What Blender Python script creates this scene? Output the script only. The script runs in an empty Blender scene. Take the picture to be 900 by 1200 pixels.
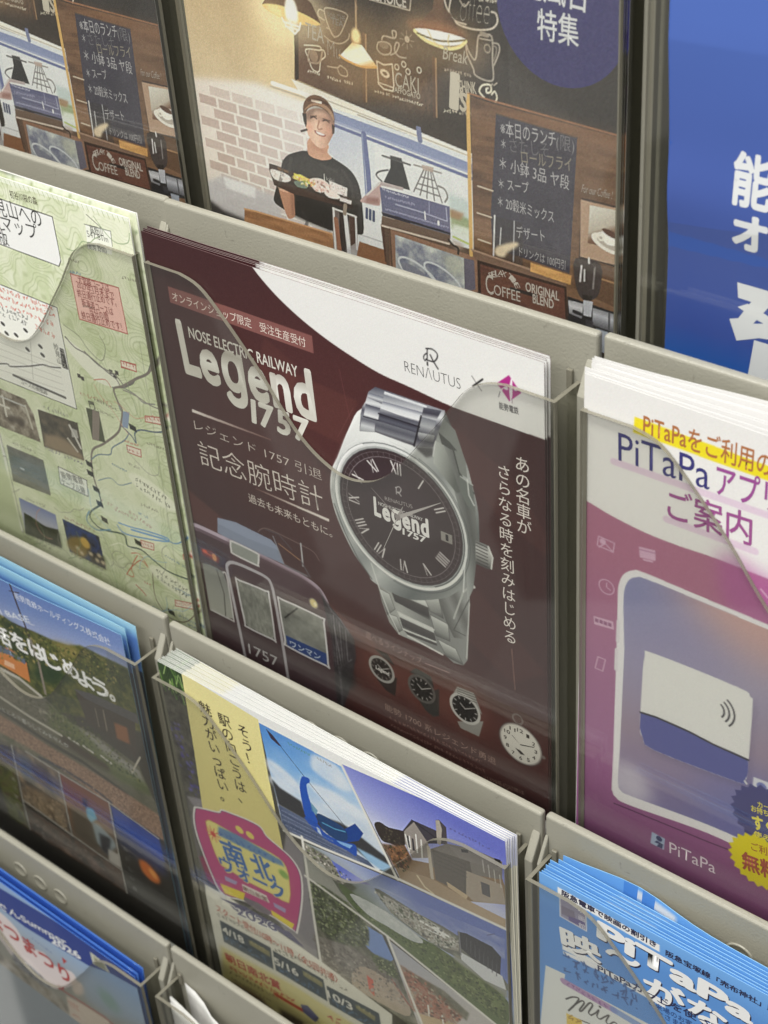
import bpy, math, random
import numpy as np
from mathutils import Matrix, Vector

# ------------------------------------------------------------------ camera, world, lamps, exposure
scene = bpy.context.scene
COL = scene.collection
MM = 0.001                                   # everything below is written in millimetres

cam_data = bpy.data.cameras.new('camera')
cam_data.sensor_fit = 'VERTICAL'; cam_data.sensor_height = 36.0
cam_data.lens = 56.201
cam_data.clip_start = 0.02; cam_data.clip_end = 60.0
cam_data.dof.use_dof = True; cam_data.dof.focus_distance = 0.672; cam_data.dof.aperture_fstop = 18.0
camera = bpy.data.objects.new('camera', cam_data); COL.objects.link(camera)
camera.matrix_world = Matrix.Translation((0.502918, -0.434269, 0.288697)) @ Matrix([[0.775423, -0.322151, 0.543081], [0.627901, 0.48435, -0.609217], [-0.066781, 0.813402, 0.577855]]).to_4x4()
scene.camera = camera

world = bpy.data.worlds.new('World'); scene.world = world; world.use_nodes = True
wn = world.node_tree; wn.nodes.clear()
w_out = wn.nodes.new('ShaderNodeOutputWorld'); w_bg = wn.nodes.new('ShaderNodeBackground')
w_bg.inputs['Strength'].default_value = 1.0
w_tc = wn.nodes.new('ShaderNodeTexCoord'); w_sep = wn.nodes.new('ShaderNodeSeparateXYZ')
w_map = wn.nodes.new('ShaderNodeMapRange'); w_map.inputs['From Min'].default_value = -1; w_map.inputs['From Max'].default_value = 1
w_ramp = wn.nodes.new('ShaderNodeValToRGB')
r = w_ramp.color_ramp
r.elements[0].position = 0.0; r.elements[0].color = (0.20, 0.195, 0.185, 1)      # floor of the hall
r.elements[1].position = 1.0; r.elements[1].color = (0.62, 0.63, 0.60, 1)        # ceiling of the hall
e = r.elements.new(0.2); e.color = (0.36, 0.35, 0.33, 1)
e = r.elements.new(0.42); e.color = (0.48, 0.47, 0.44, 1)
e = r.elements.new(0.55); e.color = (0.42, 0.42, 0.40, 1)
# made-up lighter and darker patches, added for uneven reflections in the acrylic
w_vor = wn.nodes.new('ShaderNodeTexVoronoi'); w_vor.inputs['Scale'].default_value = 5.0
w_hsv = wn.nodes.new('ShaderNodeRGBToBW'); w_blk = wn.nodes.new('ShaderNodeMapRange')
w_blk.inputs['From Min'].default_value = 0.2; w_blk.inputs['From Max'].default_value = 0.8
w_blk.inputs['To Min'].default_value = 0.35; w_blk.inputs['To Max'].default_value = 1.5
w_mul = wn.nodes.new('ShaderNodeVectorMath'); w_mul.operation = 'SCALE'
for a_, b_ in ((w_tc.outputs['Generated'], w_sep.inputs[0]), (w_sep.outputs['Z'], w_map.inputs['Value']),
               (w_map.outputs[0], w_ramp.inputs[0]), (w_tc.outputs['Generated'], w_vor.inputs['Vector']), (w_vor.outputs['Color'], w_hsv.inputs[0]), (w_hsv.outputs[0], w_blk.inputs['Value']),
               (w_ramp.outputs[0], w_mul.inputs[0]), (w_blk.outputs[0], w_mul.inputs['Scale']), (w_mul.outputs[0], w_bg.inputs['Color']), (w_bg.outputs[0], w_out.inputs[0])):
    wn.links.new(a_, b_)

def ceiling_tube(name, loc, target, sx, sy, power, colour):
    d = bpy.data.lights.new(name, 'AREA'); d.shape = 'RECTANGLE'; d.size = sx; d.size_y = sy
    d.energy = power; d.color = colour
    o = bpy.data.objects.new(name, d); COL.objects.link(o); o.location = loc
    o.rotation_euler = (Vector(target) - Vector(loc)).to_track_quat('-Z', 'Y').to_euler()
ceiling_tube('ceiling_tube', (0.05, -0.55, 1.45), (0.1, 0.0, -0.1), 1.3, 0.28, 29.0, (1.0, 0.985, 0.94))
ceiling_tube('ceiling_tube', (0.5, -1.6, 1.5), (0.1, 0.0, -0.3), 1.3, 0.28, 19.0, (1.0, 0.985, 0.94))

vs = scene.view_settings
scene.display_settings.display_device = 'sRGB'
vs.view_transform = 'Standard'; vs.look = 'None'; vs.exposure = 0.0; vs.gamma = 1.0
scene.cycles.max_bounces = 12; scene.cycles.transparent_max_bounces = 32
scene.cycles.use_denoising = True

# ------------------------------------------------------------------ materials
def lin(c):
    c = np.asarray(c, np.float64) / 255.0
    return np.where(c <= 0.04045, c / 12.92, ((c + 0.055) / 1.055) ** 2.4)

def new_mat(name):
    m = bpy.data.materials.new(name); m.use_nodes = True
    nt = m.node_tree; nt.nodes.clear()
    return m, nt, nt.nodes.new('ShaderNodeOutputMaterial')

def make_plastic(name, col, rough, bump=0.15, wear=0.0):
    m, nt, out = new_mat(name)
    b = nt.nodes.new('ShaderNodeBsdfPrincipled'); b.inputs['Roughness'].default_value = rough
    tc = nt.nodes.new('ShaderNodeTexCoord')
    n1 = nt.nodes.new('ShaderNodeTexNoise'); n1.inputs['Scale'].default_value = 22; n1.inputs['Detail'].default_value = 5
    mix = nt.nodes.new('ShaderNodeMix'); mix.data_type = 'RGBA'
    c = lin(col); mix.inputs[6].default_value = (*(c * 0.88), 1); mix.inputs[7].default_value = (*(c * 1.06), 1)
    n3 = nt.nodes.new('ShaderNodeTexNoise'); n3.inputs['Scale'].default_value = 160; n3.inputs['Detail'].default_value = 4; n3.inputs['Distortion'].default_value = 1.5
    wr = nt.nodes.new('ShaderNodeMapRange'); wr.inputs['From Min'].default_value = 0.67; wr.inputs['From Max'].default_value = 0.76; wr.inputs['To Max'].default_value = wear
    mw_ = nt.nodes.new('ShaderNodeMix'); mw_.data_type = 'RGBA'; mw_.inputs[7].default_value = (*(c * 0.45), 1)
    for a_, b_ in ((tc.outputs['Object'], n3.inputs['Vector']), (n3.outputs['Fac'], wr.inputs['Value']), (wr.outputs[0], mw_.inputs[0]), (mix.outputs[2], mw_.inputs[6])): nt.links.new(a_, b_)
    n2 = nt.nodes.new('ShaderNodeTexNoise'); n2.inputs['Scale'].default_value = 900; n2.inputs['Detail'].default_value = 2
    bp = nt.nodes.new('ShaderNodeBump'); bp.inputs['Strength'].default_value = bump; bp.inputs['Distance'].default_value = 0.0006
    for a_, b_ in ((tc.outputs['Object'], n1.inputs['Vector']), (tc.outputs['Object'], n2.inputs['Vector']), (n1.outputs['Fac'], mix.inputs[0]),
                   (mw_.outputs[2], b.inputs['Base Color']), (n2.outputs['Fac'], bp.inputs['Height']), (bp.outputs[0], b.inputs['Normal']),
                   (b.outputs[0], out.inputs[0])):
        nt.links.new(a_, b_)
    return m

def make_acrylic(name, tint, haze, rough, f0=0.04):
    """thin clear sheet: lets light through, mirrors by Fresnel, a little scratched haze"""
    m, nt, out = new_mat(name)
    tr = nt.nodes.new('ShaderNodeBsdfTransparent'); tr.inputs[0].default_value = (*tint, 1)
    gl = nt.nodes.new('ShaderNodeBsdfGlossy'); gl.inputs['Roughness'].default_value = rough
    gl.inputs['Color'].default_value = (1, 1, 1, 1)
    df = nt.nodes.new('ShaderNodeBsdfDiffuse'); df.inputs[0].default_value = (0.62, 0.62, 0.57, 1)
    lw = nt.nodes.new('ShaderNodeLayerWeight'); lw.inputs['Blend'].default_value = 0.5
    pw = nt.nodes.new('ShaderNodeMath'); pw.operation = 'POWER'; pw.inputs[1].default_value = 5.0
    fr = nt.nodes.new('ShaderNodeMapRange'); fr.inputs['To Min'].default_value = f0      # Schlick
    tc = nt.nodes.new('ShaderNodeTexCoord'); mp = nt.nodes.new('ShaderNodeMapping'); mp.inputs['Scale'].default_value = (60, 60, 4)
    mp.inputs['Rotation'].default_value = (0, 0.5, 0)
    ns = nt.nodes.new('ShaderNodeTexNoise'); ns.inputs['Scale'].default_value = 6; ns.inputs['Detail'].default_value = 6
    rg = nt.nodes.new('ShaderNodeMapRange'); rg.inputs['From Min'].default_value = 0.35; rg.inputs['From Max'].default_value = 0.75
    rg.inputs['To Min'].default_value = haze * 0.7; rg.inputs['To Max'].default_value = haze * 1.5
    m1 = nt.nodes.new('ShaderNodeMixShader'); m2 = nt.nodes.new('ShaderNodeMixShader')
    L = nt.links.new
    L(lw.outputs['Facing'], pw.inputs[0]); L(pw.outputs[0], fr.inputs['Value'])
    L(tc.outputs['Object'], mp.inputs[0]); L(mp.outputs[0], ns.inputs['Vector']); L(ns.outputs['Fac'], rg.inputs['Value'])
    L(rg.outputs[0], m1.inputs[0]); L(tr.outputs[0], m1.inputs[1]); L(df.outputs[0], m1.inputs[2])
    L(fr.outputs[0], m2.inputs[0]); L(m1.outputs[0], m2.inputs[1]); L(gl.outputs[0], m2.inputs[2]); L(m2.outputs[0], out.inputs[0])
    return m

def make_edge(name, col, alpha):
    m, nt, out = new_mat(name)
    tr = nt.nodes.new('ShaderNodeBsdfTransparent'); b = nt.nodes.new('ShaderNodeBsdfPrincipled')
    b.inputs['Base Color'].default_value = (*lin(col), 1); b.inputs['Roughness'].default_value = 0.2
    mx = nt.nodes.new('ShaderNodeMixShader'); mx.inputs[0].default_value = alpha
    nt.links.new(tr.outputs[0], mx.inputs[1]); nt.links.new(b.outputs[0], mx.inputs[2]); nt.links.new(mx.outputs[0], out.inputs[0])
    return m

def make_print(name, rough, spec):
    m, nt, out = new_mat(name)
    b = nt.nodes.new('ShaderNodeBsdfPrincipled'); b.inputs['Roughness'].default_value = rough
    b.inputs['Specular IOR Level'].default_value = spec
    at = nt.nodes.new('ShaderNodeVertexColor'); at.layer_name = 'ink'
    tc = nt.nodes.new('ShaderNodeTexCoord')
    ns = nt.nodes.new('ShaderNodeTexNoise'); ns.inputs['Scale'].default_value = 14; ns.inputs['Detail'].default_value = 2
    bp = nt.nodes.new('ShaderNodeBump'); bp.inputs['Strength'].default_value = 0.25; bp.inputs['Distance'].default_value = 0.004
    L = nt.links.new
    L(tc.outputs['Object'], ns.inputs['Vector']); L(ns.outputs['Fac'], bp.inputs['Height']); L(bp.outputs[0], b.inputs['Normal'])
    L(at.outputs['Color'], b.inputs['Base Color']); L(b.outputs[0], out.inputs[0])
    return m

PLATE = make_plastic('grey_beige_plastic', (163, 160, 147), 0.38, 0.3, 0.5)
DARK = make_plastic('dark_metal', (70, 70, 66), 0.5)
STEEL = make_plastic('grey_metal', (128, 128, 122), 0.4)
ACRYL = make_acrylic('clear_acrylic', (0.965, 0.965, 0.95), 0.008, 0.03, 0.05)
EDGE = make_edge('acrylic_edge', (136, 132, 118), 0.85)
ACRYL_SHADED = make_acrylic('acrylic_gap_shade', (0.74, 0.74, 0.70), 0.006, 0.03, 0.05)  # side wall tint darkened to paint in the shade between pockets
INK = make_print('printed_paper', 0.38, 0.35)

# ------------------------------------------------------------------ object helpers
def tag(o, label, cat, group=None, kind=None):
    o['label'] = label; o['category'] = cat
    if group: o['group'] = group
    if kind: o['kind'] = kind
    return o

def thing(name, label, cat, loc=(0, 0, 0), group=None):
    o = bpy.data.objects.new(name, None); COL.objects.link(o); o.empty_display_size = 0.02
    o.location = Vector(loc) * MM
    return tag(o, label, cat, group)

def link_mesh(name, verts, faces, mats, parent=None, fmat=None, smooth=False):
    me = bpy.data.meshes.new(name)
    me.from_pydata([tuple(c * MM for c in v) for v in verts], [], faces)
    for m in (mats if isinstance(mats, (list, tuple)) else [mats]): me.materials.append(m)
    if fmat is not None: me.polygons.foreach_set('material_index', fmat)
    if smooth: me.polygons.foreach_set('use_smooth', [True] * len(me.polygons))
    me.update()
    o = bpy.data.objects.new(name, me); COL.objects.link(o)
    if parent: o.parent = parent
    return o

def prism(poly, y0, y1):
    """polygon in (x, z), counter-clockwise seen from the front (-y), extruded from y0 (front) to y1"""
    n = len(poly)
    v = [(x, y0, z) for x, z in poly] + [(x, y1, z) for x, z in poly]
    f = [tuple(range(n)), tuple(range(2 * n - 1, n - 1, -1))]
    f += [(i, i + n, (i + 1) % n + n, (i + 1) % n) for i in range(n)]
    return v, f

def bevel(o, w, seg=2, ang=0.6):
    m = o.modifiers.new('bevel', 'BEVEL'); m.width = w * MM; m.segments = seg; m.limit_method = 'ANGLE'; m.angle_limit = ang
    return o

def block(name, x0, x1, y0, y1, z0, z1, mat, parent=None, bev=0):
    v, f = prism([(x0, z0), (x1, z0), (x1, z1), (x0, z1)], y0, y1)
    o = link_mesh(name, v, f, mat, parent)
    if bev: bevel(o, bev)
    return o

def smooth_path(pts, n=6, closed=False):
    """Catmull-Rom"""
    P = [np.array(p, float) for p in pts]; out = []
    N = len(P)
    for i in range(N if closed else N - 1):
        if closed: a, b, c, d = P[i - 1], P[i], P[(i + 1) % N], P[(i + 2) % N]
        else: a, b, c, d = P[max(i - 1, 0)], P[i], P[i + 1], P[min(i + 2, N - 1)]
        for k in range(n):
            t = k / n
            out.append(tuple(0.5 * (2 * b + (c - a) * t + (2 * a - 5 * b + 4 * c - d) * t * t + (3 * b - a - 3 * c + d) * t ** 3)))
    if not closed: out.append(tuple(P[-1]))
    return out

# ------------------------------------------------------------------ the rack and its pockets
STEP_Y, STEP_Z, PITCH = 40.5, 212.0, 228.0
rack = thing('display_rack', 'dark metal frame carrying the tiers of clear brochure pockets', 'display rack', (0, 0, -900))
def rack_y(z): return 66.0 + STEP_Y * z / STEP_Z
zt, zb = 420.0, -900.0
for x in (-462, -238, -10, 218, 446):
    y0, y1 = rack_y(zt), rack_y(zb)
    v = [(x, y1, zb), (x + 20, y1, zb), (x + 20, y0, zt), (x, y0, zt)]
    v += [(a, b + 14, c) for a, b, c in v]
    o = link_mesh('upright', [(a, b, c + 900) for a, b, c in v], [(0, 1, 2, 3), (7, 6, 5, 4), (0, 4, 5, 1), (1, 5, 6, 2), (2, 6, 7, 3), (3, 7, 4, 0)], STEEL, rack)
y0, y1 = rack_y(zt) + 16, rack_y(zb) + 16
v = [(-480, y1, zb), (480, y1, zb), (480, y0, zt), (-480, y0, zt)]; v += [(a, b + 4, c) for a, b, c in v]
link_mesh('back_panel', [(a, b, c + 900) for a, b, c in v], [(0, 1, 2, 3), (7, 6, 5, 4), (0, 4, 5, 1), (1, 5, 6, 2), (2, 6, 7, 3), (3, 7, 4, 0)], DARK, rack)
for k in (1, 0, -1, -2):
    z = k * STEP_Z - 40; y = k * STEP_Y
    block('hanging_rail', -460, 460, y + 5, y + 17, z + 900 - 16, z + 900 + 16, STEEL, rack, 1.5)

CUT = smooth_path([(24, -22), (35.5, -25.4), (47.7, -36.8), (64.8, -56.5), (76, -72), (85, -83), (96, -91.5), (109, -96.3), (122, -94.5), (133, -88),
                   (144.3, -76), (154.7, -62.3), (164, -50.5), (172, -39), (179, -30), (188, -24.3), (197, -22)], 4)

def make_pocket():
    t = thing('brochure_pocket', 'clear pocket', 'brochure pocket', (0, 0, 0))
    bevel(block('back_plate', 0.4, 226.6, 0, 4.0, -312, 0, PLATE, t), 1.3, 3)
    for x0, x1 in ((0.4, 2.3), (222.0, 226.2)):
        yz = [(-0.01, -11), (-7, -24), (-7, -300), (-0.01, -306)]
        v = [(x0, y, z) for y, z in yz] + [(x1, y, z) for y, z in yz]
        f = [(3, 2, 1, 0), (4, 5, 6, 7), (0, 1, 5, 4), (1, 2, 6, 5), (2, 3, 7, 6), (3, 0, 4, 7)]
        bevel(link_mesh('side_flange', v, f, PLATE, t), 0.7, 2)
    # embossed round clip on the plate
    ring = []
    fc = []
    prof = [(5.4, 0.2), (5.3, -0.35), (4.9, -0.6), (4.4, -0.5), (3.9, -0.15), (0.01, -0.1)]
    n = 32
    for cx in (94.0, 112.5, 131.0):
     ring = []; fc = []
     for rr, yy in prof: ring += [(cx + rr * 1.15 * math.cos(2 * math.pi * i / n), yy, -22.5 + rr * math.sin(2 * math.pi * i / n)) for i in range(n)]
     for j in range(len(prof) - 1): fc += [(j * n + i, j * n + (i + 1) % n, (j + 1) * n + (i + 1) % n, (j + 1) * n + i) for i in range(n)]
     link_mesh('embossed_clip', ring, fc, PLATE, t, smooth=True)
    # clear acrylic: front with a scooped finger cut-out, two cheeks with gap shade in their tint, a floor and small hooks
    poly = [(2.5, -306), (220, -306), (220, -22)] + CUT[::-1] + [(2.5, -22)]
    v, f = prism(poly, -18.2, -16.4)
    fm = [0, 0] + [1] * (len(f) - 2)
    link_mesh('front_panel', v, f, [ACRYL, EDGE], t, fm)
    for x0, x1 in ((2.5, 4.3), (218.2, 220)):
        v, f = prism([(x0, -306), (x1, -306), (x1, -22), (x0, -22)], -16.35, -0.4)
        link_mesh('side_wall', v, f, [ACRYL_SHADED, EDGE], t, [1, 1] + [1 if i in (0, 2) else 0 for i in range(4)])
    v, f = prism([(4.4, -306), (218.1, -306), (218.1, -304.2), (4.4, -304.2)], -16.35, -0.4)
    link_mesh('pocket_floor', v, f, [ACRYL], t)
    for x0 in (4.6, 214.0):
        bevel(block('hook', x0, x0 + 2.6, -1.8, -0.3, -26, -17.5, EDGE, t), 0.4)
    return t

pocket0 = make_pocket()
def place_pocket(col, row, label, dx=0, dz=0, first=[True]):
    if first[0]: o = pocket0; first[0] = False
    else:
        o = pocket0.copy(); COL.objects.link(o)
        for ch in pocket0.children:
            c = ch.copy(); COL.objects.link(c); c.parent = o
    o.location = ((col * PITCH + dx) * MM, row * STEP_Y * MM, (row * STEP_Z + dz) * MM)
    tag(o, label, 'brochure pocket', 'clear brochure pockets on grey plates')

place_pocket(0, 0, 'clear pocket on a grey plate holding the maroon wristwatch leaflets')
place_pocket(-1, 0, 'clear pocket on a grey plate holding the green mountain map', 3.0, 0.8)
place_pocket(1, 0, 'clear pocket on a grey plate holding the white and purple card leaflets', 0.6, 0.6)
place_pocket(0, 1, 'clear pocket holding the cafe leaflet with the smiling person in a cap', 0, 0)
place_pocket(-1, 1, 'clear pocket holding the cafe leaflet cut off by the left picture edge')
place_pocket(1, 1, 'clear pocket holding the plain blue leaflet with big white characters')
place_pocket(0, -1, 'clear pocket on a grey plate holding the yellow walking event leaflets', 0.4, -1.2)
place_pocket(-1, -1, 'clear pocket on a grey plate holding the blue sky and railway track leaflets', -0.6, 0.8)
place_pocket(1, -1, 'clear pocket on a grey plate holding the light blue film discount leaflets', 0.6, -0.3)
place_pocket(-1, -2, 'clear pocket on a grey plate holding the glossy dark blue summer leaflets', -1.5, 1.0)
place_pocket(0, -2, 'clear pocket on a grey plate holding loose white sheets below the yellow leaflets', -0.5, 1.5)

# ------------------------------------------------------------------ printing: a small rasteriser for the ink on each leaflet
RNG = np.random.default_rng(7)
def blur1(a, r):
    """box blur, applied three times"""
    r = int(round(r))
    if r < 1: return a
    for _ in range(3):
        for ax in (0, 1):
            p = [(0, 0)] * a.ndim; p[ax] = (r + 1, r)
            c = np.cumsum(np.pad(a, p, mode='edge'), axis=ax)
            n = a.shape[ax]
            a = (np.take(c, range(2 * r + 1, 2 * r + 1 + n), axis=ax) - np.take(c, range(0, n), axis=ax)) / (2 * r + 1)
    return a

def value_noise(h, w, cell, seed, octaves=3):
    rg = np.random.default_rng(seed); out = np.zeros((h, w)); amp = 1.0; tot = 0
    for _ in range(octaves):
        gh, gw = int(h / cell) + 3, int(w / cell) + 3
        g = rg.random((gh, gw))
        y = np.arange(h) / cell; x = np.arange(w) / cell
        yi = y.astype(int); xi = x.astype(int)
        fy = (y - yi)[:, None]; fx = (x - xi)[None, :]
        fy = fy * fy * (3 - 2 * fy); fx = fx * fx * (3 - 2 * fx)
        a = g[yi][:, xi]; b = g[yi][:, xi + 1]; c = g[yi + 1][:, xi]; d = g[yi + 1][:, xi + 1]
        out += amp * ((a * (1 - fx) + b * fx) * (1 - fy) + (c * (1 - fx) + d * fx) * fy)
        tot += amp; amp *= 0.55; cell = max(cell / 2, 1.0)
    return out / tot

TEXT_CURVE = None
def text_outline(s, bold, res=3):
    """flat triangles of a line of lettering, in em units"""
    global TEXT_CURVE
    if TEXT_CURVE is None:
        cu = bpy.data.curves.new('lettering', 'FONT'); TEXT_CURVE = (cu, bpy.data.objects.new('lettering', cu))
    cu, ob = TEXT_CURVE
    cu.body = s; cu.offset = bold; cu.resolution_u = res
    ob_eval = ob
    me = ob_eval.to_mesh()
    v = np.empty(len(me.vertices) * 3); me.vertices.foreach_get('co', v); v = v.reshape(-1, 3)[:, :2].copy()
    f = [tuple(p.vertices) for p in me.polygons]
    ob_eval.to_mesh_clear()
    return v, f

def tight_outline(s, gap, res=3):
    """a condensed word mark: single-storey letters set close together"""
    V, F, x, n = [], [], 0.0, 0
    for ch in s:
        v, f = text_outline('\u0261' if ch == 'g' else ch, 0.0, res)
        v = v - np.array((v[:, 0].min(), 0.0)); V.append(v + np.array((x, 0.0))); F += [tuple(i + n for i in t) for t in f]
        n += len(v); x += v[:, 0].max() + gap
    return np.concatenate(V), F

def embolden(v, f, b):
    """heavier letters: the same outline struck several times in a small circle"""
    if b < 0.003: return v, f
    n = 6 if b < 0.02 else 10
    off = [(b * math.cos(2 * math.pi * k / n), b * math.sin(2 * math.pi * k / n)) for k in range(n)]
    V = np.concatenate([v + np.array(o) for o in off]); F = []
    for k in range(n): F += [tuple(i + k * len(v) for i in t) for t in f]
    return V, F

class Art:
    def __init__(s, u0, v0, u1, v1, px, base):
        s.u0, s.v0, s.u1, s.v1, s.px = u0, v0, u1, v1, px
        s.w = int(round((u1 - u0) / px)) + 1; s.h = int(round((v1 - v0) / px)) + 1
        s.img = np.empty((s.h, s.w, 3)); s.img[:] = base
        s.tv, s.tf, s.tc, s.layer = [], [], [], 0; s.nv = 0
    def _box(s, pts, pad):
        p = np.array(pts, float)
        i0 = max(int((p[:, 0].min() - pad - s.u0) / s.px), 0); i1 = min(int((p[:, 0].max() + pad - s.u0) / s.px) + 2, s.w)
        j0 = max(int((p[:, 1].min() - pad - s.v0) / s.px), 0); j1 = min(int((p[:, 1].max() + pad - s.v0) / s.px) + 2, s.h)
        return i0, i1, j0, j1, p
    def _grid(s, i0, i1, j0, j1):
        return s.u0 + np.arange(i0, i1)[None, :] * s.px, s.v0 + np.arange(j0, j1)[:, None] * s.px
    def mask(s, pts, soft=0):
        pad = s.px * 2 + soft * 3
        i0, i1, j0, j1, p = s._box(pts, pad)
        if i1 <= i0 or j1 <= j0: return None
        m = np.zeros((j1 - j0, i1 - i0))
        U, V = s._grid(i0, i1, j0, j1)
        q = np.roll(p, -1, axis=0)
        for oy in (-0.33, 0, 0.33):
            vv = V[:, 0] + oy * s.px
            for r_, y in enumerate(vv):
                cr = (p[:, 1] <= y) != (q[:, 1] <= y)
                if not cr.any(): continue
                a, b = p[cr], q[cr]
                xs = np.sort(a[:, 0] + (y - a[:, 1]) * (b[:, 0] - a[:, 0]) / (b[:, 1] - a[:, 1]))
                for x0, x1 in zip(xs[0::2], xs[1::2]):
                    m[r_] += np.clip((np.minimum(U[0] + s.px / 2, x1) - np.maximum(U[0] - s.px / 2, x0)) / s.px, 0, 1) / 3
        if soft: m = blur1(m, max(1, soft / s.px / 1.7))
        return i0, i1, j0, j1, m
    def _mix(s, i0, i1, j0, j1, m, col):
        reg = s.img[j0:j1, i0:i1]; reg += (np.asarray(col, float) - reg) * m[..., None]
    def poly(s, pts, col, al=1.0, soft=0):
        k = s.mask(pts, soft)
        if k: s._mix(*k[:4], k[4] * al, col)
        return s
    def rect(s, u0, v0, u1, v1, col, al=1.0, soft=0): return s.poly([(u0, v0), (u1, v0), (u1, v1), (u0, v1)], col, al, soft)
    def grad(s, pts, p0, p1, stops, al=1.0, soft=0):
        k = s.mask(pts, soft)
        if not k: return s
        i0, i1, j0, j1, m = k; U, V = s._grid(i0, i1, j0, j1)
        d = (p1[0] - p0[0], p1[1] - p0[1]); t = ((U - p0[0]) * d[0] + (V - p0[1]) * d[1]) / (d[0] ** 2 + d[1] ** 2)
        ts = [x[0] for x in stops]
        col = np.stack([np.interp(t, ts, [x[1][c] for x in stops]) for c in range(3)], -1)
        s._mix(i0, i1, j0, j1, m * al, col); return s
    def qgrad(s, z, stops, al=1.0):
        """shading across a strip, constant along its first edge"""
        a, b = np.array(z[0], float), np.array(z[1], float); d = (b - a) / np.hypot(*(b - a)); n = np.array((-d[1], d[0]))
        t = max(((np.array(p) - a) @ n for p in z[2:]), key=abs)
        return s.grad(z, tuple(a), tuple(a + n * t), stops, al)
    def specks(s, pts, n, size, cols, seed=1, al=0.9, flat=0.7):
        """leaves, stones, tiles: many small spots"""
        k = s.mask(pts)
        if not k: return s
        i0, i1, j0, j1, m = k; ys, xs = np.nonzero(m > 0.5)
        if not len(ys): return s
        rg = np.random.default_rng(seed)
        for q in rg.integers(0, len(ys), n):
            c = (s.u0 + (xs[q] + i0) * s.px, s.v0 + (ys[q] + j0) * s.px); r_ = size * (0.5 + rg.random())
            s.poly(ellipse(c, r_, r_ * flat, rg.random() * 180, n=7), cols[rg.integers(len(cols))], al)
        return s
    def grain(s, amt, seed=1):
        rg = np.random.default_rng(seed); g = rg.normal(0, 1, (s.h, s.w, 1)) * 0.75 + rg.normal(0, 1, (s.h, s.w, 3)) * 0.35
        s.img = np.clip(s.img + g * amt, 0, 255); return s
    def crisp(s, k=0.6):
        s.img = np.clip(s.img + k * (s.img - blur1(s.img, 1)), 0, 255); return s
    def noise(s, pts, cell, cols, seed=1, al=1.0, soft=0, octaves=4, stretch=1.0, contrast=1.8):
        k = s.mask(pts, soft)
        if not k: return s
        i0, i1, j0, j1, m = k
        n = value_noise(j1 - j0, int((i1 - i0) / stretch) + 2, max(cell / s.px, 1.2), seed, octaves)
        if stretch != 1.0: n = n[:, (np.arange(i1 - i0) / stretch).astype(int)]
        n = n[:, :i1 - i0]; t = np.clip((n - 0.5) * contrast + 0.5, 0, 1)
        ts = np.linspace(0, 1, len(cols))
        col = np.stack([np.interp(t, ts, [c[q] for c in cols]) for q in range(3)], -1)
        s._mix(i0, i1, j0, j1, m * al, col); return s
    def line(s, pts, col, w, al=1.0, closed=False):
        pts = list(pts) + ([pts[0]] if closed else [])
        i0, i1, j0, j1, p = s._box(pts, w / 2 + s.px * 2)
        if i1 <= i0 or j1 <= j0: return s
        U, V = s._grid(i0, i1, j0, j1)
        best = np.full((j1 - j0, i1 - i0), 1e9)
        for a, b in zip(p[:-1], p[1:]):
            lo = np.minimum(a, b) - w / 2 - s.px * 2; hi = np.maximum(a, b) + w / 2 + s.px * 2
            ia, ib = np.searchsorted(U[0], (lo[0], hi[0])); ja, jb = np.searchsorted(V[:, 0], (lo[1], hi[1]))
            if ib <= ia or jb <= ja: continue
            uu, vv = U[:, ia:ib], V[ja:jb]
            d = b - a; L2 = max(d @ d, 1e-9)
            t = np.clip(((uu - a[0]) * d[0] + (vv - a[1]) * d[1]) / L2, 0, 1)
            best[ja:jb, ia:ib] = np.minimum(best[ja:jb, ia:ib], np.hypot(uu - a[0] - t * d[0], vv - a[1] - t * d[1]))
        s._mix(i0, i1, j0, j1, np.clip((w / 2 - best) / s.px + 0.5, 0, 1) * min(1, w / s.px * 1.1 + 0.15) * al, col); return s
    def ell(s, c, ru, rv=None, col=(0, 0, 0), rot=0, al=1.0, soft=0, a0=0, a1=360):
        return s.poly(ellipse(c, ru, rv, rot, a0, a1), col, al, soft)
    def ring(s, c, ru, rv, col, w, rot=0, al=1.0, a0=0, a1=360): return s.line(ellipse(c, ru, rv, rot, a0, a1), col, w, al, closed=(a1 - a0 == 360))
    def micro(s, p0, p1, h, col, al=0.8, seed=0, dens=1.0):
        """a line of print too small to read"""
        rg = random.Random(seed * 77 + int(p0[0] * 10)); p0 = np.array(p0); p1 = np.array(p1); L = np.hypot(*(p1 - p0)); d = (p1 - p0) / L; n = np.array((d[1], -d[0]))
        x = 0.0
        while x < L - h * 0.6:
            for _ in range(3):
                a = p0 + d * (x + rg.random() * h * 0.8) + n * rg.random() * h; b = p0 + d * (x + rg.random() * h * 0.8) + n * rg.random() * h
                if rg.random() < dens: s.line([a, b], col, max(h * 0.16, s.px * 0.8), al)
            x += h * (1.0 if rg.random() < 0.93 else 1.6)
        return s
    def text(s, body, p0, p1, h, col, bold=0.0, shear=0.0, fit=True, res=3, grad=None, tight=None):
        """lettering on the baseline p0 -> p1, h = body height in mm (capitals are about 0.73 h, kanji 0.9 h)"""
        v, f = text_outline(body, min(bold, 0.0), res) if tight is None else tight_outline(body, tight, res)
        if not len(v): return s
        v, f = embolden(v, f, bold)
        p0 = np.array(p0, float); p1 = np.array(p1, float); L = np.hypot(*(p1 - p0)); d = (p1 - p0) / L; n = np.array((d[1], -d[0]))
        x0, x1 = v[:, 0].min(), v[:, 0].max()
        kx = L / max(x1 - x0, 1e-6) if fit else h
        X = (v[:, 0] - x0) * kx + shear * v[:, 1] * h; Y = v[:, 1] * h
        q = p0 + X[:, None] * d + Y[:, None] * n
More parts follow.
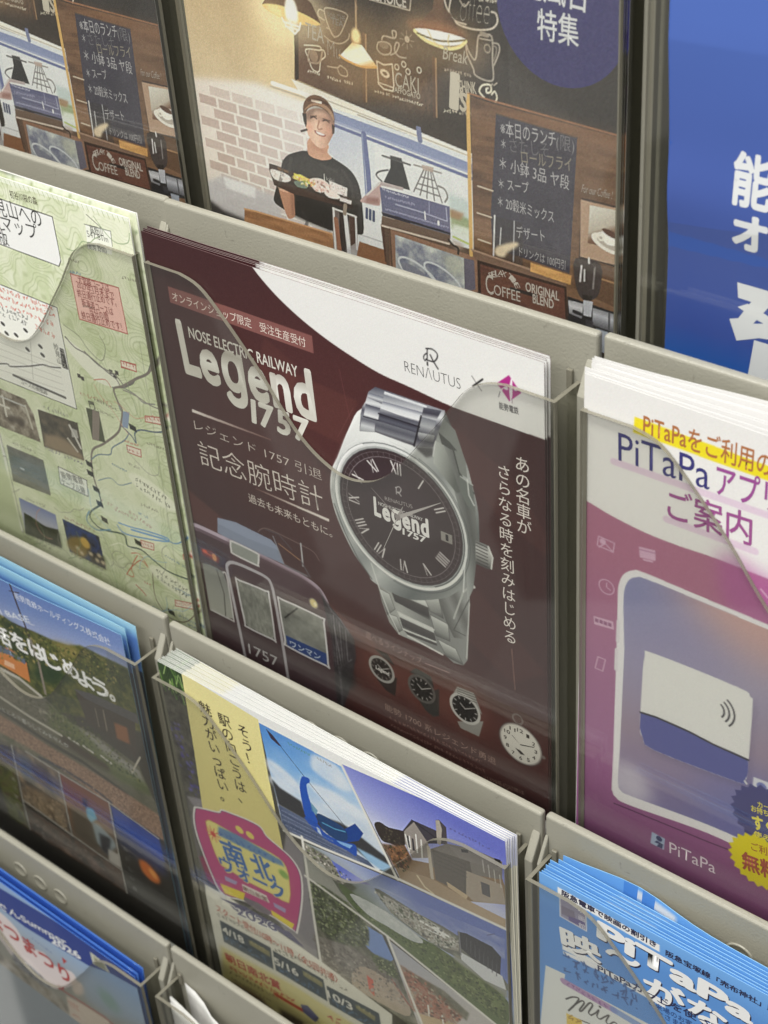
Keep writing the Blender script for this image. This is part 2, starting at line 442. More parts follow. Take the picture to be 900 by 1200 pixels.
        s._add(q, f, col, grad, Y / h); return s
    def vtext(s, body, p0, p1, size, col, bold=0.0, res=3):
        """characters set one below the other, centres from p0 to p1"""
        p0 = np.array(p0, float); p1 = np.array(p1, float); n = len(body); dn = (p1 - p0) / np.hypot(*(p1 - p0)); dr = np.array((dn[1], -dn[0]))
        for i, ch in enumerate(body):
            c = p0 + (p1 - p0) * (i / max(n - 1, 1))
            v, f = text_outline(ch, min(bold, 0.0), res)
            if not len(v): continue
            v, f = embolden(v, f, bold)
            if ch == 'ー': v = np.stack([-v[:, 1] + 0.83, -v[:, 0] + 0.85], -1)
            q = c + ((v[:, 0] - 0.5) * size)[:, None] * dr + (-(v[:, 1] - 0.38) * size)[:, None] * dn
            s._add(q, f, col, None, None)
        return s
    def shape(s, pts, col):
        """a crisp flat printed shape on top of the raster"""
        s._add(np.array(pts, float), [tuple(range(len(pts)))], col, None, None); return s
    def _add(s, q, f, col, grad, yy):
        s.layer += 1
        z = s.layer + np.linspace(0, 0.8, len(q))      # overlapping strokes never share a plane
        c = np.tile(np.asarray(col, float), (len(q), 1))
        if grad is not None:
            ts = [g[0] for g in grad]; c = np.stack([np.interp(yy, ts, [g[1][k] for g in grad]) for k in range(3)], -1)
        s.tv.append(np.concatenate([q, z[:, None]], 1)); s.tc.append(c)
        s.tf += [tuple(i + s.nv for i in face) for face in f]; s.nv += len(q)

def ellipse(c, ru, rv=None, rot=0, a0=0, a1=360, n=40):
    rv = ru if rv is None else rv
    t = np.radians(np.linspace(a0, a1, n, endpoint=(a1 - a0 != 360))); cr, sr = math.cos(math.radians(rot)), math.sin(math.radians(rot))
    x, y = ru * np.cos(t), rv * np.sin(t)
    return [(c[0] + a * cr - b * sr, c[1] + a * sr + b * cr) for a, b in zip(x, y)]

# ------------------------------------------------------------------ leaflets
FRAMES = {'L':(1.50,-7.90,-15.60,0.00),'P':(231.70,-6.90,-15.60,-0.80),'M':(-217.50,-3.60,-15.60,0.00),'W':(7.00,-223.90,-56.10,0.90),'V':(236.70,-228.00,-56.10,-0.40),'S':(-237.00,-219.00,-56.10,0.00),'U':(-229.00,-440.50,-96.60,-0.90),'C':(6.30,204.00,24.90,-0.40),'D':(-221.90,204.00,24.90,0.30),'B':(241.00,204.00,24.90,0.00),'A':(0.00,0.00,-18.00,0.00)}
PAPER = (236, 236, 232)

def paper_mesh(name, art, W, H, thick=0.22, coarse=1, bow=None, letters=True, base=None, gloss=None, col_gain=1.0, rim_col=PAPER):
    """one sheet: origin at its bottom left corner, print facing -y; bow(u01, v01) -> y offset in mm"""
    V, F, Cc = [], [], []
    st = coarse
    iu = np.unique(np.append(np.arange(0, art.w, st), art.w - 1)); iv = np.unique(np.append(np.arange(0, art.h, st), art.h - 1))
    U = art.u0 + iu * art.px; Vv = art.v0 + iv * art.px
    def put(u, v, y):
        u = np.asarray(u, float); v = np.asarray(v, float); y = np.asarray(y, float) + np.zeros_like(u)
        if bow is not None: y = y + bow(u / W, v / H)
        return np.stack([u, y, H - v], -1)
    gu, gv = np.meshgrid(U, Vv)
    V.append(put(gu.ravel(), gv.ravel(), -thick)); Cc.append(art.img[np.ix_(iv, iu)].reshape(-1, 3))
    nu, nv = len(U), len(Vv)
    idx = np.arange(nu * nv).reshape(nv, nu)
    quads = np.stack([idx[1:, :-1], idx[1:, 1:], idx[:-1, 1:], idx[:-1, :-1]], -1).reshape(-1, 4)
    off = nu * nv
    quads = [quads]
    # the rest of the sheet: a plain slab of strips so that it bows too
    bc = np.asarray(base if base is not None else art.img[-1].mean(0))
    su = np.linspace(0, W, 25); sv = np.linspace(0, H, 33)
    g1, g2 = np.meshgrid(su, sv); n1 = g1.size; ii = np.arange(n1).reshape(33, 25)
    V.append(put(g1.ravel(), g2.ravel(), -thick + 0.07)); Cc.append(np.tile(bc, (n1, 1)))
    quads.append(off + np.stack([ii[1:, :-1], ii[1:, 1:], ii[:-1, 1:], ii[:-1, :-1]], -1).reshape(-1, 4)); a = off; off += n1
    V.append(put(g1.ravel(), g2.ravel(), 0)); Cc.append(np.tile(np.array(PAPER) * 0.96, (n1, 1)))
    quads.append(off + np.stack([ii[:-1, :-1], ii[:-1, 1:], ii[1:, 1:], ii[1:, :-1]], -1).reshape(-1, 4)); off += n1
    rim = np.concatenate([ii[0, :-1], ii[:-1, -1], ii[-1, :0:-1], ii[:0:-1, 0]])
    ru, rv = g1.ravel()[rim], g2.ravel()[rim]; m = len(rim)
    V.append(put(ru, rv, -thick)); Cc.append(np.tile(np.array(rim_col) * 0.95, (m, 1)))
    V.append(put(ru, rv, 0)); Cc.append(np.tile(np.array(rim_col) * 0.95, (m, 1)))
    k = np.arange(m); quads.append(off + np.stack([k, k + m, (k + 1) % m + m, (k + 1) % m], -1)); off += 2 * m
    faces = np.concatenate(quads)
    tri = []
    if letters and art.tv:
        t = np.concatenate(art.tv); keep_y = -thick - 0.03 - t[:, 2] * (0.07 / max(art.layer, 1))
        V.append(put(t[:, 0], t[:, 1], keep_y)); Cc.append(np.concatenate(art.tc))
        tri = [tuple(i + off for i in f[::-1]) for f in art.tf]
        tri = [f for f in tri]
    V = np.concatenate(V) * MM; Cc = lin(np.clip(np.concatenate(Cc) * col_gain, 0, 255))
    me = bpy.data.meshes.new(name)
    nq = len(faces); nl = nq * 4 + sum(len(f) for f in tri)
    me.vertices.add(len(V)); me.vertices.foreach_set('co', V.ravel())
    me.loops.add(nl); me.polygons.add(nq + len(tri))
    lv = np.concatenate([faces.ravel()] + [np.array(f) for f in tri]) if tri else faces.ravel()
    ls = np.concatenate([np.arange(nq) * 4, nq * 4 + np.concatenate([[0], np.cumsum([len(f) for f in tri])[:-1]])]) if tri else np.arange(nq) * 4
    me.loops.foreach_set('vertex_index', lv.astype(np.int32)); me.polygons.foreach_set('loop_start', ls.astype(np.int32))
    at = me.attributes.new('ink', 'FLOAT_COLOR', 'POINT')
    at.data.foreach_set('color', np.concatenate([Cc, np.ones((len(Cc), 1))], 1).astype(np.float32).ravel())
    me.materials.append(gloss or INK)
    me.update(calc_edges=True); me.validate()
    return me

def lay(name, me, frame, H, label, cat, group=None, dx=0, dy=0, dz=0, lean=0, spin=0):
    """stand a sheet in its pocket; frame = page top-left (x, z), plane y, tilt in the plane; lean > 0 tips the top back"""
    X, Z, Y, ang = FRAMES[frame]
    a = math.radians(ang + spin)
    o = bpy.data.objects.new(name, me); COL.objects.link(o)
    o.location = ((X + H * math.sin(math.radians(ang)) + dx) * MM, (Y + dy) * MM, (Z - H * math.cos(math.radians(ang)) + dz) * MM)
    o.rotation_euler = (-math.radians(lean), -a, 0)
    return tag(o, label, cat, group)

# ================================================================== maroon wristwatch leaflet
WHITE = (232, 231, 229)
def watch_art():
    a = Art(0, 0, 212.4, 246, 0.36, (66, 34, 37))
    full = [(0, 0), (212.4, 0), (212.4, 246), (0, 246)]
    # deep maroon ground, warmer in the middle, with faint facets and a painted acrylic reflection band
    a.poly(ellipse((108, 82), 86, 70), (108, 58, 54), 0.65, soft=34)
    a.poly(ellipse((120, 205), 95, 38), (108, 54, 48), 0.85, soft=24)
    a.grad(full, (0, 205), (0, 246), [(0, (58, 30, 32)), (1, (48, 26, 30))], 0.35)
    for pts, al in (([(-6.1,148.5),(24.6,146.6),(116.8,173.6),(103.4,164.6),(61.6,151.6),(18.1,144.1)], 0.0), ([(-6.0,133.2),(23.7,144.9),(61.2,154.3),(96.4,171.8),(116.4,178.9),(116.0,183.2),(58.5,173.4),(10.3,155.4),(-9.2,154.9)], 0.30),
                    ([(155.7,35.5),(196.5,57.1),(216.3,82.1),(216.3,90.6),(187.6,77.0),(154.8,47.8)], 0.12), ([(76.6,44.8),(119.1,47.7),(107.1,73.0),(87.8,71.1)], 0.16), ([(177.4,120.8),(211.6,151.2),(193.8,165.0),(158.0,143.5)], 0.12), ([(68.5,32.6),(86.8,41.5),(79.3,61.0),(60.2,54.2)], 0.12)):
        a.poly(pts, (150, 92, 74), al, soft=0.5)
    a.noise(full, 1.2, [(52, 24, 27), (74, 38, 41)], 3, 0.10)
    # white corner with the two makers' names
    a.poly(smooth_path([(64.6,-2.5),(68.3,1.6),(74.3,6.7),(81.7,11.8),(92.3,17.5),(104.7,22.6),(117.5,26.6),(132.1,30.1),(147.3,31.5),(168.5,33.6),(191.1,33.7),(214.7,33.5)], 4) + [(213, -1), (56, -1)], WHITE)
    a.line([(110.2,35.0),(114.0,61.1)], (150, 90, 90), 0.3, 0.35); a.line([(115.9,52.1),(105.5,70.1)], (140, 90, 90), 0.3, 0.3)
    # ---- red box
    a.poly([(11.8,23.8),(96.7,23.4),(96.6,31.9),(11.8,31.9)], (132, 84, 80))
    a.text('オンラインショップ限定　受注生産受付', *[(13.8,30.0),(92.6,29.9)], 5.2, (226, 210, 200), 0.0)
    SIL = [(-0.3, (236, 234, 226)), (0.1, (206, 202, 192)), (0.3, (240, 239, 232)), (0.52, (178, 172, 162)), (0.78, (236, 234, 226))]
    a.text('NOSE ELECTRIC RAILWAY', *[(20.9,46.9),(86.1,46.8)], 8.0, (216, 212, 203), 0.012)
    a.text('L', *[(14.4,66.4),(25.4,65.8)], 37.6, (220, 217, 206), 0.036, grad=SIL, tight=0.1)
    a.text('egend', *[(25.5,67.1),(94.4,65.5)], 34.8, (220, 217, 206), 0.034, grad=SIL, tight=0.14)
    a.text('1757', *[(53.9,79.9),(88.3,79.5)], 17.2, (226, 223, 212), 0.036, shear=0.10, tight=0.16, grad=[(0, (236, 234, 226)), (0.35, (190, 184, 174)), (0.72, (232, 230, 222))])
    a.grad([(14.9,86.6),(64.7,85.7),(64.6,86.3),(14.6,88.3)], [(15.1,87.0)][0], [(64.6,85.9)][0], [(0, (240, 232, 226)), (1, (120, 86, 80))])
    CR = (226, 214, 206)
    a.text('レジェンド 1757 引退', *[(14.8,97.4),(93.7,96.7)], 6.2, CR, -0.012)
    a.text('記念腕時計', *[(15.2,116.2),(92.7,113.7)], 15.2, (232, 222, 214), -0.01)
    a.grad([(50.4,117.5),(95.3,117.3),(95.1,118.9),(50.3,118.1)], [(50.4,117.8)][0], [(95.2,118.3)][0], [(0, (110, 76, 70)), (0.5, (222, 210, 202)), (1, (244, 236, 230))])
    a.text('過去も未来もともに。', *[(44.6,127.0),(96.2,126.9)], 5.4, CR, 0.0)
    a.vtext('あの名車が', *[(201.7,48.7),(202.0,78.4)], 7.6, (240, 232, 226), 0.0)
    a.vtext('さらなる時を刻みはじめる', *[(192.8,55.6),(193.7,139.1)], 7.4, (240, 232, 226), 0.0)
    a.line([(194.3,145.5),(195.5,168.0)], (150, 116, 104), 0.35, 0.9)
    # ---- makers' marks
    K = (38, 36, 38)
    a.text('RENΛUTUS', *[(145.7,24.9),(173.3,24.2)], 7.2, (52, 50, 52), -0.022)
    rd = [(157.7,10.8),(157.4,15.1),(157.4,18.1)]
    a.line([(157.1,11.1),(157.7,11.2),(157.3,16.2)], K, 0.55)
    a.line(smooth_path([(157.2,11.0),(160.2,10.4),(162.4,11.6),(162.4,13.5),(160.7,15.7),(158.4,16.1),(156.9,16.1)], 6), K, 0.62)
    a.line([(159.1,13.3),(160.3,15.6),(162.5,18.4)], K, 0.7); a.line(smooth_path([(157.7,12.8),(156.2,14.1),(155.6,15.5),(156.2,16.7),(156.9,15.7)], 5), K, 0.5); a.line([(157.4,17.2),(157.4,18.3)], K, 0.8)
    a.line([(178.9,16.4),(183.3,21.6)], (80, 76, 78), 0.35); a.line([(179.3,20.8),(184.0,16.2)], K, 0.8)
    a.poly([(196.4,10.4),(201.9,16.4),(196.3,22.0),(190.7,15.7)], (176, 40, 134))
    a.poly(smooth_path([(198.1,9.3),(196.8,13.9),(196.4,17.8),(197.1,22.4),(197.9,17.3),(197.9,12.9)], 5, True), (240, 236, 240))
    a.poly(smooth_path([(193.4,16.9),(195.3,15.6),(195.9,17.0),(194.7,17.3)], 5, True), (240, 236, 240)); a.poly(smooth_path([(198.5,15.0),(199.9,14.5),(200.0,16.0),(198.8,16.4)], 5, True), (240, 236, 240))
    a.line([(193.2,17.3),(192.2,19.8)], (240, 236, 240), 0.5); a.line([(192.1,19.0),(191.3,21.7)], (90, 80, 90), 0.3); a.line([(197.4,20.4),(197.7,22.2)], (120, 90, 110), 0.3)
    a.text('能勢電鉄', *[(191.5,26.6),(200.6,26.2)], 3.5, (70, 66, 70), 0.012)

    # ---- the electric train, a maroon car seen from below its corner
    T = lambda p: p
    a.poly([(20.8,146.3),(33.5,144.0),(56.1,145.1),(59.5,147.5),(62.7,156.5),(67.4,156.7),(31.2,157.6),(19.1,155.9)], (140, 150, 172))
    a.poly([(20.8,146.3),(33.5,144.0),(56.1,145.1),(59.5,147.5),(60.2,149.5),(39.7,150.8),(20.2,149.9)], (152, 162, 186))
    body = smooth_path([(-1.8,158.7),(6.2,157.2),(26.3,157.4),(53.0,157.9),(74.1,158.7),(84.2,161.5),(87.9,166.4)], 5) + [(90.1,179.9),(91.9,205.5),(91.2,233.3),(-9.4,286.1),(-21.2,244.4)]
    a.poly(body, (72, 48, 56))
    a.line(smooth_path([(-1.8,159.0),(6.2,157.6),(26.3,157.8),(53.0,158.4),(74.0,159.4),(84.0,162.4),(88.4,169.5)], 5), (198, 182, 198), 2.6)
    a.line(smooth_path([(-2.2,161.2),(5.8,159.7),(25.9,159.8),(52.7,160.4),(73.8,161.4),(82.7,164.3)], 5), (120, 98, 112), 2.2, 0.8)
    a.poly([(26.3,157.4),(53.0,158.2),(74.0,159.3),(85.1,163.3),(88.2,176.3),(76.5,177.2),(52.7,176.5),(46.4,170.2),(24.1,170.8)], (84, 58, 66), 0.75, soft=2.0)
    # sides: corrugated flank with couplings
    a.poly([(85.0,164.4),(91.1,170.5),(95.3,174.2),(103.3,183.8),(103.4,194.0),(97.8,215.5),(91.2,233.6),(87.4,235.6),(88.7,192.0)], (54, 46, 52))
    for i, t in enumerate((0.05, 0.2, 0.36, 0.5, 0.66, 0.82)):
        p = [(89.2,172.5),(88.8,207.0)]; q = [(100.1,182.0),(99.6,198.2)]
        A = (p[0][0] + (q[0][0] - p[0][0]) * t, p[0][1] + (q[0][1] - p[0][1]) * t); B = (p[1][0] + (q[1][0] - p[1][0]) * t, p[1][1] + (q[1][1] - p[1][1]) * t)
        a.line([A, B], (150, 146, 150) if i % 2 else (92, 86, 92), 0.8, 0.8)
    a.line([(91.7,206.8),(91.4,226.0),(90.2,234.1)], (120, 118, 122), 1.6, 0.7); a.line([(91.1,180.6),(93.2,206.0)], (176, 174, 178), 0.7, 0.8)
    a.line([(84.0,162.6),(90.9,172.8),(95.2,174.8),(100.2,180.8)], (110, 104, 110), 1.1, 0.8); a.line([(93.3,205.4),(100.4,197.3)], (150, 148, 152), 0.8, 0.7)
    a.poly(ellipse([(96.7,208.6)][0], 4.5, 9), (30, 24, 30), 0.8, soft=2)
    a.noise([(88.4,173.9),(101.4,180.2),(103.4,194.0),(92.5,232.7),(87.4,235.3)], 1.6, [(22, 18, 24), (96, 90, 96)], 5, 0.35, soft=1)
    # pantograph
    PG = (138, 118, 112)
    for l in ([[0]],):
        a.line(smooth_path([(48.0,143.6),(50.9,140.6),(55.8,139.0),(67.4,139.4),(76.5,139.9),(83.2,140.8),(86.2,144.6)], 4), PG, 0.55, 0.8)
        a.line([(57.7,142.3),(62.7,156.5)], (150, 150, 158), 0.7); a.line([(60.8,145.3),(74.1,149.7)], (172, 130, 96), 0.6); a.line([(75.5,139.2),(75.2,152.3)], (196, 196, 200), 0.9)
        a.line([(53.3,140.0),(61.6,139.6),(69.0,145.2)], (86, 78, 84), 0.8, 0.8); a.line([(74.2,149.5),(79.0,157.2)], (96, 90, 96), 0.8); a.line([(62.6,157.1),(77.2,157.4)], (120, 116, 122), 1.0)
    # destination plate, windows, door
    a.poly(smooth_path([(27.4,158.7),(29.4,157.2),(44.7,157.6),(45.9,159.3),(44.8,164.4),(43.5,165.4),(28.5,165.0),(27.1,163.3)], 3, True), (150, 154, 148)); a.line(smooth_path([(27.4,158.7),(29.4,157.2),(44.7,157.6),(45.9,159.3),(44.8,164.4),(43.5,165.4),(28.5,165.0),(27.1,163.3)], 3, True), (226, 224, 224), 1.1, closed=True)
    a.poly([(4.3,171.1),(12.8,169.8),(17.5,172.4),(16.3,176.1),(5.4,175.4)], (120, 46, 34)); a.ell([(13.8,173.3)][0], 1.6, 2.2, (212, 150, 96)); a.ell([(7.5,172.2)][0], 1.8, 1.2, (214, 84, 44)); a.line([(8.4,173.0),(12.5,173.2)], (196, 92, 60), 0.8)
    WN = (112, 114, 108)
    w1 = [(4.1,181.0),(9.8,179.7),(18.7,180.0),(20.9,189.5),(21.2,209.0),(16.0,210.8),(4.0,211.4)]
    a.grad(w1, [(12.7,177.9)][0], [(13.4,210.8)][0], [(0, (128, 130, 128)), (1, (176, 176, 168))]); a.line([(14.1,180.8),(16.8,194.8),(15.2,211.1)], (40, 34, 38), 0.5)
    a.line(smooth_path([(18.6,180.6),(20.8,182.5),(21.0,208.4),(19.2,210.7),(5.5,210.5)], 3), (214, 212, 212), 0.9)
    a.line(smooth_path([(25.5,233.3),(22.7,189.8),(21.9,177.4),(23.0,173.5),(27.2,170.8),(36.6,169.9),(48.8,170.3),(52.0,173.4),(53.1,182.0),(54.1,201.4),(55.1,234.1)], 6), (190, 186, 192), 1.9)
    a.poly(smooth_path([(27.2,182.1),(29.4,180.6),(47.4,179.4),(49.6,181.3),(49.4,208.4),(47.9,210.3),(30.2,210.2),(28.8,207.3),(27.1,190.2)], 3, True), (30, 22, 28)); 
    w2 = [(27.6,182.6),(29.4,181.1),(47.4,180.1),(49.0,181.8),(48.9,208.1),(47.4,209.8),(30.9,209.4),(29.5,206.9)]
    a.grad(w2, w2[0], w2[5], [(0, (96, 98, 94)), (0.55, (140, 142, 136)), (1, (156, 156, 148))]); a.noise(w2, 3, [(84, 84, 80), (176, 176, 168)], 4, 0.45, stretch=0.5)
    a.line(smooth_path([(27.4,182.4),(29.4,180.8),(47.4,179.6),(49.3,181.5),(49.4,208.4),(47.9,210.0),(30.5,210.1),(29.1,207.1)], 3, True), (222, 220, 222), 1.1, closed=True)
    w3 = [(55.6,182.1),(58.3,180.0),(83.1,179.8),(84.6,182.5),(84.3,208.1),(82.5,209.9),(57.8,209.7),(56.5,206.2)]
    a.grad(w3, w3[0], w3[5], [(0, (110, 112, 108)), (0.6, (152, 154, 148)), (1, (124, 124, 120))]); a.noise(w3, 4, [(84, 84, 80), (180, 180, 172)], 8, 0.4)
    a.poly([(57.3,202.8),(84.1,201.7),(84.3,208.1),(82.5,209.9),(57.8,209.7)], (36, 66, 132))
    a.text('ワンマン', *[(59.8,208.4),(79.8,207.9)], 4.6, (196, 208, 226), 0.02)
    a.line([(58.5,191.1),(67.7,181.2)], (40, 36, 40), 0.9); a.line(smooth_path([(55.6,182.1),(58.3,180.0),(83.1,179.8),(84.6,182.5),(84.3,208.1),(82.5,209.9),(57.8,209.7),(56.5,206.2)], 3, True), (224, 222, 224), 1.15, closed=True)
    a.ell([(79.3,172.8)][0], 2.9, 3.1, (150, 140, 128)); a.ell([(79.3,172.8)][0], 2.2, 2.4, (232, 214, 150)); a.ell([(80.2,173.0)][0], 1.0, 1.2, (250, 240, 200))
    a.text('1757', *[(28.9,228.1),(49.1,227.6)], 9.6, (206, 204, 206), 0.0, shear=0.04)
    a.poly([(-2.6,248.3),(54.2,245.1),(88.7,234.9),(-9.5,286.3)], (24, 16, 24), 0.2, soft=3)

    # ---- the large wristwatch
    c = (137.2, 100.0)
    # lower bracelet
    lo = [(117.8,132.6),(121.2,144.0),(122.7,152.1),(126.2,162.6),(131.3,167.4),(157.2,166.6),(162.4,169.1),(167.7,167.9),(170.2,163.6),(173.0,129.3),(170.6,107.1)]
    a.grad(lo, [(119.7,147.9)][0], [(171.8,145.6)][0], [(0, (150, 152, 148)), (0.25, (176, 178, 174)), (0.6, (128, 130, 128)), (1, (150, 152, 150))])
    def strip(z, stops): a.grad(z, z[0], z[1], stops)
    MET = [(0, (190, 192, 188)), (0.3, (84, 82, 82)), (0.75, (52, 48, 48)), (1, (150, 150, 146))]
    for z in ([(127.6,140.1),(149.4,140.0),(150.3,150.3),(130.6,148.5)], [(131.8,153.9),(151.7,154.0),(153.1,162.0),(134.1,162.2)], [(133.3,162.6),(153.1,161.1),(153.4,163.5),(136.9,165.1)]):
        a.qgrad(z, [(0, (236, 238, 234)), (0.28, (206, 208, 204)), (0.36, (78, 74, 74)), (0.8, (58, 54, 55)), (1, (110, 110, 108))])
    for z in ([(147.4,137.7),(155.9,134.9),(157.9,145.7),(150.7,144.8)], [(150.5,147.0),(160.4,147.8),(160.9,157.2),(153.0,157.7)], [(154.0,159.4),(163.9,160.1),(167.7,167.6),(158.3,167.2)], [(121.6,144.9),(127.6,145.5),(130.3,153.0),(125.4,158.5)], [(126.0,157.7),(131.0,157.0),(133.8,163.4),(130.8,166.5)]):
        a.qgrad(z, [(0, (216, 218, 214)), (0.3, (176, 178, 174)), (0.7, (140, 142, 139)), (1, (84, 84, 83))]); a.line(z, (70, 68, 68), 0.35, 0.7, closed=True)
    a.line([(136.7,165.6),(156.2,167.2)], (226, 226, 222), 1.1); a.line([(131.8,154.0),(152.1,154.8)], (214, 214, 210), 0.9)
    a.grad([(155.9,136.0),(170.9,121.1),(173.1,128.3),(171.5,141.5),(169.4,152.1),(163.2,154.0),(159.4,147.1)], [(157.6,141.6)][0], [(172.3,134.9)][0], [(0, (96, 96, 94)), (0.4, (146, 148, 146)), (0.7, (110, 110, 108)), (1, (160, 162, 160))])
    a.line([(174.9,119.3),(169.7,125.7),(163.7,143.0)], (190, 192, 188), 0.9); a.ell([(175.1,120.4)][0], 1.2, 1.0, (216, 216, 212)); a.line([(172.6,128.5),(163.4,149.6),(169.6,149.9)], (84, 84, 82), 0.5)
    # case
    case = smooth_path([(121.1,50.3),(112.9,62.4),(104.3,80.6),(100.0,88.9),(98.0,99.5),(99.1,110.2),(102.9,120.8),(108.8,131.7),(116.0,139.2),(117.7,142.3),(125.5,143.8),(139.1,143.5),(154.7,136.4),(164.3,129.3),(172.1,118.5),(178.1,102.5),(179.2,97.6),(179.4,80.2),(176.6,66.6),(174.0,57.3),(167.8,47.4),(157.3,42.9),(142.2,40.8)], 4, True)
    a.grad(case, [(108.0,64.1)][0], [(179.6,119.8)][0], [(0, (246, 247, 245)), (0.3, (222, 224, 222)), (0.5, (150, 155, 155)), (0.62, (196, 199, 197)), (0.8, (104, 110, 110)), (0.9, (134, 138, 136)), (1, (206, 208, 205))])
    a.grad([(101.8,86.0),(109.3,70.1),(121.0,51.2),(132.7,48.0),(145.9,50.9),(127.2,59.5),(111.3,78.0),(104.6,105.3),(106.7,123.1),(101.3,116.8),(98.1,100.9)], [(97.8,112.6)][0], [(132.8,47.2)][0], [(0, (150, 156, 156)), (0.35, (214, 216, 214)), (1, (242, 243, 240))], soft=0.8)
    # right flank and upper bracelet
    a.grad([(156.7,53.3),(161.3,40.8),(164.5,36.5),(168.0,43.3),(172.3,66.1),(177.7,70.4),(178.7,97.8),(175.1,121.8),(171.6,130.3),(172.0,100.6),(170.2,83.9),(165.8,68.6)], [(160.0,70.8)][0], [(179.5,67.6)][0], [(0, (200, 203, 200)), (0.3, (150, 154, 152)), (0.6, (92, 94, 92)), (1, (150, 154, 150))])
    up = [(129.2,37.4),(125.2,41.1),(123.3,46.3),(121.2,49.5),(119.9,53.6),(118.5,62.5),(127.1,60.0),(147.9,59.7),(157.8,56.6),(163.9,40.7),(164.9,36.7),(154.7,37.0)]
    a.grad(up, [(131.9,36.9)][0], [(135.9,64.5)][0], [(0, (78, 80, 94)), (0.15, (150, 152, 160)), (0.3, (224, 226, 228)), (0.45, (86, 86, 98)), (0.55, (128, 130, 138)), (0.75, (72, 70, 80)), (1, (210, 212, 210))])
    for z, st in (([(134.0,38.0),(155.9,37.6),(155.6,38.7),(133.6,39.4)], [(0, (238, 240, 242)), (1, (200, 202, 208))]),
                  ([(132.7,43.1),(153.5,41.4),(151.6,46.9),(131.0,47.0)], [(0, (120, 122, 136)), (0.35, (214, 216, 220)), (0.8, (232, 233, 234)), (1, (90, 90, 102))]),
                  ([(129.8,50.3),(151.3,49.0),(149.7,52.9),(128.1,53.9)], [(0, (56, 54, 66)), (0.5, (92, 94, 106)), (1, (64, 62, 74))]),
                  ([(128.1,53.9),(149.7,52.5),(147.9,59.5),(127.2,59.5)], [(0, (116, 118, 126)), (0.35, (88, 88, 98)), (0.7, (132, 134, 140)), (1, (58, 54, 62))]),
                  ([(125.4,41.3),(133.3,40.9),(132.1,44.6),(124.5,44.1)], [(0, (104, 108, 122)), (0.5, (206, 208, 212)), (1, (80, 80, 92))]),
                  ([(123.2,47.5),(131.0,47.0),(129.3,53.5),(121.4,54.4)], [(0, (70, 70, 84)), (0.4, (170, 172, 180)), (0.8, (232, 233, 234)), (1, (130, 132, 140))]),
                  ([(120.2,55.6),(127.6,54.8),(126.9,60.0),(118.6,62.3)], [(0, (96, 96, 106)), (0.5, (204, 206, 208)), (1, (150, 152, 154))]),
                  ([(154.1,38.8),(163.2,37.3),(160.3,42.7),(152.7,43.3)], [(0, (86, 86, 98)), (0.5, (64, 62, 74)), (1, (206, 208, 210))]),
                  ([(152.7,43.7),(160.3,43.1),(158.1,50.7),(149.8,52.0)], [(0, (120, 122, 130)), (0.5, (168, 170, 172)), (1, (84, 84, 92))]),
                  ([(149.8,52.0),(159.0,50.4),(157.9,54.1),(150.8,55.4)], [(0, (178, 180, 180)), (1, (90, 90, 94))])):
        a.qgrad(z, st)
    a.line([(129.8,50.0),(151.3,49.0)], (40, 36, 46), 0.7); a.line([(121.4,54.2),(129.3,53.5)], (40, 38, 48), 0.6); a.line([(147.7,59.5),(150.0,51.9),(152.5,43.4)], (36, 32, 38), 0.8)
    a.poly([(147.9,59.7),(157.8,56.6),(157.5,60.8),(153.9,63.0)], (70, 68, 70), 0.9, soft=0.3)
    a.grad([(159.3,53.2),(163.2,53.0),(167.7,64.6),(170.7,73.5),(168.9,75.0),(162.2,69.1),(157.3,64.2)], [(158.3,61.4)][0], [(169.5,63.9)][0], [(0, (190, 194, 190)), (0.5, (150, 154, 150)), (1, (96, 100, 96))])
    a.poly([(163.9,40.7),(169.6,44.3),(174.0,57.3),(174.5,65.3),(169.5,63.9),(168.2,54.5),(160.9,48.1)], (132, 136, 132)); a.poly([(160.9,48.1),(166.7,51.0),(170.0,53.9),(166.5,54.3),(162.3,53.3)], (70, 72, 70)); a.line([(168.2,54.5),(170.3,63.6),(173.5,69.0),(177.7,71.6)], (64, 66, 64), 0.8)
    a.poly([(170.2,66.1),(177.0,67.7),(177.6,81.0),(173.9,79.0),(170.7,73.5)], (110, 116, 112)); a.line([(171.1,65.8),(177.1,67.8)], (190, 194, 190), 0.7)
    # crown
    cr = [(177.4,95.2),(184.2,95.3),(186.2,100.5),(185.2,106.8),(182.8,107.7),(176.9,107.4)]
    a.grad(cr, cr[0], [(177.4,107.2)][0], [(0, (120, 122, 120)), (0.3, (206, 206, 202)), (0.7, (150, 150, 146)), (1, (80, 80, 78))])
    for k in range(7):
        f_ = k / 6; p = [(177.7,96.1),(177.7,106.5)]; q = [(183.2,96.5),(183.3,106.7)]
        a.line([(p[0][0] + (p[1][0] - p[0][0]) * f_, p[0][1] + (p[1][1] - p[0][1]) * f_), (q[0][0] + (q[1][0] - q[0][0]) * f_, q[0][1] + (q[1][1] - q[0][1]) * f_)], (60, 58, 58), 0.55, 0.9)
    a.line([(183.8,95.8),(185.9,100.6),(185.0,106.7)], (228, 228, 224), 0.8)
    # bezel and dial
    for rr, col in ((36.6, (120, 124, 124)), (36.0, (226, 228, 226)), (34.6, (176, 180, 178)), (33.6, (64, 56, 60))):
        a.ell(c, rr, rr, col)
    a.ring(c, 35.8, 35.8, (246, 247, 245), 1.0, a0=100, a1=240); a.ring(c, 35.4, 35.4, (238, 238, 234), 1.4, a0=25, a1=110)
    a.ring(c, 34.3, 34.3, (90, 94, 94), 0.6, a0=-60, a1=60)
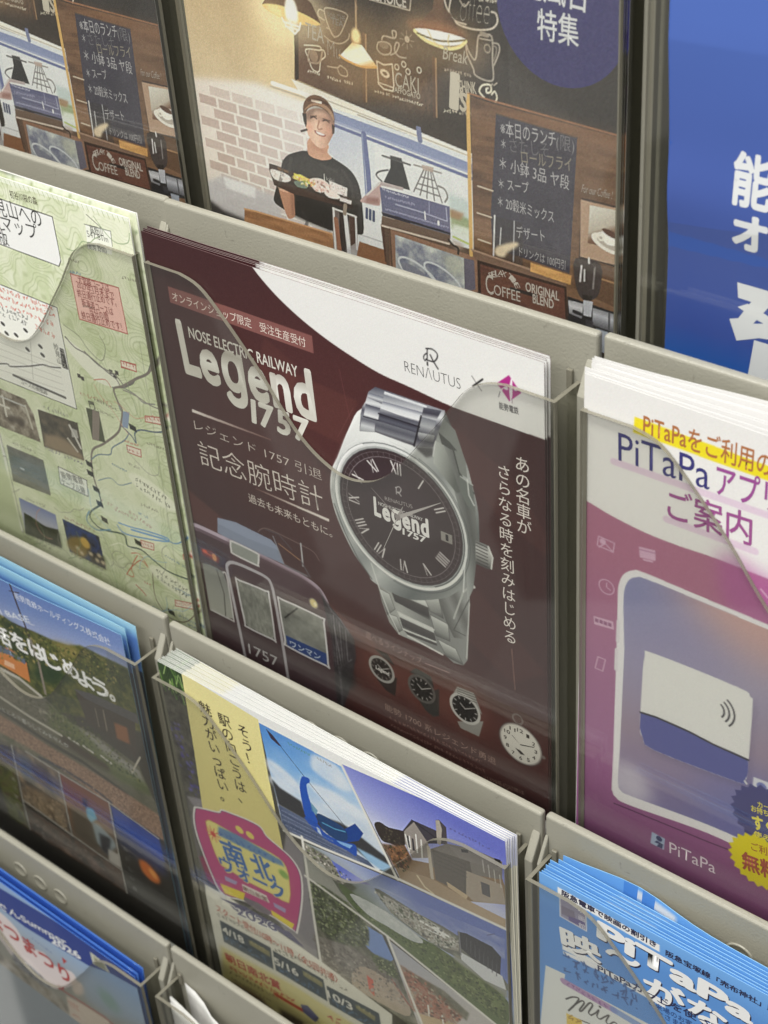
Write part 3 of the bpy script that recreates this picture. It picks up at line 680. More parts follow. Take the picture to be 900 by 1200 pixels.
    a.ell(c, 33.0, 33.0, (58, 43, 45)); a.poly(ellipse((c[0] - 4, c[1] - 10), 22, 16), (68, 52, 60), 0.6, soft=8)
    LG = (208, 204, 204)
    a.ring(c, 29.6, 29.6, (150, 140, 144), 0.28); a.ring(c, 32.0, 32.0, (130, 120, 124), 0.22)
    for k in range(60):
        t = math.radians(k * 6); r0 = 30.0 if k % 5 else 28.8
        a.line([(c[0] + r0 * math.sin(t), c[1] - r0 * math.cos(t)), (c[0] + 32.0 * math.sin(t), c[1] - 32.0 * math.cos(t))], (150, 142, 146), 0.22, 0.7)
    def numeral(k, s, r_=25.6, h=5.6):
        t = math.radians(k * 30); up_ = (math.sin(t), -math.cos(t)); rt = (math.cos(t), math.sin(t))
        wid = {'I': 1.5, 'V': 3.0, 'X': 3.0}; tot = sum(wid[q] for q in s); x = -tot / 2
        P = lambda xx, yy: (c[0] + up_[0] * (r_ + yy) + rt[0] * xx, c[1] + up_[1] * (r_ + yy) + rt[1] * xx)
        for q in s:
            m = x + wid[q] / 2
            if q == 'I': a.line([P(m, -h / 2), P(m, h / 2)], (232, 228, 226), 0.62)
            elif q == 'V': a.line([P(m - 1.2, h / 2), P(m, -h / 2)], (232, 228, 226), 0.72); a.line([P(m + 1.2, h / 2), P(m, -h / 2)], (220, 216, 214), 0.36)
            else: a.line([P(m - 1.2, h / 2), P(m + 1.2, -h / 2)], (232, 228, 226), 0.72); a.line([P(m + 1.2, h / 2), P(m - 1.2, -h / 2)], (220, 216, 214), 0.36)
            x += wid[q]
    for k, s in ((12, 'XII'), (1, 'I'), (2, 'II'), (4, 'IIII'), (5, 'V'), (6, 'VI'), (7, 'VII'), (8, 'VIII'), (9, 'IX'), (10, 'X'), (11, 'XI')): numeral(k, s)
    a.rect(c[0] + 22.0, c[1] - 2.3, c[0] + 28.0, c[1] + 2.6, (150, 146, 140)); a.text('1', (c[0] + 24.5, c[1] + 1.6), (c[0] + 26.0, c[1] + 1.6), 4.6, (40, 34, 36), 0.02)
    a.text('RENAUTUS', *[(129.7,93.6),(144.7,92.0)], 2.9, (190, 182, 180), -0.01)
    a.line(smooth_path([(136.0,84.7),(137.9,83.5),(139.0,84.5),(137.8,86.7),(136.4,86.6)], 4), LG, 0.45); a.line([(136.4,84.3),(136.3,87.8)], LG, 0.45); a.line([(137.3,86.3),(138.8,87.9)], LG, 0.5)
    a.text('L', *[(122.8,103.7),(126.7,103.8)], 13.6, (240, 238, 236), 0.04, tight=0.1); a.text('egend', *[(127.5,104.0),(152.9,103.7)], 13.0, (240, 238, 236), 0.04, tight=0.16)
    a.text('1757', *[(138.1,108.0),(150.7,107.7)], 4.6, (240, 238, 236), 0.03, shear=0.1); a.text('NOSE ELECTRIC RAILWAY', *[(125.7,97.5),(149.9,96.6)], 2.5, (226, 222, 220), 0.012)
    hub = [(136.1,100.0)][0]
    def hand(p, w0, col): 
        d = np.array(p) - hub; n = np.array((-d[1], d[0])) / np.hypot(*d)
        a.shape([tuple(np.array(hub) + n * w0), tuple(hub - n * w0), tuple(np.array(p) - n * 0.12), tuple(np.array(p) + n * 0.12)], col)
    hand([(160.2,83.0)][0], 1.0, (186, 180, 178)); hand([(122.3,89.9)][0], 0.28, (150, 140, 140)); hand([(126.5,120.6)][0], 0.26, (190, 184, 182)); hand([(139.4,93.1)][0], 0.8, (170, 164, 162))
    a.shape(ellipse(hub, 1.5, 1.5), (150, 142, 142))

    # hairlines, screws and brushed streaks on the steel
    rg = random.Random(4)
    for k in range(46):
        t = rg.uniform(2.0, 5.4); r0 = rg.uniform(36.5, 38.5)
        a.line([(c[0] + r0 * math.cos(t), c[1] + r0 * math.sin(t)), (c[0] + r0 * math.cos(t + 0.25), c[1] + r0 * math.sin(t + 0.25))], rg.choice(((250, 250, 248), (150, 154, 154), (214, 216, 214))), 0.3, 0.35)
    a.ring(c, 37.2, 37.2, (70, 74, 74), 0.4, al=0.7, a0=-70, a1=100)
    for z in ([(157.5,60.8),(158.8,54.6),(159.3,53.2)], [(171.6,106.7),(169.7,125.7)], [(174.5,66.2),(175.0,73.5),(177.4,77.6)]): a.line(z, (236, 238, 236), 0.7, 0.8)
    a.line([(99.4,107.3),(103.9,120.4),(110.6,132.8),(117.8,141.3)], (96, 100, 100), 0.8, 0.8); a.line([(118.4,132.4),(121.7,144.3),(126.6,157.4),(131.6,166.9)], (230, 232, 228), 0.7, 0.8); a.line([(172.7,130.5),(169.8,162.7)], (226, 228, 224), 0.7, 0.7)
    a.grain(3.0, 5)
    # ---- line-up of four small pieces
    TAN = (150, 116, 106)
    a.text('選べるラインナップ', *[(110.8,178.5),(143.9,178.9)], 4.6, TAN, 0.0)
    a.line([(145.9,177.4),(159.5,176.2)], (190, 160, 150), 0.35)
    def small(cx, cy, r_, strap_up, strap_dn, strap, case_, dial, mk):
        ctr = (cx, cy)
        a.poly(ellipse(ctr, r_ * 2.0, r_ * 2.2), (126, 78, 66), 0.35, soft=5)
        a.poly(strap_up, strap); a.poly(strap_dn, strap)
        a.ell(ctr, r_ + 1.5, r_ + 1.5, case_); a.ell(ctr, r_, r_, dial)
        for k in range(12):
            t = math.radians(k * 30); a.line([(cx + (r_ - 1.6) * math.sin(t), cy - (r_ - 1.6) * math.cos(t)), (cx + (r_ - 0.5) * math.sin(t), cy - (r_ - 0.5) * math.cos(t))], mk, 0.55, 0.9)
        a.line([(cx, cy), (cx + r_ * 0.6, cy - r_ * 0.35)], (200, 196, 192), 0.45); a.line([(cx, cy), (cx - r_ * 0.35, cy - r_ * 0.3)], (200, 196, 192), 0.5)
    z = lambda *q: q
    p1 = [(118.9,194.4)][0]
    small(*p1, 6.3, [(115.5,183.1),(123.4,182.6),(127.5,188.6),(121.2,186.4)], [(115.2,202.1),(128.2,194.9),(125.9,207.6),(120.7,206.8)], (44, 32, 32), (170, 168, 164), (36, 26, 28), (150, 140, 136))
    a.text('Legend', (p1[0] - 3.6, p1[1] + 1.2), (p1[0] + 4.4, p1[1] + 1.8), 3.2, (214, 210, 206), 0.03)
    p2 = [(142.6,194.6)][0]
    small(*p2, 6.6, [(135.9,187.7),(140.0,183.0),(148.7,183.9),(150.2,190.4),(144.2,186.9)], [(139.4,201.3),(153.1,189.0),(152.0,206.2),(148.5,208.8),(144.1,207.0)], (50, 48, 48), (96, 92, 90), (24, 20, 22), (196, 190, 186))
    p3 = [(167.4,193.8)][0]
    small(*p3, 7.2, [(160.9,188.3),(163.6,182.3),(172.8,181.5),(177.1,192.3),(166.4,187.4)], [(162.6,204.0),(177.6,196.0),(174.7,206.9),(164.2,207.2)], (150, 148, 144), (196, 194, 190), (22, 20, 24), (206, 202, 200))
    for k in range(4):
        q = [(163.6,183.6),(172.7,182.2)]; a.line([(q[0][0], q[0][1] + k * 1.3), (q[1][0] + 1.5, q[1][1] + k * 1.5)], (70, 66, 66), 0.4)
    p4 = [(197.7,199.0)][0]
    a.ring([(196.5,184.6)][0], 2.6, 2.6, (120, 110, 108), 0.9); a.poly([(195.6,187.2),(198.6,186.4),(198.7,188.9),(195.5,189.6)], (130, 120, 118))
    a.ell(p4, 11.9, 11.9, (84, 70, 70)); a.ell(p4, 11.3, 11.3, (160, 152, 148)); a.ell(p4, 10.6, 10.6, (218, 214, 206))
    for k in range(12):
        t = math.radians(k * 30); s = str(12 if k == 0 else k)
        q = (p4[0] + 8.2 * math.sin(t), p4[1] - 8.2 * math.cos(t))
        a.text(s, (q[0] - 0.8 * len(s), q[1] + 1.1), (q[0] + 0.8 * len(s), q[1] + 1.1), 3.0, (58, 50, 50), 0.01)
    a.shape([(p4[0] - 0.3, p4[1]), (p4[0] + 7.4, p4[1] - 2.4), (p4[0] + 7.4, p4[1] - 2.0), (p4[0], p4[1] + 0.5)], (50, 44, 46)); a.shape([(p4[0], p4[1] + 0.3), (p4[0] - 4.6, p4[1] - 3.0), (p4[0] - 4.4, p4[1] - 3.3)], (50, 44, 46))
    a.poly([(194.7,202.7),(197.6,203.0),(199.9,204.4),(197.6,205.1)], (40, 32, 36)); a.ell([(209.9,200.2)][0], 1.0, 1.0, (120, 110, 106))
    DT = (156, 122, 112)
    a.text('能勢 1700 系レジェンド勇退', *[(119.0,219.2),(183.9,219.4)], 4.7, (158, 124, 114), 0.0)
    for i, (p0, p1_) in enumerate(([(121.2,224.4),(176.1,223.3)], [(121.3,229.3),(177.8,228.3)], [(122.5,233.7),(194.0,232.0)], [(123.2,238.3),(179.5,237.2)])):
        a.micro(p0, p1_, 2.0, (156, 122, 112), 0.9, i)
    a.text('1700系の記憶は', *[(178.7,231.6),(199.2,229.5)], 2.7, DT, 0.0)
    return a

AW = watch_art()
H4 = 299.0
me = paper_mesh('watch_leaflet', AW, 212.4, H4, 0.25, 1, base=(50, 28, 32), rim_col=(120, 96, 98))
lay('watch_leaflet', me, 'L', H4, 'front maroon leaflet showing a large steel wristwatch and a train', 'leaflet', 'maroon wristwatch leaflets')
me2 = paper_mesh('watch_leaflet', AW, 212.4, H4, 0.35, 4, letters=False, rim_col=(128, 112, 112), base=(50, 28, 32), bow=lambda u, v: 1.1 * np.sin(np.pi * np.clip(u * 1.5 - 0.25, 0, 1)) * np.clip(1 - v * 3, 0, 1))
for i, (dx, dz, ln) in enumerate(((0.3, 0.15, 0.16), (-0.7, 0.25, 0.34), (0.6, 0.2, 0.52), (-0.4, 0.5, 0.72))):
    lay('watch_leaflet', me2, 'L', H4, 'maroon and white leaflet stacked behind the front wristwatch leaflet', 'leaflet', 'maroon wristwatch leaflets behind the front one', dx=dx, dy=0.4 + i * 0.05, dz=dz, lean=ln)

# ================================================================== cafe leaflet: a photograph of a small coffee shop
def cafe_art():
    a = Art(0, 62, 214.4, 240, 0.36, (56, 48, 42))
    full = [(0, 60), (214.4, 60), (214.4, 240), (0, 240)]
    # plaster wall, brick dado
    wall = [(-4.1,101.6),(67.8,91.8),(58.8,146.1),(150.8,164.3),(149.6,200.8),(-9.4,243.2)]
    a.grad(wall, [(7.2,121.0)][0], [(-5.4,220.6)][0], [(0, (190, 168, 132)), (0.35, (202, 184, 152)), (0.45, (206, 196, 182)), (1, (176, 168, 166))])
    a.poly(ellipse([(60.4,133.4)][0], 24, 26), (232, 212, 168), 0.65, soft=10)
    a.noise(wall, 9, [(170, 150, 120), (215, 200, 172)], 2, 0.14)
    brick = [(-2.2,155.7),(36.8,150.7),(104.2,156.8),(123.5,207.7),(-1.8,224.8)]
    a.grad(brick, [(-3.4,179.2)][0], [(89.2,185.8)][0], [(0, (214, 204, 196)), (0.5, (226, 222, 218)), (1, (226, 224, 224))], soft=2)
    o = [(2.7,157.1)][0]; e1 = [(35.6,158.3)][0]; e2 = [(3.5,188.1)][0]
    ax = (np.array(e1) - o) / 66.0; ay = (np.array(e2) - o) / 81.0
    rg = random.Random(5)
    for r_ in range(0, 13):
        x = -16 + (r_ % 2) * 12 + rg.random() * 3
        while x < 150:
            w_ = 23 + rg.random() * 4; b = []
            for (p, q) in ((0, 0), (w_ - 3, 0), (w_ - 3, 10.6), (0, 10.6)):
                xx, yy = x + p, r_ * 13.2 + q
                b.append(tuple(o + ax * xx + ay * (yy + 0.0)))
            t = min(1, max(0, (x - 10) / 95)); g = rg.random() * 12
            col = (164 + 30 * t + g * .8, 140 + 42 * t + g, 132 + 50 * t + g)
            if x + ax[0] > -12: a.poly(b, col, 0.68 if r_ > 0 else 0.4)
            x += w_
    # white sill boxes low on the left, dark skirting
    a.poly([(-0.3,203.5),(10.2,198.3),(29.5,199.8),(44.5,201.1),(42.8,213.6),(26.1,223.2),(-0.7,224.5)], (188, 186, 190), 0.9, soft=1.5); a.poly([(10.1,198.7),(29.6,199.4),(28.8,204.8),(11.3,204.1)], (222, 222, 224), 0.9, soft=0.6)
    a.poly([(-1.8,212.2),(7.2,215.8),(21.8,217.2),(20.6,224.6),(-6.4,226.0)], (40, 36, 36), 0.95, soft=1.5)
    # white window head, window with blue frame
    a.poly([(57.5,145.3),(92.5,150.0),(151.0,158.0),(150.2,182.2),(107.2,185.3),(60.7,149.4)], (226, 222, 212)); a.line([(46.6,149.2),(67.1,150.7)], (232, 230, 226), 2.0); a.line([(45.4,150.8),(66.0,152.3)], (170, 160, 150), 0.7, 0.7)
    a.line([(69.9,150.1),(151.0,159.4)], (176, 168, 154), 0.5); a.line([(92.1,153.6),(150.9,160.8)], (150, 142, 132), 0.5)
    a.poly([(76.9,153.3),(110.0,155.8),(156.9,160.3),(155.9,195.9),(81.7,215.5),(74.8,173.3)], (206, 210, 214))
    a.grad([(78.8,155.3),(94.7,156.4),(92.2,184.4),(86.6,181.6),(74.8,173.3)], [(80.1,161.8)][0], [(91.8,181.4)][0], [(0, (184, 190, 206)), (1, (206, 208, 212))])
    a.line([(78.5,155.3),(150.9,162.9)], (60, 58, 78), 1.0); a.line([(78.3,157.1),(117.7,160.3),(151.6,164.4)], (128, 138, 172), 4.2); a.line([(78.4,160.7),(117.4,164.7),(151.5,168.3)], (98, 106, 146), 1.4); a.line([(78.6,158.9),(151.6,166.2)], (150, 158, 186), 1.0)
    a.line([(94.5,161.3),(95.4,176.9),(95.3,188.9)], (98, 106, 146), 2.6); a.line([(93.6,161.5),(93.4,189.3)], (130, 138, 168), 0.9)
    a.line([(122.9,152.9),(123.4,157.7)], (110, 116, 148), 2.4)
    a.noise([(100.0,164.9),(147.4,169.3),(146.7,186.7),(98.6,181.7)], 10, [(204, 206, 208), (222, 222, 222)], 4, 0.5)
    # things on the sill at the right of the window
    a.poly([(136.3,176.9),(147.1,177.9),(146.7,187.4),(136.6,187.8)], (176, 190, 190), 0.8, soft=1); a.poly([(136.8,184.0),(147.2,185.8),(146.9,193.3),(137.3,192.0)], (132, 146, 104), 0.85, soft=0.8); a.poly([(136.8,183.3),(143.9,183.7),(141.7,187.2),(136.7,187.0)], (150, 112, 82), 0.8, soft=0.8); a.poly([(138.2,189.6),(146.6,189.7),(146.4,194.9),(137.1,195.1)], (206, 212, 206), 0.9, soft=0.5)
    a.line([(138.0,195.2),(146.0,196.5)], (176, 190, 120), 1.0)
    # chalkboards
    a.grad([(66.1,92.1),(59.4,144.9),(72.6,146.8),(168.5,156.8),(169.8,78.0)], [(61.4,143.9)][0], [(152.8,104.6)][0], [(0, (104, 78, 62)), (0.18, (76, 62, 54)), (0.4, (50, 45, 42)), (0.62, (54, 47, 42)), (1, (46, 42, 40))])
    a.poly([(64.3,92.3),(67.4,91.9),(61.8,144.5),(59.8,145.6)], (44, 36, 32))
    for l in ([(98.2,120.0),(96.2,147.1)], [(132.0,123.4),(131.2,146.3)]): a.line(l, (70, 52, 42), 1.6); a.line([(l[0][0] + 1, l[0][1]), (l[1][0] + 1, l[1][1])], (158, 126, 96), 0.8, 0.8)
    a.poly([(62.8,133.0),(95.9,136.7),(95.0,146.7),(62.4,143.7)], (120, 92, 74), 0.4, soft=6); a.poly(ellipse([(115.2,135.5)][0], 18, 12), (130, 100, 74), 0.5, soft=6); a.noise([(103.0,129.3),(131.1,132.8),(130.4,145.8),(101.7,143.9)], 2.2, [(70, 56, 48), (128, 100, 78)], 5, 0.45, soft=2, stretch=0.4)
    CH = (206, 196, 178); CD = (160, 152, 140)
    # left board: cup, TEA, mug, Mu, jug
    a.line(smooth_path([(78.9,113.4),(81.0,112.5),(87.1,112.7),(90.5,113.7),(89.9,115.8),(86.2,121.8),(82.9,123.5),(80.8,120.9),(79.3,116.9)], 4, True), CD, 0.5); a.line([(79.3,120.5),(80.8,120.9),(82.9,123.8)], CD, 0.5); a.line(smooth_path([(77.7,124.1),(81.1,125.7),(85.8,125.8),(89.9,123.5),(90.9,121.0)], 4), CD, 0.5); a.line(smooth_path([(78.4,114.1),(76.1,113.9),(75.4,116.4),(78.4,117.7)], 4), CD, 0.5)
    a.text('FOR THE', *[(80.5,116.6),(89.4,116.5)], 3.2, CD, -0.01); a.text('TEA', *[(81.9,118.3),(88.0,119.1)], 3.6, CD, 0); a.text('ICE', *[(81.5,110.7),(86.5,110.8)], 3.2, (120, 112, 104), -0.01)
    a.text('TEA', *[(67.5,126.2),(77.2,127.3)], 9.0, CH, 0.0)
    a.line(smooth_path([(66.5,129.7),(72.8,128.9),(75.2,129.1),(74.7,130.4),(69.4,130.8),(66.9,131.8),(68.1,134.7),(69.7,138.8),(73.2,139.4),(74.6,134.8),(77.2,132.5),(76.7,130.1),(74.7,130.4)], 4), CH, 0.55); a.ell([(71.1,133.4)][0], 2.2, 2.6, (134, 112, 94)); a.line(smooth_path([(68.9,131.5),(68.0,136.0),(73.7,135.6),(75.8,130.9)], 4), (150, 130, 112), 0.8)
    a.text('Mu', *[(78.7,131.9),(85.1,132.4)], 10, CH, -0.03); a.line(smooth_path([(78.0,136.3),(83.2,136.0),(84.9,134.8),(87.9,136.1),(88.0,138.5),(84.5,138.5),(83.2,136.3)], 4), (170, 158, 140), 0.5)
    for p, q in (([(67.0,140.8),(73.9,141.1)]), ([(77.4,141.4),(84.2,141.7)]), ([(86.2,141.6),(91.3,141.7)])): a.micro(p, q, 1.2, CH, 0.9)
    # middle board
    a.text('YOUR CHOICE', *[(91.5,105.3),(120.1,106.3)], 6.4, (214, 206, 194), 0.02); a.line([(102.4,105.9),(121.7,107.0),(123.0,99.2)], CD, 0.5)
    a.line(smooth_path([(105.0,122.4),(104.5,124.6),(107.0,126.3),(110.8,125.3),(111.4,122.2),(108.9,121.2),(105.8,121.7)], 4, True), CD, 0.6); a.ell([(108.0,122.7)][0], 2.4, 1.2, (104, 94, 84)); a.line(smooth_path([(107.1,120.6),(108.3,118.9),(113.5,118.9),(114.4,116.4),(112.6,116.2),(112.8,118.5)], 4), CD, 0.6); a.line(smooth_path([(111.1,125.8),(113.9,124.2),(115.6,120.9),(114.1,120.6),(113.2,123.7),(115.2,125.7),(118.6,125.7)], 4), CD, 0.6)
    a.line([(103.9,129.5),(104.1,138.6),(106.6,140.2),(111.2,140.2),(111.8,137.7),(111.6,129.3),(107.4,130.4),(103.9,129.5)], CH, 0.6); a.ell([(107.6,133.8)][0], 2.4, 1.6, CH, rot=15); a.ell([(107.6,133.8)][0], 1.2, 0.7, (90, 74, 62), rot=15); a.line([(103.8,138.0),(111.2,138.7)], CH, 0.45)
    for p in [(113.8,130.1),(117.3,128.4),(119.2,130.9),(124.7,129.3)]: a.ring(p, 1.0, 1.1, CH, 0.45)
    for k in range(8): 
        p = [(119.5,118.6)][0]; t = k * 0.785; a.line([(p[0] + 1.8 * math.cos(t), p[1] + 1.8 * math.sin(t)), (p[0] + 3.4 * math.cos(t), p[1] + 3.4 * math.sin(t))], (112, 104, 94), 0.4)
    a.ell([(119.6,118.3)][0], 1.2, 1.3, CD)
    a.text('CAKI', *[(112.5,137.9),(124.0,138.5)], 8.6, CH, 0.0); a.text('AFFOGATO', *[(111.9,140.3),(124.6,140.8)], 3.2, CH, 0.02); a.micro(*[(101.9,142.4),(126.6,143.6)], 1.2, CH, 0.8)
    # right board
    a.text('Coffee', *[(140.0,107.6),(157.8,106.6)], 16, (190, 182, 170), -0.05, shear=0.2); a.line(smooth_path([(138.2,100.7),(139.5,103.8),(143.4,108.2),(151.0,109.2),(158.5,107.9),(161.6,105.2),(161.3,102.0),(159.3,101.5)], 5), (178, 170, 160), 0.7); a.line(smooth_path([(141.0,100.2),(140.1,104.8),(142.1,107.3),(147.6,108.0)], 4), (178, 170, 160), 0.6); a.line(smooth_path([(145.2,99.6),(147.2,101.5),(149.3,99.5)], 4), CD, 0.5); a.micro(*[(154.0,98.5),(163.7,97.8)], 1.0, CH, 0.8)
    a.line(smooth_path([(147.3,114.8),(148.6,118.0),(150.9,120.5),(152.0,118.6),(152.9,112.2),(154.3,110.8),(159.1,110.6),(159.2,119.5),(159.5,125.2),(158.6,127.1),(155.2,127.4),(151.1,126.2),(150.4,124.0),(147.8,119.3),(147.3,115.4)], 4), (150, 144, 136), 0.65); a.line([(153.6,112.1),(158.7,112.0)], (150, 144, 136), 0.5); a.ell([(155.8,110.3)][0], 2.2, 0.9, (130, 124, 116), rot=12); a.line(smooth_path([(159.3,112.8),(162.0,112.9),(162.3,115.6),(159.8,121.1)], 4), (150, 144, 136), 0.6); a.line(smooth_path([(159.7,113.8),(161.0,114.2),(160.9,116.4),(159.7,119.5)], 4), (120, 114, 108), 0.5); a.ring([(157.0,115.3)][0], 1.3, 1.5, (126, 120, 112), 0.5)
    a.text('Break', *[(136.3,122.8),(147.7,123.0)], 7.4, CH, 0.0, shear=0.15); a.micro(*[(136.9,127.3),(150.0,127.5)], 1.2, CD, 0.8)
    a.text('1', *[(138.4,141.0),(142.9,141.4)], 20, (214, 206, 190), 0.03); a.text('THINK', *[(143.2,134.1),(151.6,133.5)], 6.4, CH, 0.02); a.text('& I', *[(143.3,136.4),(146.9,136.8)], 6.5, CH, 0.02); a.text('S', *[(143.3,141.1),(146.7,141.4)], 10, CH, 0.03)
    a.line(smooth_path([(155.0,134.2),(152.9,132.2),(154.4,129.6),(157.9,128.9),(158.2,131.2),(156.4,132.1),(156.1,130.7),(156.8,130.3)], 4), CH, 0.8); a.line(smooth_path([(158.5,132.3),(159.9,130.9),(160.9,133.0),(160.1,134.9)], 4), CH, 0.7); a.line([(157.9,129.8),(158.9,128.2)], CD, 0.5); a.line([(159.6,128.6),(161.0,127.5)], CD, 0.5); a.micro(*[(135.8,143.8),(150.5,142.4)], 1.3, CH, 0.8)
    # dark ceiling on the right
    a.grad([(164.8,72.9),(217.7,66.0),(219.0,132.9),(214.9,138.1),(168.8,136.1),(166.6,130.7)], [(182.5,111.9)][0], [(204.2,132.8)][0], [(0, (56, 52, 50)), (1, (46, 43, 42))]); a.poly([(208.5,78.3),(218.0,77.0),(218.2,90.5),(210.9,91.1)], (196, 190, 186)); a.poly([(210.2,91.8),(218.5,91.0),(218.7,95.0),(211.0,95.1)], (128, 106, 86))
    for p in [(207.9,108.6),(168.1,153.8),(181.3,116.8)]: a.ell(p, 0.4, 0.4, (200, 196, 190))
    # lamps
    a.line([(96.9,87.9),(94.4,120.0)], (150, 128, 104), 0.9); a.line([(91.8,88.6),(94.0,101.0),(96.1,110.5)], (90, 72, 58), 0.5)
    a.poly(ellipse([(60.1,117.9)][0], 22, 13), (250, 232, 190), 0.55, soft=6)
    a.grad([(45.5,116.6),(47.0,114.8),(53.6,109.0),(59.6,106.3),(66.4,108.8),(72.4,112.1),(76.3,119.2),(75.4,120.3),(65.7,121.6),(51.3,119.7)], [(46.5,116.7)][0], [(74.9,113.8)][0], [(0, (130, 104, 78)), (0.5, (112, 88, 68)), (1, (86, 66, 54))]); a.poly(smooth_path([(45.8,116.6),(51.0,115.7),(60.0,115.8),(68.6,117.2),(75.1,119.1),(75.4,120.3),(68.1,121.5),(57.6,121.1),(49.7,119.3),(46.2,117.7)], 4, True), (232, 196, 132)); a.poly(smooth_path([(47.6,116.9),(55.0,116.3),(56.1,120.7),(49.7,119.3)], 4, True), (246, 222, 170), 0.8, soft=1)
    a.ell([(61.1,117.4)][0], 3.4, 6.2, (255, 250, 236), soft=0.8); a.poly([(56.1,120.1),(65.8,121.0),(64.7,123.3),(61.9,126.0),(59.1,125.4),(56.9,123.7)], (226, 206, 170), 0.7, soft=0.8)
    for q in ([(55.7,120.5),(57.7,123.5),(61.9,126.0)], [(59.7,120.7),(60.6,123.7),(61.7,126.0)], [(65.6,121.0),(64.6,123.6),(62.1,125.9)], [(56.3,121.9),(64.8,122.7)], [(57.3,123.6),(64.2,124.0)]): a.line(q, (252, 240, 214), 0.8)
    a.poly(ellipse([(94.5,128.1)][0], 22, 18), (200, 160, 110), 0.4, soft=7)
    a.poly([(92.1,124.4),(91.5,122.7),(93.3,119.7),(96.0,119.5),(96.8,123.6),(95.9,124.9)], (178, 138, 92), soft=0.5); a.ell([(94.1,121.3)][0], 2.2, 3, (240, 214, 160), soft=0.6)
    a.grad([(92.1,124.2),(96.9,124.5),(103.7,131.6),(103.3,132.5),(95.9,133.4),(88.3,132.0),(84.9,130.8)], [(92.7,124.3)][0], [(96.2,133.2)][0], [(0, (226, 190, 136)), (0.3, (250, 236, 208)), (0.8, (246, 232, 206)), (1, (222, 184, 128))]); a.line(smooth_path([(84.9,130.6),(88.3,132.0),(95.9,133.2),(103.5,132.1)], 4), (204, 158, 96), 0.9)
    a.poly(ellipse([(134.8,116.4)][0], 24, 12), (230, 190, 140), 0.35, soft=7)
    a.grad([(133.9,98.0),(137.7,97.4),(137.8,103.5),(140.8,105.2),(144.7,110.8),(147.7,113.8),(134.8,114.2),(123.2,113.8),(126.4,110.4),(132.4,104.9)], [(125.2,109.0)][0], [(147.0,107.1)][0], [(0, (96, 78, 66)), (0.5, (104, 80, 64)), (1, (74, 62, 56))]); a.poly(ellipse([(133.8,112.1)][0], 14, 3), (172, 122, 88), 0.6, soft=2)
    a.poly(smooth_path([(123.3,113.8),(127.7,112.8),(136.3,112.5),(144.6,113.0),(147.6,113.8),(146.6,115.2),(140.2,117.2),(133.2,117.6),(126.1,115.9)], 4, True), (252, 246, 232)); a.line(smooth_path([(123.5,114.3),(128.2,117.0),(134.6,118.2),(139.5,118.4),(144.5,116.8),(147.3,114.3)], 4), (226, 206, 150), 1.4); a.line(smooth_path([(124.7,115.0),(131.8,116.1),(138.9,115.8),(147.0,113.9)], 4), (120, 106, 70), 0.7); a.line([(129.8,113.0),(131.8,116.4),(134.6,118.2)], (206, 190, 150), 0.5); a.line([(139.7,113.0),(138.9,116.0),(140.2,118.1)], (206, 190, 150), 0.5)
    # person in black T-shirt and cap holding a tray
    P = lambda *q: None
    body = smooth_path([(62.5,175.4),(56.1,177.4),(51.0,179.9),(47.8,183.4),(45.9,188.1),(41.8,197.7),(40.0,203.3),(44.0,205.6),(51.5,207.1),(67.4,209.0),(78.8,209.0),(85.9,207.2),(90.3,206.0),(91.0,195.9),(90.4,186.3),(88.3,181.2),(84.5,178.0),(77.1,175.5),(75.4,175.2)], 3, True)
    a.poly(body, (42, 40, 40)); a.poly([(52.9,196.6),(73.8,198.7),(72.6,209.8),(66.5,209.2),(51.4,207.8)], (26, 25, 27), 0.8, soft=1.5); a.poly([(50.3,181.4),(62.4,176.7),(72.4,179.3),(85.0,180.6),(81.0,187.1),(62.9,187.1),(49.6,186.6)], (58, 56, 54), 0.6, soft=2)
    sk = (206, 166, 142); a.poly(smooth_path([(64.5,169.3),(62.9,175.9),(65.7,177.7),(70.9,177.7),(76.2,175.7),(73.9,173.5),(74.7,169.9)], 3, True), (196, 152, 128)); a.poly([(64.7,171.3),(74.0,172.8),(74.0,174.1),(65.4,173.3)], (164, 118, 98), 0.7, soft=1)
    a.poly(smooth_path([(63.9,158.3),(63.0,162.9),(64.2,168.0),(67.3,171.5),(70.6,172.5),(73.8,170.8),(76.8,166.7),(78.8,162.9),(78.8,159.6),(75.9,155.6),(70.0,155.4)], 3, True), (212, 172, 148)); a.grad(smooth_path([(63.9,158.3),(63.0,162.9),(64.2,168.0),(67.3,171.5),(70.6,172.5),(73.8,170.8),(76.8,166.7),(78.8,162.9),(78.8,159.6),(75.9,155.6),(70.0,155.4)], 3, True), [(63.9,163.3)][0], [(78.3,164.4)][0], [(0, (208, 172, 152)), (0.35, (224, 192, 172)), (0.7, (200, 160, 140)), (1, (152, 116, 102))]); a.poly(smooth_path([(64.1,158.6),(63.4,162.1),(66.0,160.2),(69.9,156.4),(76.6,156.7),(78.7,160.3),(79.4,157.5),(76.8,154.7),(69.2,154.9)], 3, True), (84, 66, 58), 0.75, soft=1.0)
    a.poly([(64.3,159.9),(68.0,158.1),(76.4,158.1),(78.2,161.1),(76.1,160.8),(68.6,160.4),(64.9,162.5)], (150, 114, 98), 0.6, soft=1.2); a.poly([(61.9,159.0),(64.1,158.6),(63.9,163.3),(63.1,164.9),(62.2,162.3)], (48, 38, 34)); a.poly([(77.7,160.5),(79.3,160.8),(78.7,164.3),(77.5,164.9)], (60, 46, 40)); a.line([(60.3,167.2),(63.6,165.8)], (62, 54, 50), 0.9)
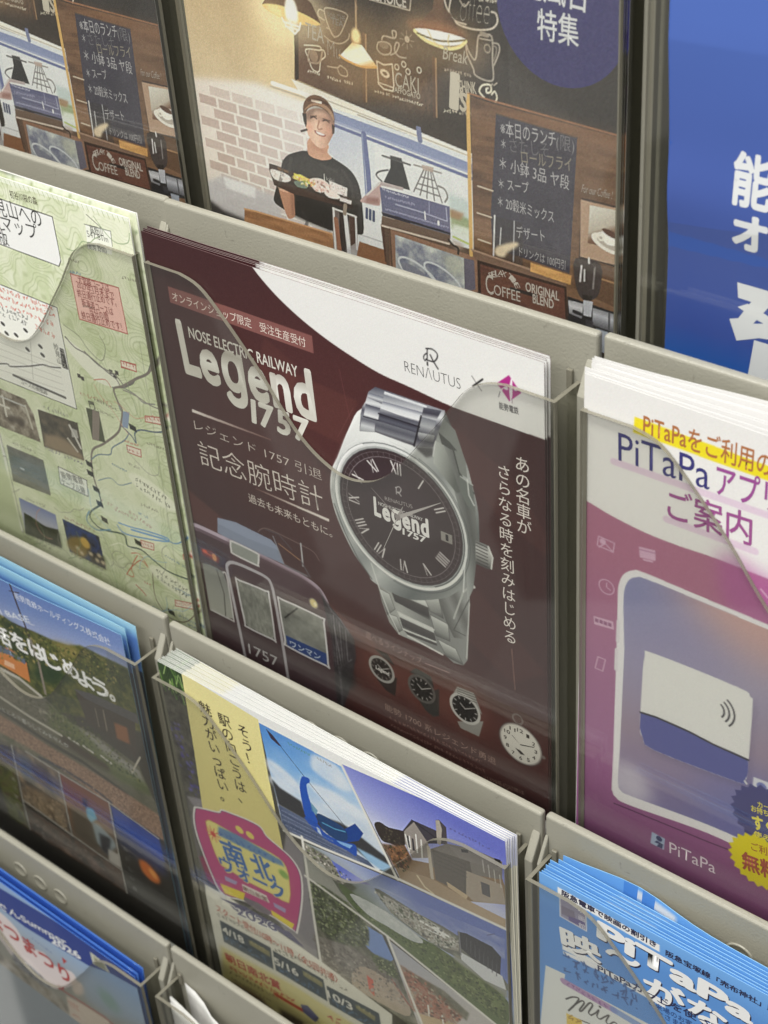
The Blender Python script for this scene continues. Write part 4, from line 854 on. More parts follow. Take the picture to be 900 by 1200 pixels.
    a.line(smooth_path([(66.2,160.3),(68.0,159.4),(69.6,159.9)], 3), (64, 46, 40), 0.5); a.line(smooth_path([(73.0,160.1),(74.8,159.5),(76.4,160.2)], 3), (64, 46, 40), 0.5); a.line([(66.3,159.5),(69.6,158.8)], (70, 50, 44), 0.6, 0.7); a.line([(73.1,159.2),(76.8,159.3)], (70, 50, 44), 0.6, 0.7)
    a.line(smooth_path([(70.9,160.6),(69.7,163.8),(70.8,164.3),(72.0,163.7)], 3), (166, 120, 100), 0.7, 0.9); a.poly(smooth_path([(67.8,165.2),(71.0,165.4),(73.9,165.9),(72.9,167.0),(70.0,167.0),(68.3,166.4)], 3, True), (150, 86, 78)); a.poly(smooth_path([(68.5,165.4),(71.0,165.5),(73.5,165.9),(72.1,166.6),(69.6,166.5)], 3, True), (244, 236, 228)); a.poly(ellipse([(65.5,164.4)][0], 1.7, 1.6), (222, 160, 138), 0.6, soft=1); a.poly(ellipse([(76.0,163.9)][0], 1.6, 1.6), (222, 160, 138), 0.6, soft=1)
    a.poly(smooth_path([(62.4,158.3),(63.3,154.4),(66.2,151.2),(70.2,149.7),(74.8,150.2),(77.8,152.5),(79.2,155.5),(79.1,160.2),(78.1,157.7),(75.0,155.4),(70.1,154.4),(65.6,156.3),(63.4,159.1)], 3, True), (104, 78, 62)); a.poly(smooth_path([(62.9,157.8),(66.3,154.5),(71.1,152.8),(76.1,153.5),(78.9,156.3),(78.8,158.9),(75.9,155.2),(70.1,154.0),(65.7,155.9)], 3, True), (160, 128, 104)); a.line(smooth_path([(66.0,152.9),(69.2,151.6),(73.0,151.5),(76.2,152.5)], 3), (70, 52, 42), 1.0, 0.8); a.line([(68.0,152.5),(72.8,152.4)], (226, 214, 200), 1.0)
    a.poly([(65.3,151.5),(70.2,149.9),(73.9,150.3),(70.4,152.0),(66.4,153.5)], (126, 92, 72), 0.6, soft=1)
    a.poly(smooth_path([(43.8,196.5),(46.6,196.2),(52.0,196.4),(52.1,202.5),(51.6,207.8),(48.0,209.8),(46.5,207.6),(45.0,202.8)], 3, True), (180, 134, 110)); a.poly([(50.5,197.1),(52.8,197.3),(51.6,207.8),(49.9,207.5)], (140, 98, 80), 0.7, soft=0.7)
    a.line([(44.7,196.4),(46.5,196.6)], (220, 180, 156), 1.8); a.line([(43.9,195.8),(48.3,196.8)], (206, 162, 138), 1.6)
    a.poly([(39.6,186.1),(42.5,186.0),(61.1,187.5),(84.0,191.3),(85.5,193.0),(85.3,195.9),(80.1,196.4),(51.9,197.2),(41.2,195.7),(39.2,188.9)], (62, 46, 42)); a.line([(41.7,191.9),(62.2,192.9),(85.3,195.2)], (40, 30, 30), 1.5)
    a.poly(smooth_path([(39.9,188.8),(44.9,188.3),(50.7,189.2),(51.3,191.2),(47.9,192.8),(41.6,192.7)], 3, True), (226, 218, 214)); a.poly([(44.2,186.7),(50.9,187.0),(50.8,188.1),(45.0,188.0)], (110, 82, 62)); a.poly(smooth_path([(52.0,189.6),(56.7,187.1),(61.9,188.0),(65.9,187.8),(65.2,190.1),(58.1,190.3)], 3, True), (214, 192, 110)); a.poly(smooth_path([(53.5,191.0),(60.8,189.7),(60.5,192.6),(55.1,193.2)], 3, True), (106, 122, 112)); a.poly(smooth_path([(62.8,187.8),(69.1,186.3),(73.6,188.1),(72.9,191.1),(66.6,192.9),(63.3,191.2)], 3, True), (222, 200, 194)); a.poly([(73.4,186.0),(83.4,187.2),(82.8,191.2),(73.8,190.9)], (214, 204, 202)); a.poly(smooth_path([(70.2,192.1),(73.8,190.2),(78.8,191.8),(77.8,193.4),(72.6,194.0)], 3, True), (226, 212, 208)); a.poly([(78.8,192.2),(85.2,192.4),(84.8,194.2),(78.6,194.0)], (206, 200, 200)); a.line([(54.0,187.7),(58.4,188.1)], (226, 210, 90), 0.9)
    a.line([(71.1,183.8),(70.9,186.6)], (206, 204, 200), 0.4); a.text('kiki', *[(72.1,186.3),(76.4,186.4)], 2.6, (190, 188, 184), -0.01)
    for z, col in (([(53.1,180.8),(50.9,187.0),(52.4,189.5)], (70, 67, 64)), ([(81.7,180.0),(85.5,184.6),(86.3,190.0)], (66, 63, 62)), ([(88.0,185.4),(89.5,192.1),(89.0,201.3)], (60, 57, 57)), ([(56.4,204.4),(58.6,208.2),(57.3,211.5)], (44, 43, 46)), ([(69.8,179.9),(74.0,181.0),(78.3,180.8)], (66, 63, 61)), ([(48.3,183.3),(46.6,189.4),(43.9,195.8)], (64, 61, 59))): a.line(smooth_path(z, 4), col, 1.8, 0.5)
    a.specks([(40.4,188.3),(51.6,189.0),(51.2,191.5),(40.9,191.4)], 30, 0.5, [(236, 230, 226), (196, 186, 182)], 3); a.specks([(52.5,188.8),(65.8,188.2),(64.7,190.6),(57.9,191.8)], 40, 0.6, [(232, 214, 110), (150, 160, 70), (206, 150, 90), (240, 232, 190)], 4); a.specks([(63.6,187.9),(74.1,188.0),(72.8,191.5),(65.7,192.8)], 30, 0.6, [(236, 220, 214), (196, 160, 150), (150, 120, 110)], 6); a.specks([(74.2,186.6),(83.1,187.6),(82.3,191.0),(74.2,191.1)], 24, 0.5, [(230, 224, 222), (170, 160, 158)], 8)
    # counter, glass of cutlery
    a.noise([(21.2,211.6),(27.9,211.1),(51.1,210.9),(72.6,210.6),(74.3,218.9),(26.4,220.9),(19.7,221.1)], 2.2, [(132, 92, 62), (170, 124, 86)], 6, 1.0, stretch=5); a.line([(21.1,211.7),(27.9,211.2),(51.0,211.0),(72.5,210.7)], (196, 152, 112), 0.8)
    a.poly([(73.9,198.0),(87.5,198.9),(86.5,220.1),(72.3,221.0)], (120, 108, 106), 0.75); a.poly([(77.7,199.2),(83.2,199.2),(80.6,218.0),(76.3,216.9)], (44, 36, 36)); a.poly([(83.2,200.0),(86.6,199.8),(85.5,211.6),(82.7,213.8)], (70, 50, 44)); a.line([(74.7,198.5),(73.7,218.4)], (206, 204, 206), 1.1); a.line([(81.0,199.8),(81.5,217.8)], (214, 214, 220), 2.2); a.line([(86.7,199.4),(86.1,214.4)], (196, 196, 200), 1.0); a.line([(74.3,198.4),(87.1,199.2)], (220, 218, 216), 0.8); a.line([(75.5,203.3),(76.1,218.5)], (140, 96, 76), 2.4); a.line([(81.5,195.4),(80.7,199.2)], (140, 128, 116), 2.0)
    a.poly([(80.0,215.2),(87.0,214.1),(86.5,220.1),(80.3,220.3)], (170, 170, 174), 0.7, soft=1)
    a.poly([(87.8,210.3),(102.6,210.7),(106.9,220.4),(84.7,220.6)], (128, 88, 62)); a.poly([(91.5,193.0),(99.9,192.3),(101.8,210.2),(90.8,210.2)], (214, 216, 220)); a.text('III', *[(92.2,198.4),(97.2,198.9)], 7, (80, 88, 120), 0.04); a.line([(89.4,207.0),(102.0,207.3)], (176, 176, 180), 0.6); a.poly([(100.2,199.3),(103.5,198.8),(104.7,216.7),(101.3,216.1)], (72, 48, 40))
    # coffee drippers behind a blue chalk plank
    a.poly([(107.8,168.2),(113.6,167.8),(117.0,180.3),(103.3,179.9),(107.4,172.8)], (44, 44, 46)); a.line([(103.6,168.4),(117.7,169.2)], (84, 82, 84), 0.8); a.line(smooth_path([(106.1,174.0),(101.3,175.8),(99.7,177.8),(102.5,179.8)], 4), (66, 66, 68), 0.7); a.poly([(107.6,167.4),(113.6,167.4),(113.5,168.8),(107.7,169.1)], (60, 60, 62))
    WR = (110, 108, 108)
    for q in ([(124.5,169.8),(118.9,180.2)], [(125.7,169.8),(122.0,181.1)], [(126.8,169.8),(125.4,181.6)], [(128.0,169.8),(129.2,181.7)], [(128.8,169.8),(133.0,181.7)], [(123.2,173.0),(129.7,173.2)], [(121.5,176.3),(131.0,176.4)], [(120.2,178.6),(132.3,179.3)]): a.line(q, WR, 0.6)
    a.line([(119.7,168.7),(133.2,169.2)], (140, 136, 134), 0.7); a.poly([(123.5,167.8),(129.6,167.6),(129.1,169.8),(124.2,169.9)], (170, 150, 140), 0.8); a.line(smooth_path([(131.4,175.0),(134.4,175.6),(135.9,178.4),(134.5,181.0)], 4), (120, 118, 116), 0.8)
    a.poly(smooth_path([(101.7,180.3),(97.4,184.3),(92.1,188.9),(89.9,191.5),(93.5,191.6),(99.6,191.2),(101.0,188.8)], 3, True), (176, 150, 148)); a.line([(101.3,180.7),(93.8,187.8)], (196, 190, 190), 0.8); a.poly([(93.8,188.5),(100.3,187.6),(100.1,190.4),(92.7,191.5)], (130, 92, 86), 0.8, soft=0.8); a.poly([(101.7,180.0),(113.5,179.8),(113.4,181.2),(101.6,181.7)], (168, 156, 156))
    a.grad([(101.1,182.4),(136.7,182.5),(136.5,194.0),(101.5,193.4)], [(101.2,183.0)][0], [(136.5,191.1)][0], [(0, (80, 84, 116)), (1, (92, 92, 122))]); a.poly([(101.0,193.4),(136.7,193.8),(136.6,194.9),(101.7,195.0)], (40, 38, 52)); a.poly([(101.3,195.1),(136.5,195.0),(136.1,199.4),(100.5,199.8)], (100, 82, 72)); a.micro(*[(102.2,183.5),(116.4,184.1)], 1.0, (190, 190, 206), 0.8); a.micro(*[(103.6,186.8),(119.3,186.4)], 1.0, (150, 150, 176), 0.8); a.line([(109.0,188.2),(123.1,188.4),(135.2,189.2),(134.9,183.5)], (160, 162, 186), 0.5); a.line([(123.9,187.9),(124.1,191.1)], (206, 206, 216), 0.7); a.line([(126.5,182.7),(126.2,188.0)], (140, 142, 170), 0.4); a.micro(*[(103.2,192.0),(135.9,192.2)], 0.7, (150, 152, 180), 0.7); a.ell([(130.7,191.1)][0], 0.6, 1.2, (226, 226, 230))
    # framed print, shelf
    a.poly([(102.2,199.3),(147.6,198.4),(158.0,199.0),(157.6,214.5),(101.8,230.3)], (86, 68, 58)); a.poly([(104.5,200.1),(149.8,201.2),(150.0,216.6),(103.5,229.9)], (132, 100, 82)); a.line([(101.0,199.7),(135.6,198.9)], (190, 176, 164), 0.9)
    a.noise([(107.6,202.1),(142.9,203.3),(142.7,218.7),(106.5,229.0)], 5, [(106, 110, 132), (160, 164, 170), (196, 200, 196)], 8, 1.0); a.poly([(130.7,203.5),(142.9,203.3),(142.8,212.2),(134.9,212.6)], (176, 178, 160), 0.6, soft=2); a.poly([(142.9,203.3),(147.9,203.0),(148.2,215.8),(142.7,218.7)], (96, 92, 108)); a.ring([(119.0,217.0)][0], 11, 4.4, (196, 200, 206), 1.0, rot=22); a.ell([(118.5,218.2)][0], 9, 3.4, (120, 122, 138), rot=22); a.ring([(131.7,215.2)][0], 10, 4, (196, 200, 206), 0.9, rot=22); a.line([(104.9,200.4),(104.8,229.5)], (84, 62, 52), 1.0)
    a.poly([(136.4,196.7),(142.4,197.1),(143.1,198.9),(139.3,200.6)], (170, 152, 140), 0.8, soft=1); a.line(smooth_path([(135.6,197.2),(137.8,199.0),(140.1,199.7),(140.1,202.1)], 4), (40, 32, 30), 1.0)
    # wooden board on the right, blackboard with the day's lunch
    wood = [(148.7,134.8),(157.7,135.7),(220.2,137.6),(223.2,224.2),(147.9,201.2)]
    a.noise(wood, 3.2, [(82, 60, 46), (108, 80, 60), (124, 94, 72)], 11, 1.0, stretch=6); a.line([(147.5,134.4),(146.6,200.8)], (196, 160, 100), 1.8); a.poly([(157.7,135.0),(220.2,137.6),(220.4,145.2),(167.2,143.7)], (126, 88, 62), 0.5, soft=3); a.line([(147.1,133.8),(157.7,134.7),(220.1,137.0)], (140, 100, 74), 0.7)
    a.poly([(178.7,138.0),(218.5,139.3),(219.2,182.2),(190.0,190.0)], (96, 76, 62), 0.35, soft=8)
    a.poly([(160.3,139.4),(196.1,141.2),(193.2,196.3),(157.2,195.0),(156.8,180.6)], (58, 56, 68)); a.noise([(160.3,139.4),(196.1,141.2),(193.2,196.3),(157.2,195.0),(156.8,180.6)], 8, [(50, 48, 58), (70, 67, 78)], 9, 0.5); a.line([(160.3,139.4),(196.1,141.2)], (80, 66, 58), 0.6)
    CK = (196, 194, 198)
    a.text('※本日のランチ', *[(162.3,146.9),(186.9,146.4)], 6.8, CK, 0.0); a.text('(限)', *[(187.2,146.8),(194.8,146.9)], 6.6, (170, 168, 172), -0.02); a.text('さたしそ', *[(166.6,152.7),(184.0,151.1)], 6.6, (130, 128, 134), -0.01); a.text('＊', *[(162.3,152.3),(164.4,152.4)], 5, CK, 0.0); a.text('ロールフライ', *[(171.7,156.1),(194.0,154.4)], 6.2, CD, 0.0)
    a.text('＊ 小鉢 3品 ヤ段', *[(161.4,160.7),(192.8,161.8)], 6.2, CK, 0.0); a.text('＊ スープ', *[(161.0,168.9),(175.0,167.5)], 5.2, CK, 0.0); a.text('＊ 20穀米ミックス', *[(160.3,176.5),(186.1,176.8)], 5.6, CK, 0.0)
    a.text('デザート', *[(169.1,187.3),(182.1,185.7)], 5.6, CK, 0.0); a.text('ドリンクは 100円引', *[(170.0,194.7),(191.3,195.0)], 4.4, (184, 182, 186), 0.0)
    a.poly([(158.0,181.1),(171.8,180.8),(171.6,199.8),(157.2,200.4)], (52, 48, 50), 0.55); a.line([(158.6,180.9),(157.5,199.9)], (196, 196, 200), 0.7); a.line([(161.5,185.4),(160.8,192.8)], (176, 176, 180), 0.5); a.line([(167.8,181.0),(167.1,198.6)], (160, 160, 166), 0.5); a.poly(smooth_path([(158.5,194.7),(162.7,192.0),(168.1,189.7),(169.7,190.7),(164.4,195.2),(162.6,197.7),(158.9,197.9)], 4, True), (206, 190, 164), soft=0.5); a.poly([(157.5,198.6),(168.0,198.3),(167.0,201.0),(157.2,200.4)], (54, 36, 30), 0.9, soft=0.8)
    for q in ([(150.2,181.8),(157.0,182.1)], [(150.3,193.1),(156.3,193.4)], [(150.8,170.4),(158.0,170.8)]): a.line(q, (190, 176, 158), 0.6)
    a.poly([(146.9,198.3),(150.6,198.8),(191.8,199.5),(191.8,202.3),(148.6,202.7)], (112, 88, 74)); a.line([(146.9,198.5),(175.1,199.6)], (150, 124, 106), 0.8)
    a.noise([(175.3,196.5),(194.2,197.0),(193.7,201.0),(175.1,200.4)], 2.2, [(176, 130, 78), (204, 160, 102)], 4, 1.0, stretch=4)
    a.poly([(149.5,202.4),(191.8,202.3),(192.8,219.4),(149.4,220.3)], (48, 32, 28)); a.noise([(150.9,203.8),(190.8,203.4),(191.6,217.7),(150.9,217.7)], 2.0, [(82, 50, 42), (104, 66, 54)], 12, 1.0, stretch=8); a.line([(165.9,210.5),(177.7,210.3)], (40, 32, 32), 1.6)
    LT = (214, 206, 198)
    arc = [(155.8,208.7),(158.2,206.9),(161.0,205.7),(163.8,205.7),(166.0,206.7),(167.8,208.7)]
    for ch, p, an in zip('RELAX TIME', smooth_path(arc, 2)[:10], (-35, -24, -14, -6, 2, 12, 22, 34, 44, 52)):
        if ch != ' ':
            t = math.radians(an + 10); a.text(ch, p, (p[0] + 2.5 * math.cos(t), p[1] + 2.5 * math.sin(t)), 3.5, LT, 0.0)
    a.text('C', *[(153.5,215.9),(157.3,215.8)], 12.4, LT, 0.0); a.text('OFFEE', *[(157.5,215.4),(170.3,215.1)], 6.6, LT, 0.0); a.text('ORIGINAL', *[(172.8,209.4),(188.6,209.3)], 5.6, LT, 0.02); a.text('BLEND', *[(176.2,213.7),(186.1,213.5)], 5.6, LT, 0.02)
    # small picture of a cup, coffee grinder
    a.poly([(198.2,163.9),(217.7,163.7),(216.9,188.6),(197.3,188.8)], (56, 46, 42)); a.text('For our Coffee !', *[(198.2,161.7),(211.2,161.3)], 4.6, (190, 184, 176), -0.01, shear=0.2); a.poly([(197.9,164.7),(217.7,164.4),(216.8,187.1),(197.9,187.9)], (164, 138, 118)); a.grad([(201.9,166.0),(217.8,165.1),(216.6,180.6),(201.2,181.5)], [(204.8,165.3)][0], [(212.5,178.8)][0], [(0, (196, 194, 186)), (0.55, (176, 168, 156)), (0.75, (112, 84, 68)), (1, (96, 68, 54))])
    a.ell([(210.1,179.6)][0], 7.6, 3.2, (214, 210, 202), rot=14); a.ell([(210.2,179.5)][0], 5.2, 1.9, (170, 162, 152), rot=14); a.poly(smooth_path([(207.1,175.4),(209.1,174.5),(214.0,174.4),(215.2,175.2),(214.5,178.4),(211.7,179.9),(208.4,179.2)], 4, True), (226, 222, 214)); a.ell([(211.2,175.2)][0], 4.0, 1.3, (84, 58, 46), rot=14); a.ring([(206.9,177.3)][0], 1.3, 1.5, (214, 210, 202), 0.7)
    a.poly([(194.3,190.4),(200.2,188.0),(216.8,188.2),(217.4,205.5),(195.3,202.2)], (90, 66, 50)); a.line([(207.5,194.7),(215.4,194.9)], (150, 116, 84), 0.7)
    a.poly(smooth_path([(195.8,189.2),(206.9,188.6),(207.0,198.9),(205.1,203.4),(201.3,205.7),(197.9,204.7),(195.7,198.8)], 3, True), (58, 50, 50)); a.line([(198.6,191.6),(198.0,198.2)], (190, 186, 188), 0.8); a.line([(199.9,192.9),(199.9,197.6)], (206, 204, 206), 0.6); a.line([(204.5,190.8),(203.8,199.8)], (120, 114, 114), 0.7); a.line([(201.8,187.6),(201.9,189.5)], (206, 204, 206), 0.8); a.poly([(198.8,203.6),(203.9,203.0),(203.1,205.2),(199.6,205.8)], (36, 30, 30))
    a.poly([(192.3,206.3),(217.4,207.1),(217.7,216.8),(192.8,219.4)], (30, 28, 32)); a.grad([(192.7,207.8),(199.7,207.4),(198.9,214.2),(193.2,213.4)], [(195.3,207.5)][0], [(195.4,215.3)][0], [(0, (150, 150, 158)), (0.3, (196, 196, 202)), (1, (70, 70, 78))]); a.poly([(199.6,205.8),(203.9,205.4),(203.2,212.2),(199.7,212.3)], (176, 178, 188)); a.grad([(203.9,207.8),(217.4,207.9),(217.7,216.0),(203.7,215.3)], [(209.9,207.7)][0], [(209.7,216.0)][0], [(0, (120, 120, 128)), (0.35, (176, 178, 188)), (1, (72, 72, 80))]); a.line([(211.2,208.2),(211.3,215.5)], (70, 70, 76), 0.8); a.line([(195.4,212.0),(198.4,212.3)], (40, 38, 42), 1.6); a.poly([(200.6,213.7),(204.1,213.9),(204.1,216.8),(201.1,216.9)], (50, 48, 54))
    a.poly([(205.4,216.4),(210.9,216.4),(209.4,226.1),(205.6,225.6)], (150, 156, 170)); a.poly([(192.8,219.4),(205.4,218.9),(206.0,225.4),(195.5,223.7)], (26, 24, 26))
    # round blue badge
    ctr = [(189.2,95.4)][0]; a.ell(ctr, 27.6, 28.2, (50, 48, 96)); a.text('能風台', *[(172.4,92.9),(200.0,94.5)], 12.5, (230, 232, 236), 0.008); a.text('特集', *[(179.0,107.0),(196.4,107.0)], 12.0, (230, 232, 236), 0.008)
    a.grain(5.0, 3); a.crisp(0.5)
    a.noise(full, 0.9, [(40, 36, 34), (200, 190, 180)], 21, 0.05)
    a.img[:] = 255 * np.clip(a.img / 255 * 1.16, 0, 1) ** 0.97
    return a
AC = cafe_art()
HC = 297.0
mc = paper_mesh('cafe_leaflet', AC, 214.4, HC, 0.4, 1, base=(70, 60, 54))
lay('cafe_leaflet', mc, 'C', HC, 'cafe leaflet with a person in black T-shirt and cap holding a tray', 'leaflet', 'cafe leaflets')
lay('cafe_leaflet', mc, 'D', HC, 'cafe leaflet cut off by the left edge, above the green mountain map', 'leaflet', 'cafe leaflets', dx=-6.0)
mcb = paper_mesh('cafe_leaflet', AC, 214.4, HC, 0.5, 5, letters=False, base=(70, 60, 54))
for i in range(3):
    lay('cafe_leaflet', mcb, 'C', HC, 'leaflet hidden but for its edge behind the cafe leaflet with the person', 'leaflet', 'cafe leaflets behind the middle front one', dy=0.6 + i * 0.9, dx=-0.5 + 0.5 * i)

# ================================================================== green mountain map
def map_art():
    a = Art(72, 0, 212.4, 245, 0.38, (206, 214, 178))
    full = [(60, 0), (214, 0), (214, 246), (60, 246)]
    a.noise(full, 16, [(224, 226, 208), (206, 212, 180), (184, 196, 152)], 3, 1.0)
    a.noise(full, 7, [(228, 230, 216), (212, 216, 192), (178, 190, 146), (202, 208, 178)], 6, 0.55)
    # contour bands from a height field
    h = value_noise(a.h, a.w, 34 / a.px, 5, 3)
    c = np.abs(((h * 26) % 1.0) - 0.5) * 2
    a.img += ((np.array((136, 148, 100)) - a.img) * (np.clip((c - 0.6) / 0.3, 0, 1) * 0.42)[..., None])
    w = np.clip((0.47 - h) / 0.05, 0, 1) * 0.55; a.img += (np.array((232, 232, 216)) - a.img) * w[..., None]
    a.grad(full, (150, 0), (150, 60), [(0, (236, 240, 214)), (1, (206, 214, 178))], 0.35)
    GY = (120, 124, 112); DK = (44, 44, 42)
    # top frame of the map and title box
    a.poly([(125.6,-3.0),(218.8,-7.8),(216.7,1.6),(123.9,2.5)], (232, 236, 222), 0.7); 
    for k in range(26):
        p = [(125.0,-1.2)][0]; q = [(211.9,-1.3)][0]; f_ = k / 26; x = p[0] + (q[0] - p[0]) * f_; a.line([(x, 0.5), (x + 1, 3.2)], (150, 164, 110), 0.3, 0.7)
    a.line([(113.7,-0.4),(124.7,-0.2),(162.3,-0.8),(179.7,-0.4),(205.7,-1.3)], (90, 94, 84), 0.5)
    tb = [(62.1,14.1),(120.9,11.8),(158.9,12.1),(158.6,34.5),(156.3,38.0),(112.7,37.5),(53.0,38.3)]
    a.poly(tb, (232, 232, 230)); a.line(tb, (52, 52, 50), 0.5, closed=True)
    a.text('妙見山への', *[(107.9,20.7),(150.1,19.2)], 10.6, DK, 0.0); a.text('ハイキング用マップ', *[(63.1,30.9),(145.4,27.0)], 9.6, DK, 0.0); a.text('改訂版', *[(100.1,37.5),(120.9,36.1)], 10.2, DK, 0.0)
    a.text('初谷川桜の森', *[(130.1,9.0),(149.8,8.2)], 4.4, (96, 92, 72), 0.01)
    a.poly([(181.8,10.2),(198.8,9.4),(197.9,17.0),(196.8,21.6),(180.3,22.6)], (232, 234, 222)); a.line([(181.0,10.3),(198.8,9.4),(198.1,17.0)], GY, 0.4); a.text('高野山', *[(184.6,13.8),(193.3,13.2)], 5.0, (70, 70, 66), 0.0); a.text('547.81m', *[(181.9,16.3),(195.9,15.7)], 4.6, (80, 80, 74), -0.01); a.text('(能勢 野間)', *[(180.4,22.2),(193.5,21.5)], 4.0, (84, 84, 78), 0.0)
    a.line([(183.9,4.9),(192.5,9.2)], (100, 104, 90), 0.4)
    # closure notice
    nb = [(163.8,39.8),(197.1,38.1),(197.7,61.9),(163.9,63.9)]; a.poly(nb, (232, 190, 180)); a.line(nb, (176, 92, 84), 0.6, closed=True)
    RD = (150, 66, 60)
    for s_, b in (('大堂越コースは', [(168.7,43.2),(190.5,41.9)]), ('2027年1月末まで', [(166.9,46.1),(193.1,45.3)]), ('終日通行止めです。', [(166.4,51.0),(193.6,48.5)]), ('新滝道コースは', [(168.2,55.4),(190.1,54.3)]), ('当分の間', [(172.8,59.1),(185.9,58.3)]), ('終日通行止めです！', [(166.2,62.8),(194.5,61.0)])): a.text(s_, *b, 4.9, RD, 0.004)
    # course table with profile chart
    tbx = [(59.2,63.5),(105.1,61.2),(148.1,62.3),(147.1,120.1),(86.0,121.4),(38.3,121.3)]
    a.poly(tbx, (228, 228, 220)); a.line(tbx, (56, 56, 52), 0.5, closed=True)
    for i, (b, col) in enumerate((([(73.7,66.1),(146.5,65.3)], (196, 96, 78)), ([(72.0,70.8),(146.3,69.0)], (196, 96, 78)), ([(70.6,75.0),(144.0,74.4)], (196, 96, 78)), ([(69.5,78.0),(124.9,76.8)], (90, 90, 86)), ([(84.0,80.5),(123.1,80.5)], (90, 90, 86)), ([(126.9,80.0),(142.0,81.7)], (196, 110, 92)))): a.micro(*b, 3.0, col, 0.8, i)
    for p in [(100.5,85.0),(101.9,90.1),(109.7,88.8),(118.6,83.5),(116.7,95.0),(128.0,89.8),(128.3,94.6)]: a.ell(p, 1.8, 1.1, (60, 58, 54), rot=20)
    for v0, v1 in zip([(93.6,97.5),(92.2,101.9),(90.8,106.2),(89.4,110.6),(87.8,115.7)], [(140.4,97.4),(140.2,100.8),(140.0,104.1),(140.1,108.0),(140.0,111.8)]): a.line([v0, v1], (190, 188, 180), 0.35)
    a.line([(120.5,89.4),(115.7,113.0)], (170, 168, 160), 0.35); a.line(smooth_path([(78.5,115.8),(95.8,109.8),(98.5,110.6),(115.1,105.2),(126.6,100.7),(132.5,100.1),(141.0,98.0)], 3), (66, 64, 60), 0.7); a.poly([(143.4,85.7),(146.4,85.8),(146.8,97.4),(142.6,97.3)], (52, 50, 48)); a.vtext('コース', *[(144.6,87.5),(144.4,95.6)], 3.6, (200, 198, 190)); a.line([(99.3,115.5),(139.6,115.9)], (90, 88, 84), 1.5); a.text('コースの高低図', *[(104.7,118.8),(125.0,119.0)], 3.8, (80, 78, 74), 0.0); a.vtext('妙見山', *[(140.8,86.0),(141.1,94.0)], 4.0, (84, 82, 78))
    # village paths
    rd_ = lambda p, c_, w_, al=1.0: a.line(smooth_path(p, 4), c_, w_, al)
    rd_([(150.0,77.9),(155.8,81.9),(163.7,83.2),(175.9,88.4),(183.2,91.3),(185.0,95.0),(194.1,89.9),(197.5,86.2),(206.5,80.7),(210.4,74.4),(213.2,70.5)], (110, 108, 104), 1.2)
    a.poly(smooth_path([(149.8,78.5),(158.8,81.0),(173.5,87.0),(184.6,90.9),(182.1,95.9),(168.3,97.2),(156.3,90.3),(148.6,83.1)], 3, True), (228, 228, 216), 0.8); rd_([(150.0,77.9),(155.8,81.9),(163.7,83.2),(175.9,88.4),(183.2,91.3),(185.0,95.0)], (120, 116, 112), 0.7); rd_([(150.5,70.9),(160.6,74.2),(165.9,79.9),(174.4,83.6),(179.2,74.8),(176.6,69.4)], (140, 144, 124), 0.5); rd_([(177.7,97.3),(174.5,94.1),(165.6,97.0)], (190, 110, 90), 0.5); rd_([(179.2,96.9),(180.4,102.9),(181.7,109.0)], (120, 124, 132), 0.9); rd_([(187.7,94.6),(195.3,95.8),(200.0,98.5),(208.1,96.9)], (140, 140, 136), 0.8)
    for p in [(154.2,98.5),(156.7,99.3),(179.9,88.1),(182.3,89.5),(184.1,87.3)]: a.rect(p[0] - 1.1, p[1] - 1.4, p[0] + 1.4, p[1] + 1.0, (60, 56, 52))
    for b in ([(189.4,78.9),(199.4,77.8),(198.8,81.6),(188.5,82.8)], [(189.0,78.9),(199.3,78.2),(199.1,81.9),(188.7,82.2)], [(199.5,106.2),(213.4,102.7),(212.9,106.9),(199.1,109.6)], [(181.3,129.5),(191.6,128.6),(190.9,133.2),(181.2,133.7)], [(178.0,189.4),(188.0,187.6),(187.2,192.1),(177.4,193.8)], [(196.8,220.6),(211.4,216.4),(211.1,220.4),(196.5,224.7)], [(209.8,185.2),(215.1,184.0),(214.7,187.6),(209.5,188.3)]):
        a.poly(b, (226, 214, 200)); a.line(b, (178, 88, 76), 0.6, closed=True); a.micro(((b[3][0] + 1), b[3][1] - 1.2), ((b[2][0] - 1), b[2][1] - 1.2), 2.2, (178, 96, 84), 0.8)
    # roads, river and railway down the middle
    rd_([(213.1,70.8),(208.1,79.3),(196.9,86.7),(186.3,94.0),(179.7,97.5),(180.6,103.8),(182.9,108.5),(179.9,117.6),(175.7,124.5),(162.8,135.4),(153.2,142.4),(149.8,152.3),(149.3,161.2),(150.8,169.5)], (128, 120, 112), 1.3); rd_([(162.6,81.9),(171.4,87.0),(182.6,88.7),(188.0,93.5)], (130, 128, 122), 0.8); rd_([(186.7,95.9),(195.6,96.3),(204.8,98.5),(212.8,98.4)], (146, 142, 134), 0.8)
    rd_([(180.5,118.8),(186.4,122.2),(189.0,125.4),(189.4,119.7),(194.4,116.0),(204.7,113.7),(212.6,110.5)], (90, 108, 124), 0.9); rd_([(150.6,149.1),(157.2,143.8),(166.8,140.3),(169.8,135.0),(180.2,127.1),(184.9,121.3)], (112, 132, 146), 0.7); rd_([(152.8,161.4),(163.0,156.1),(169.5,158.0),(179.4,152.8)], (132, 152, 160), 0.6)
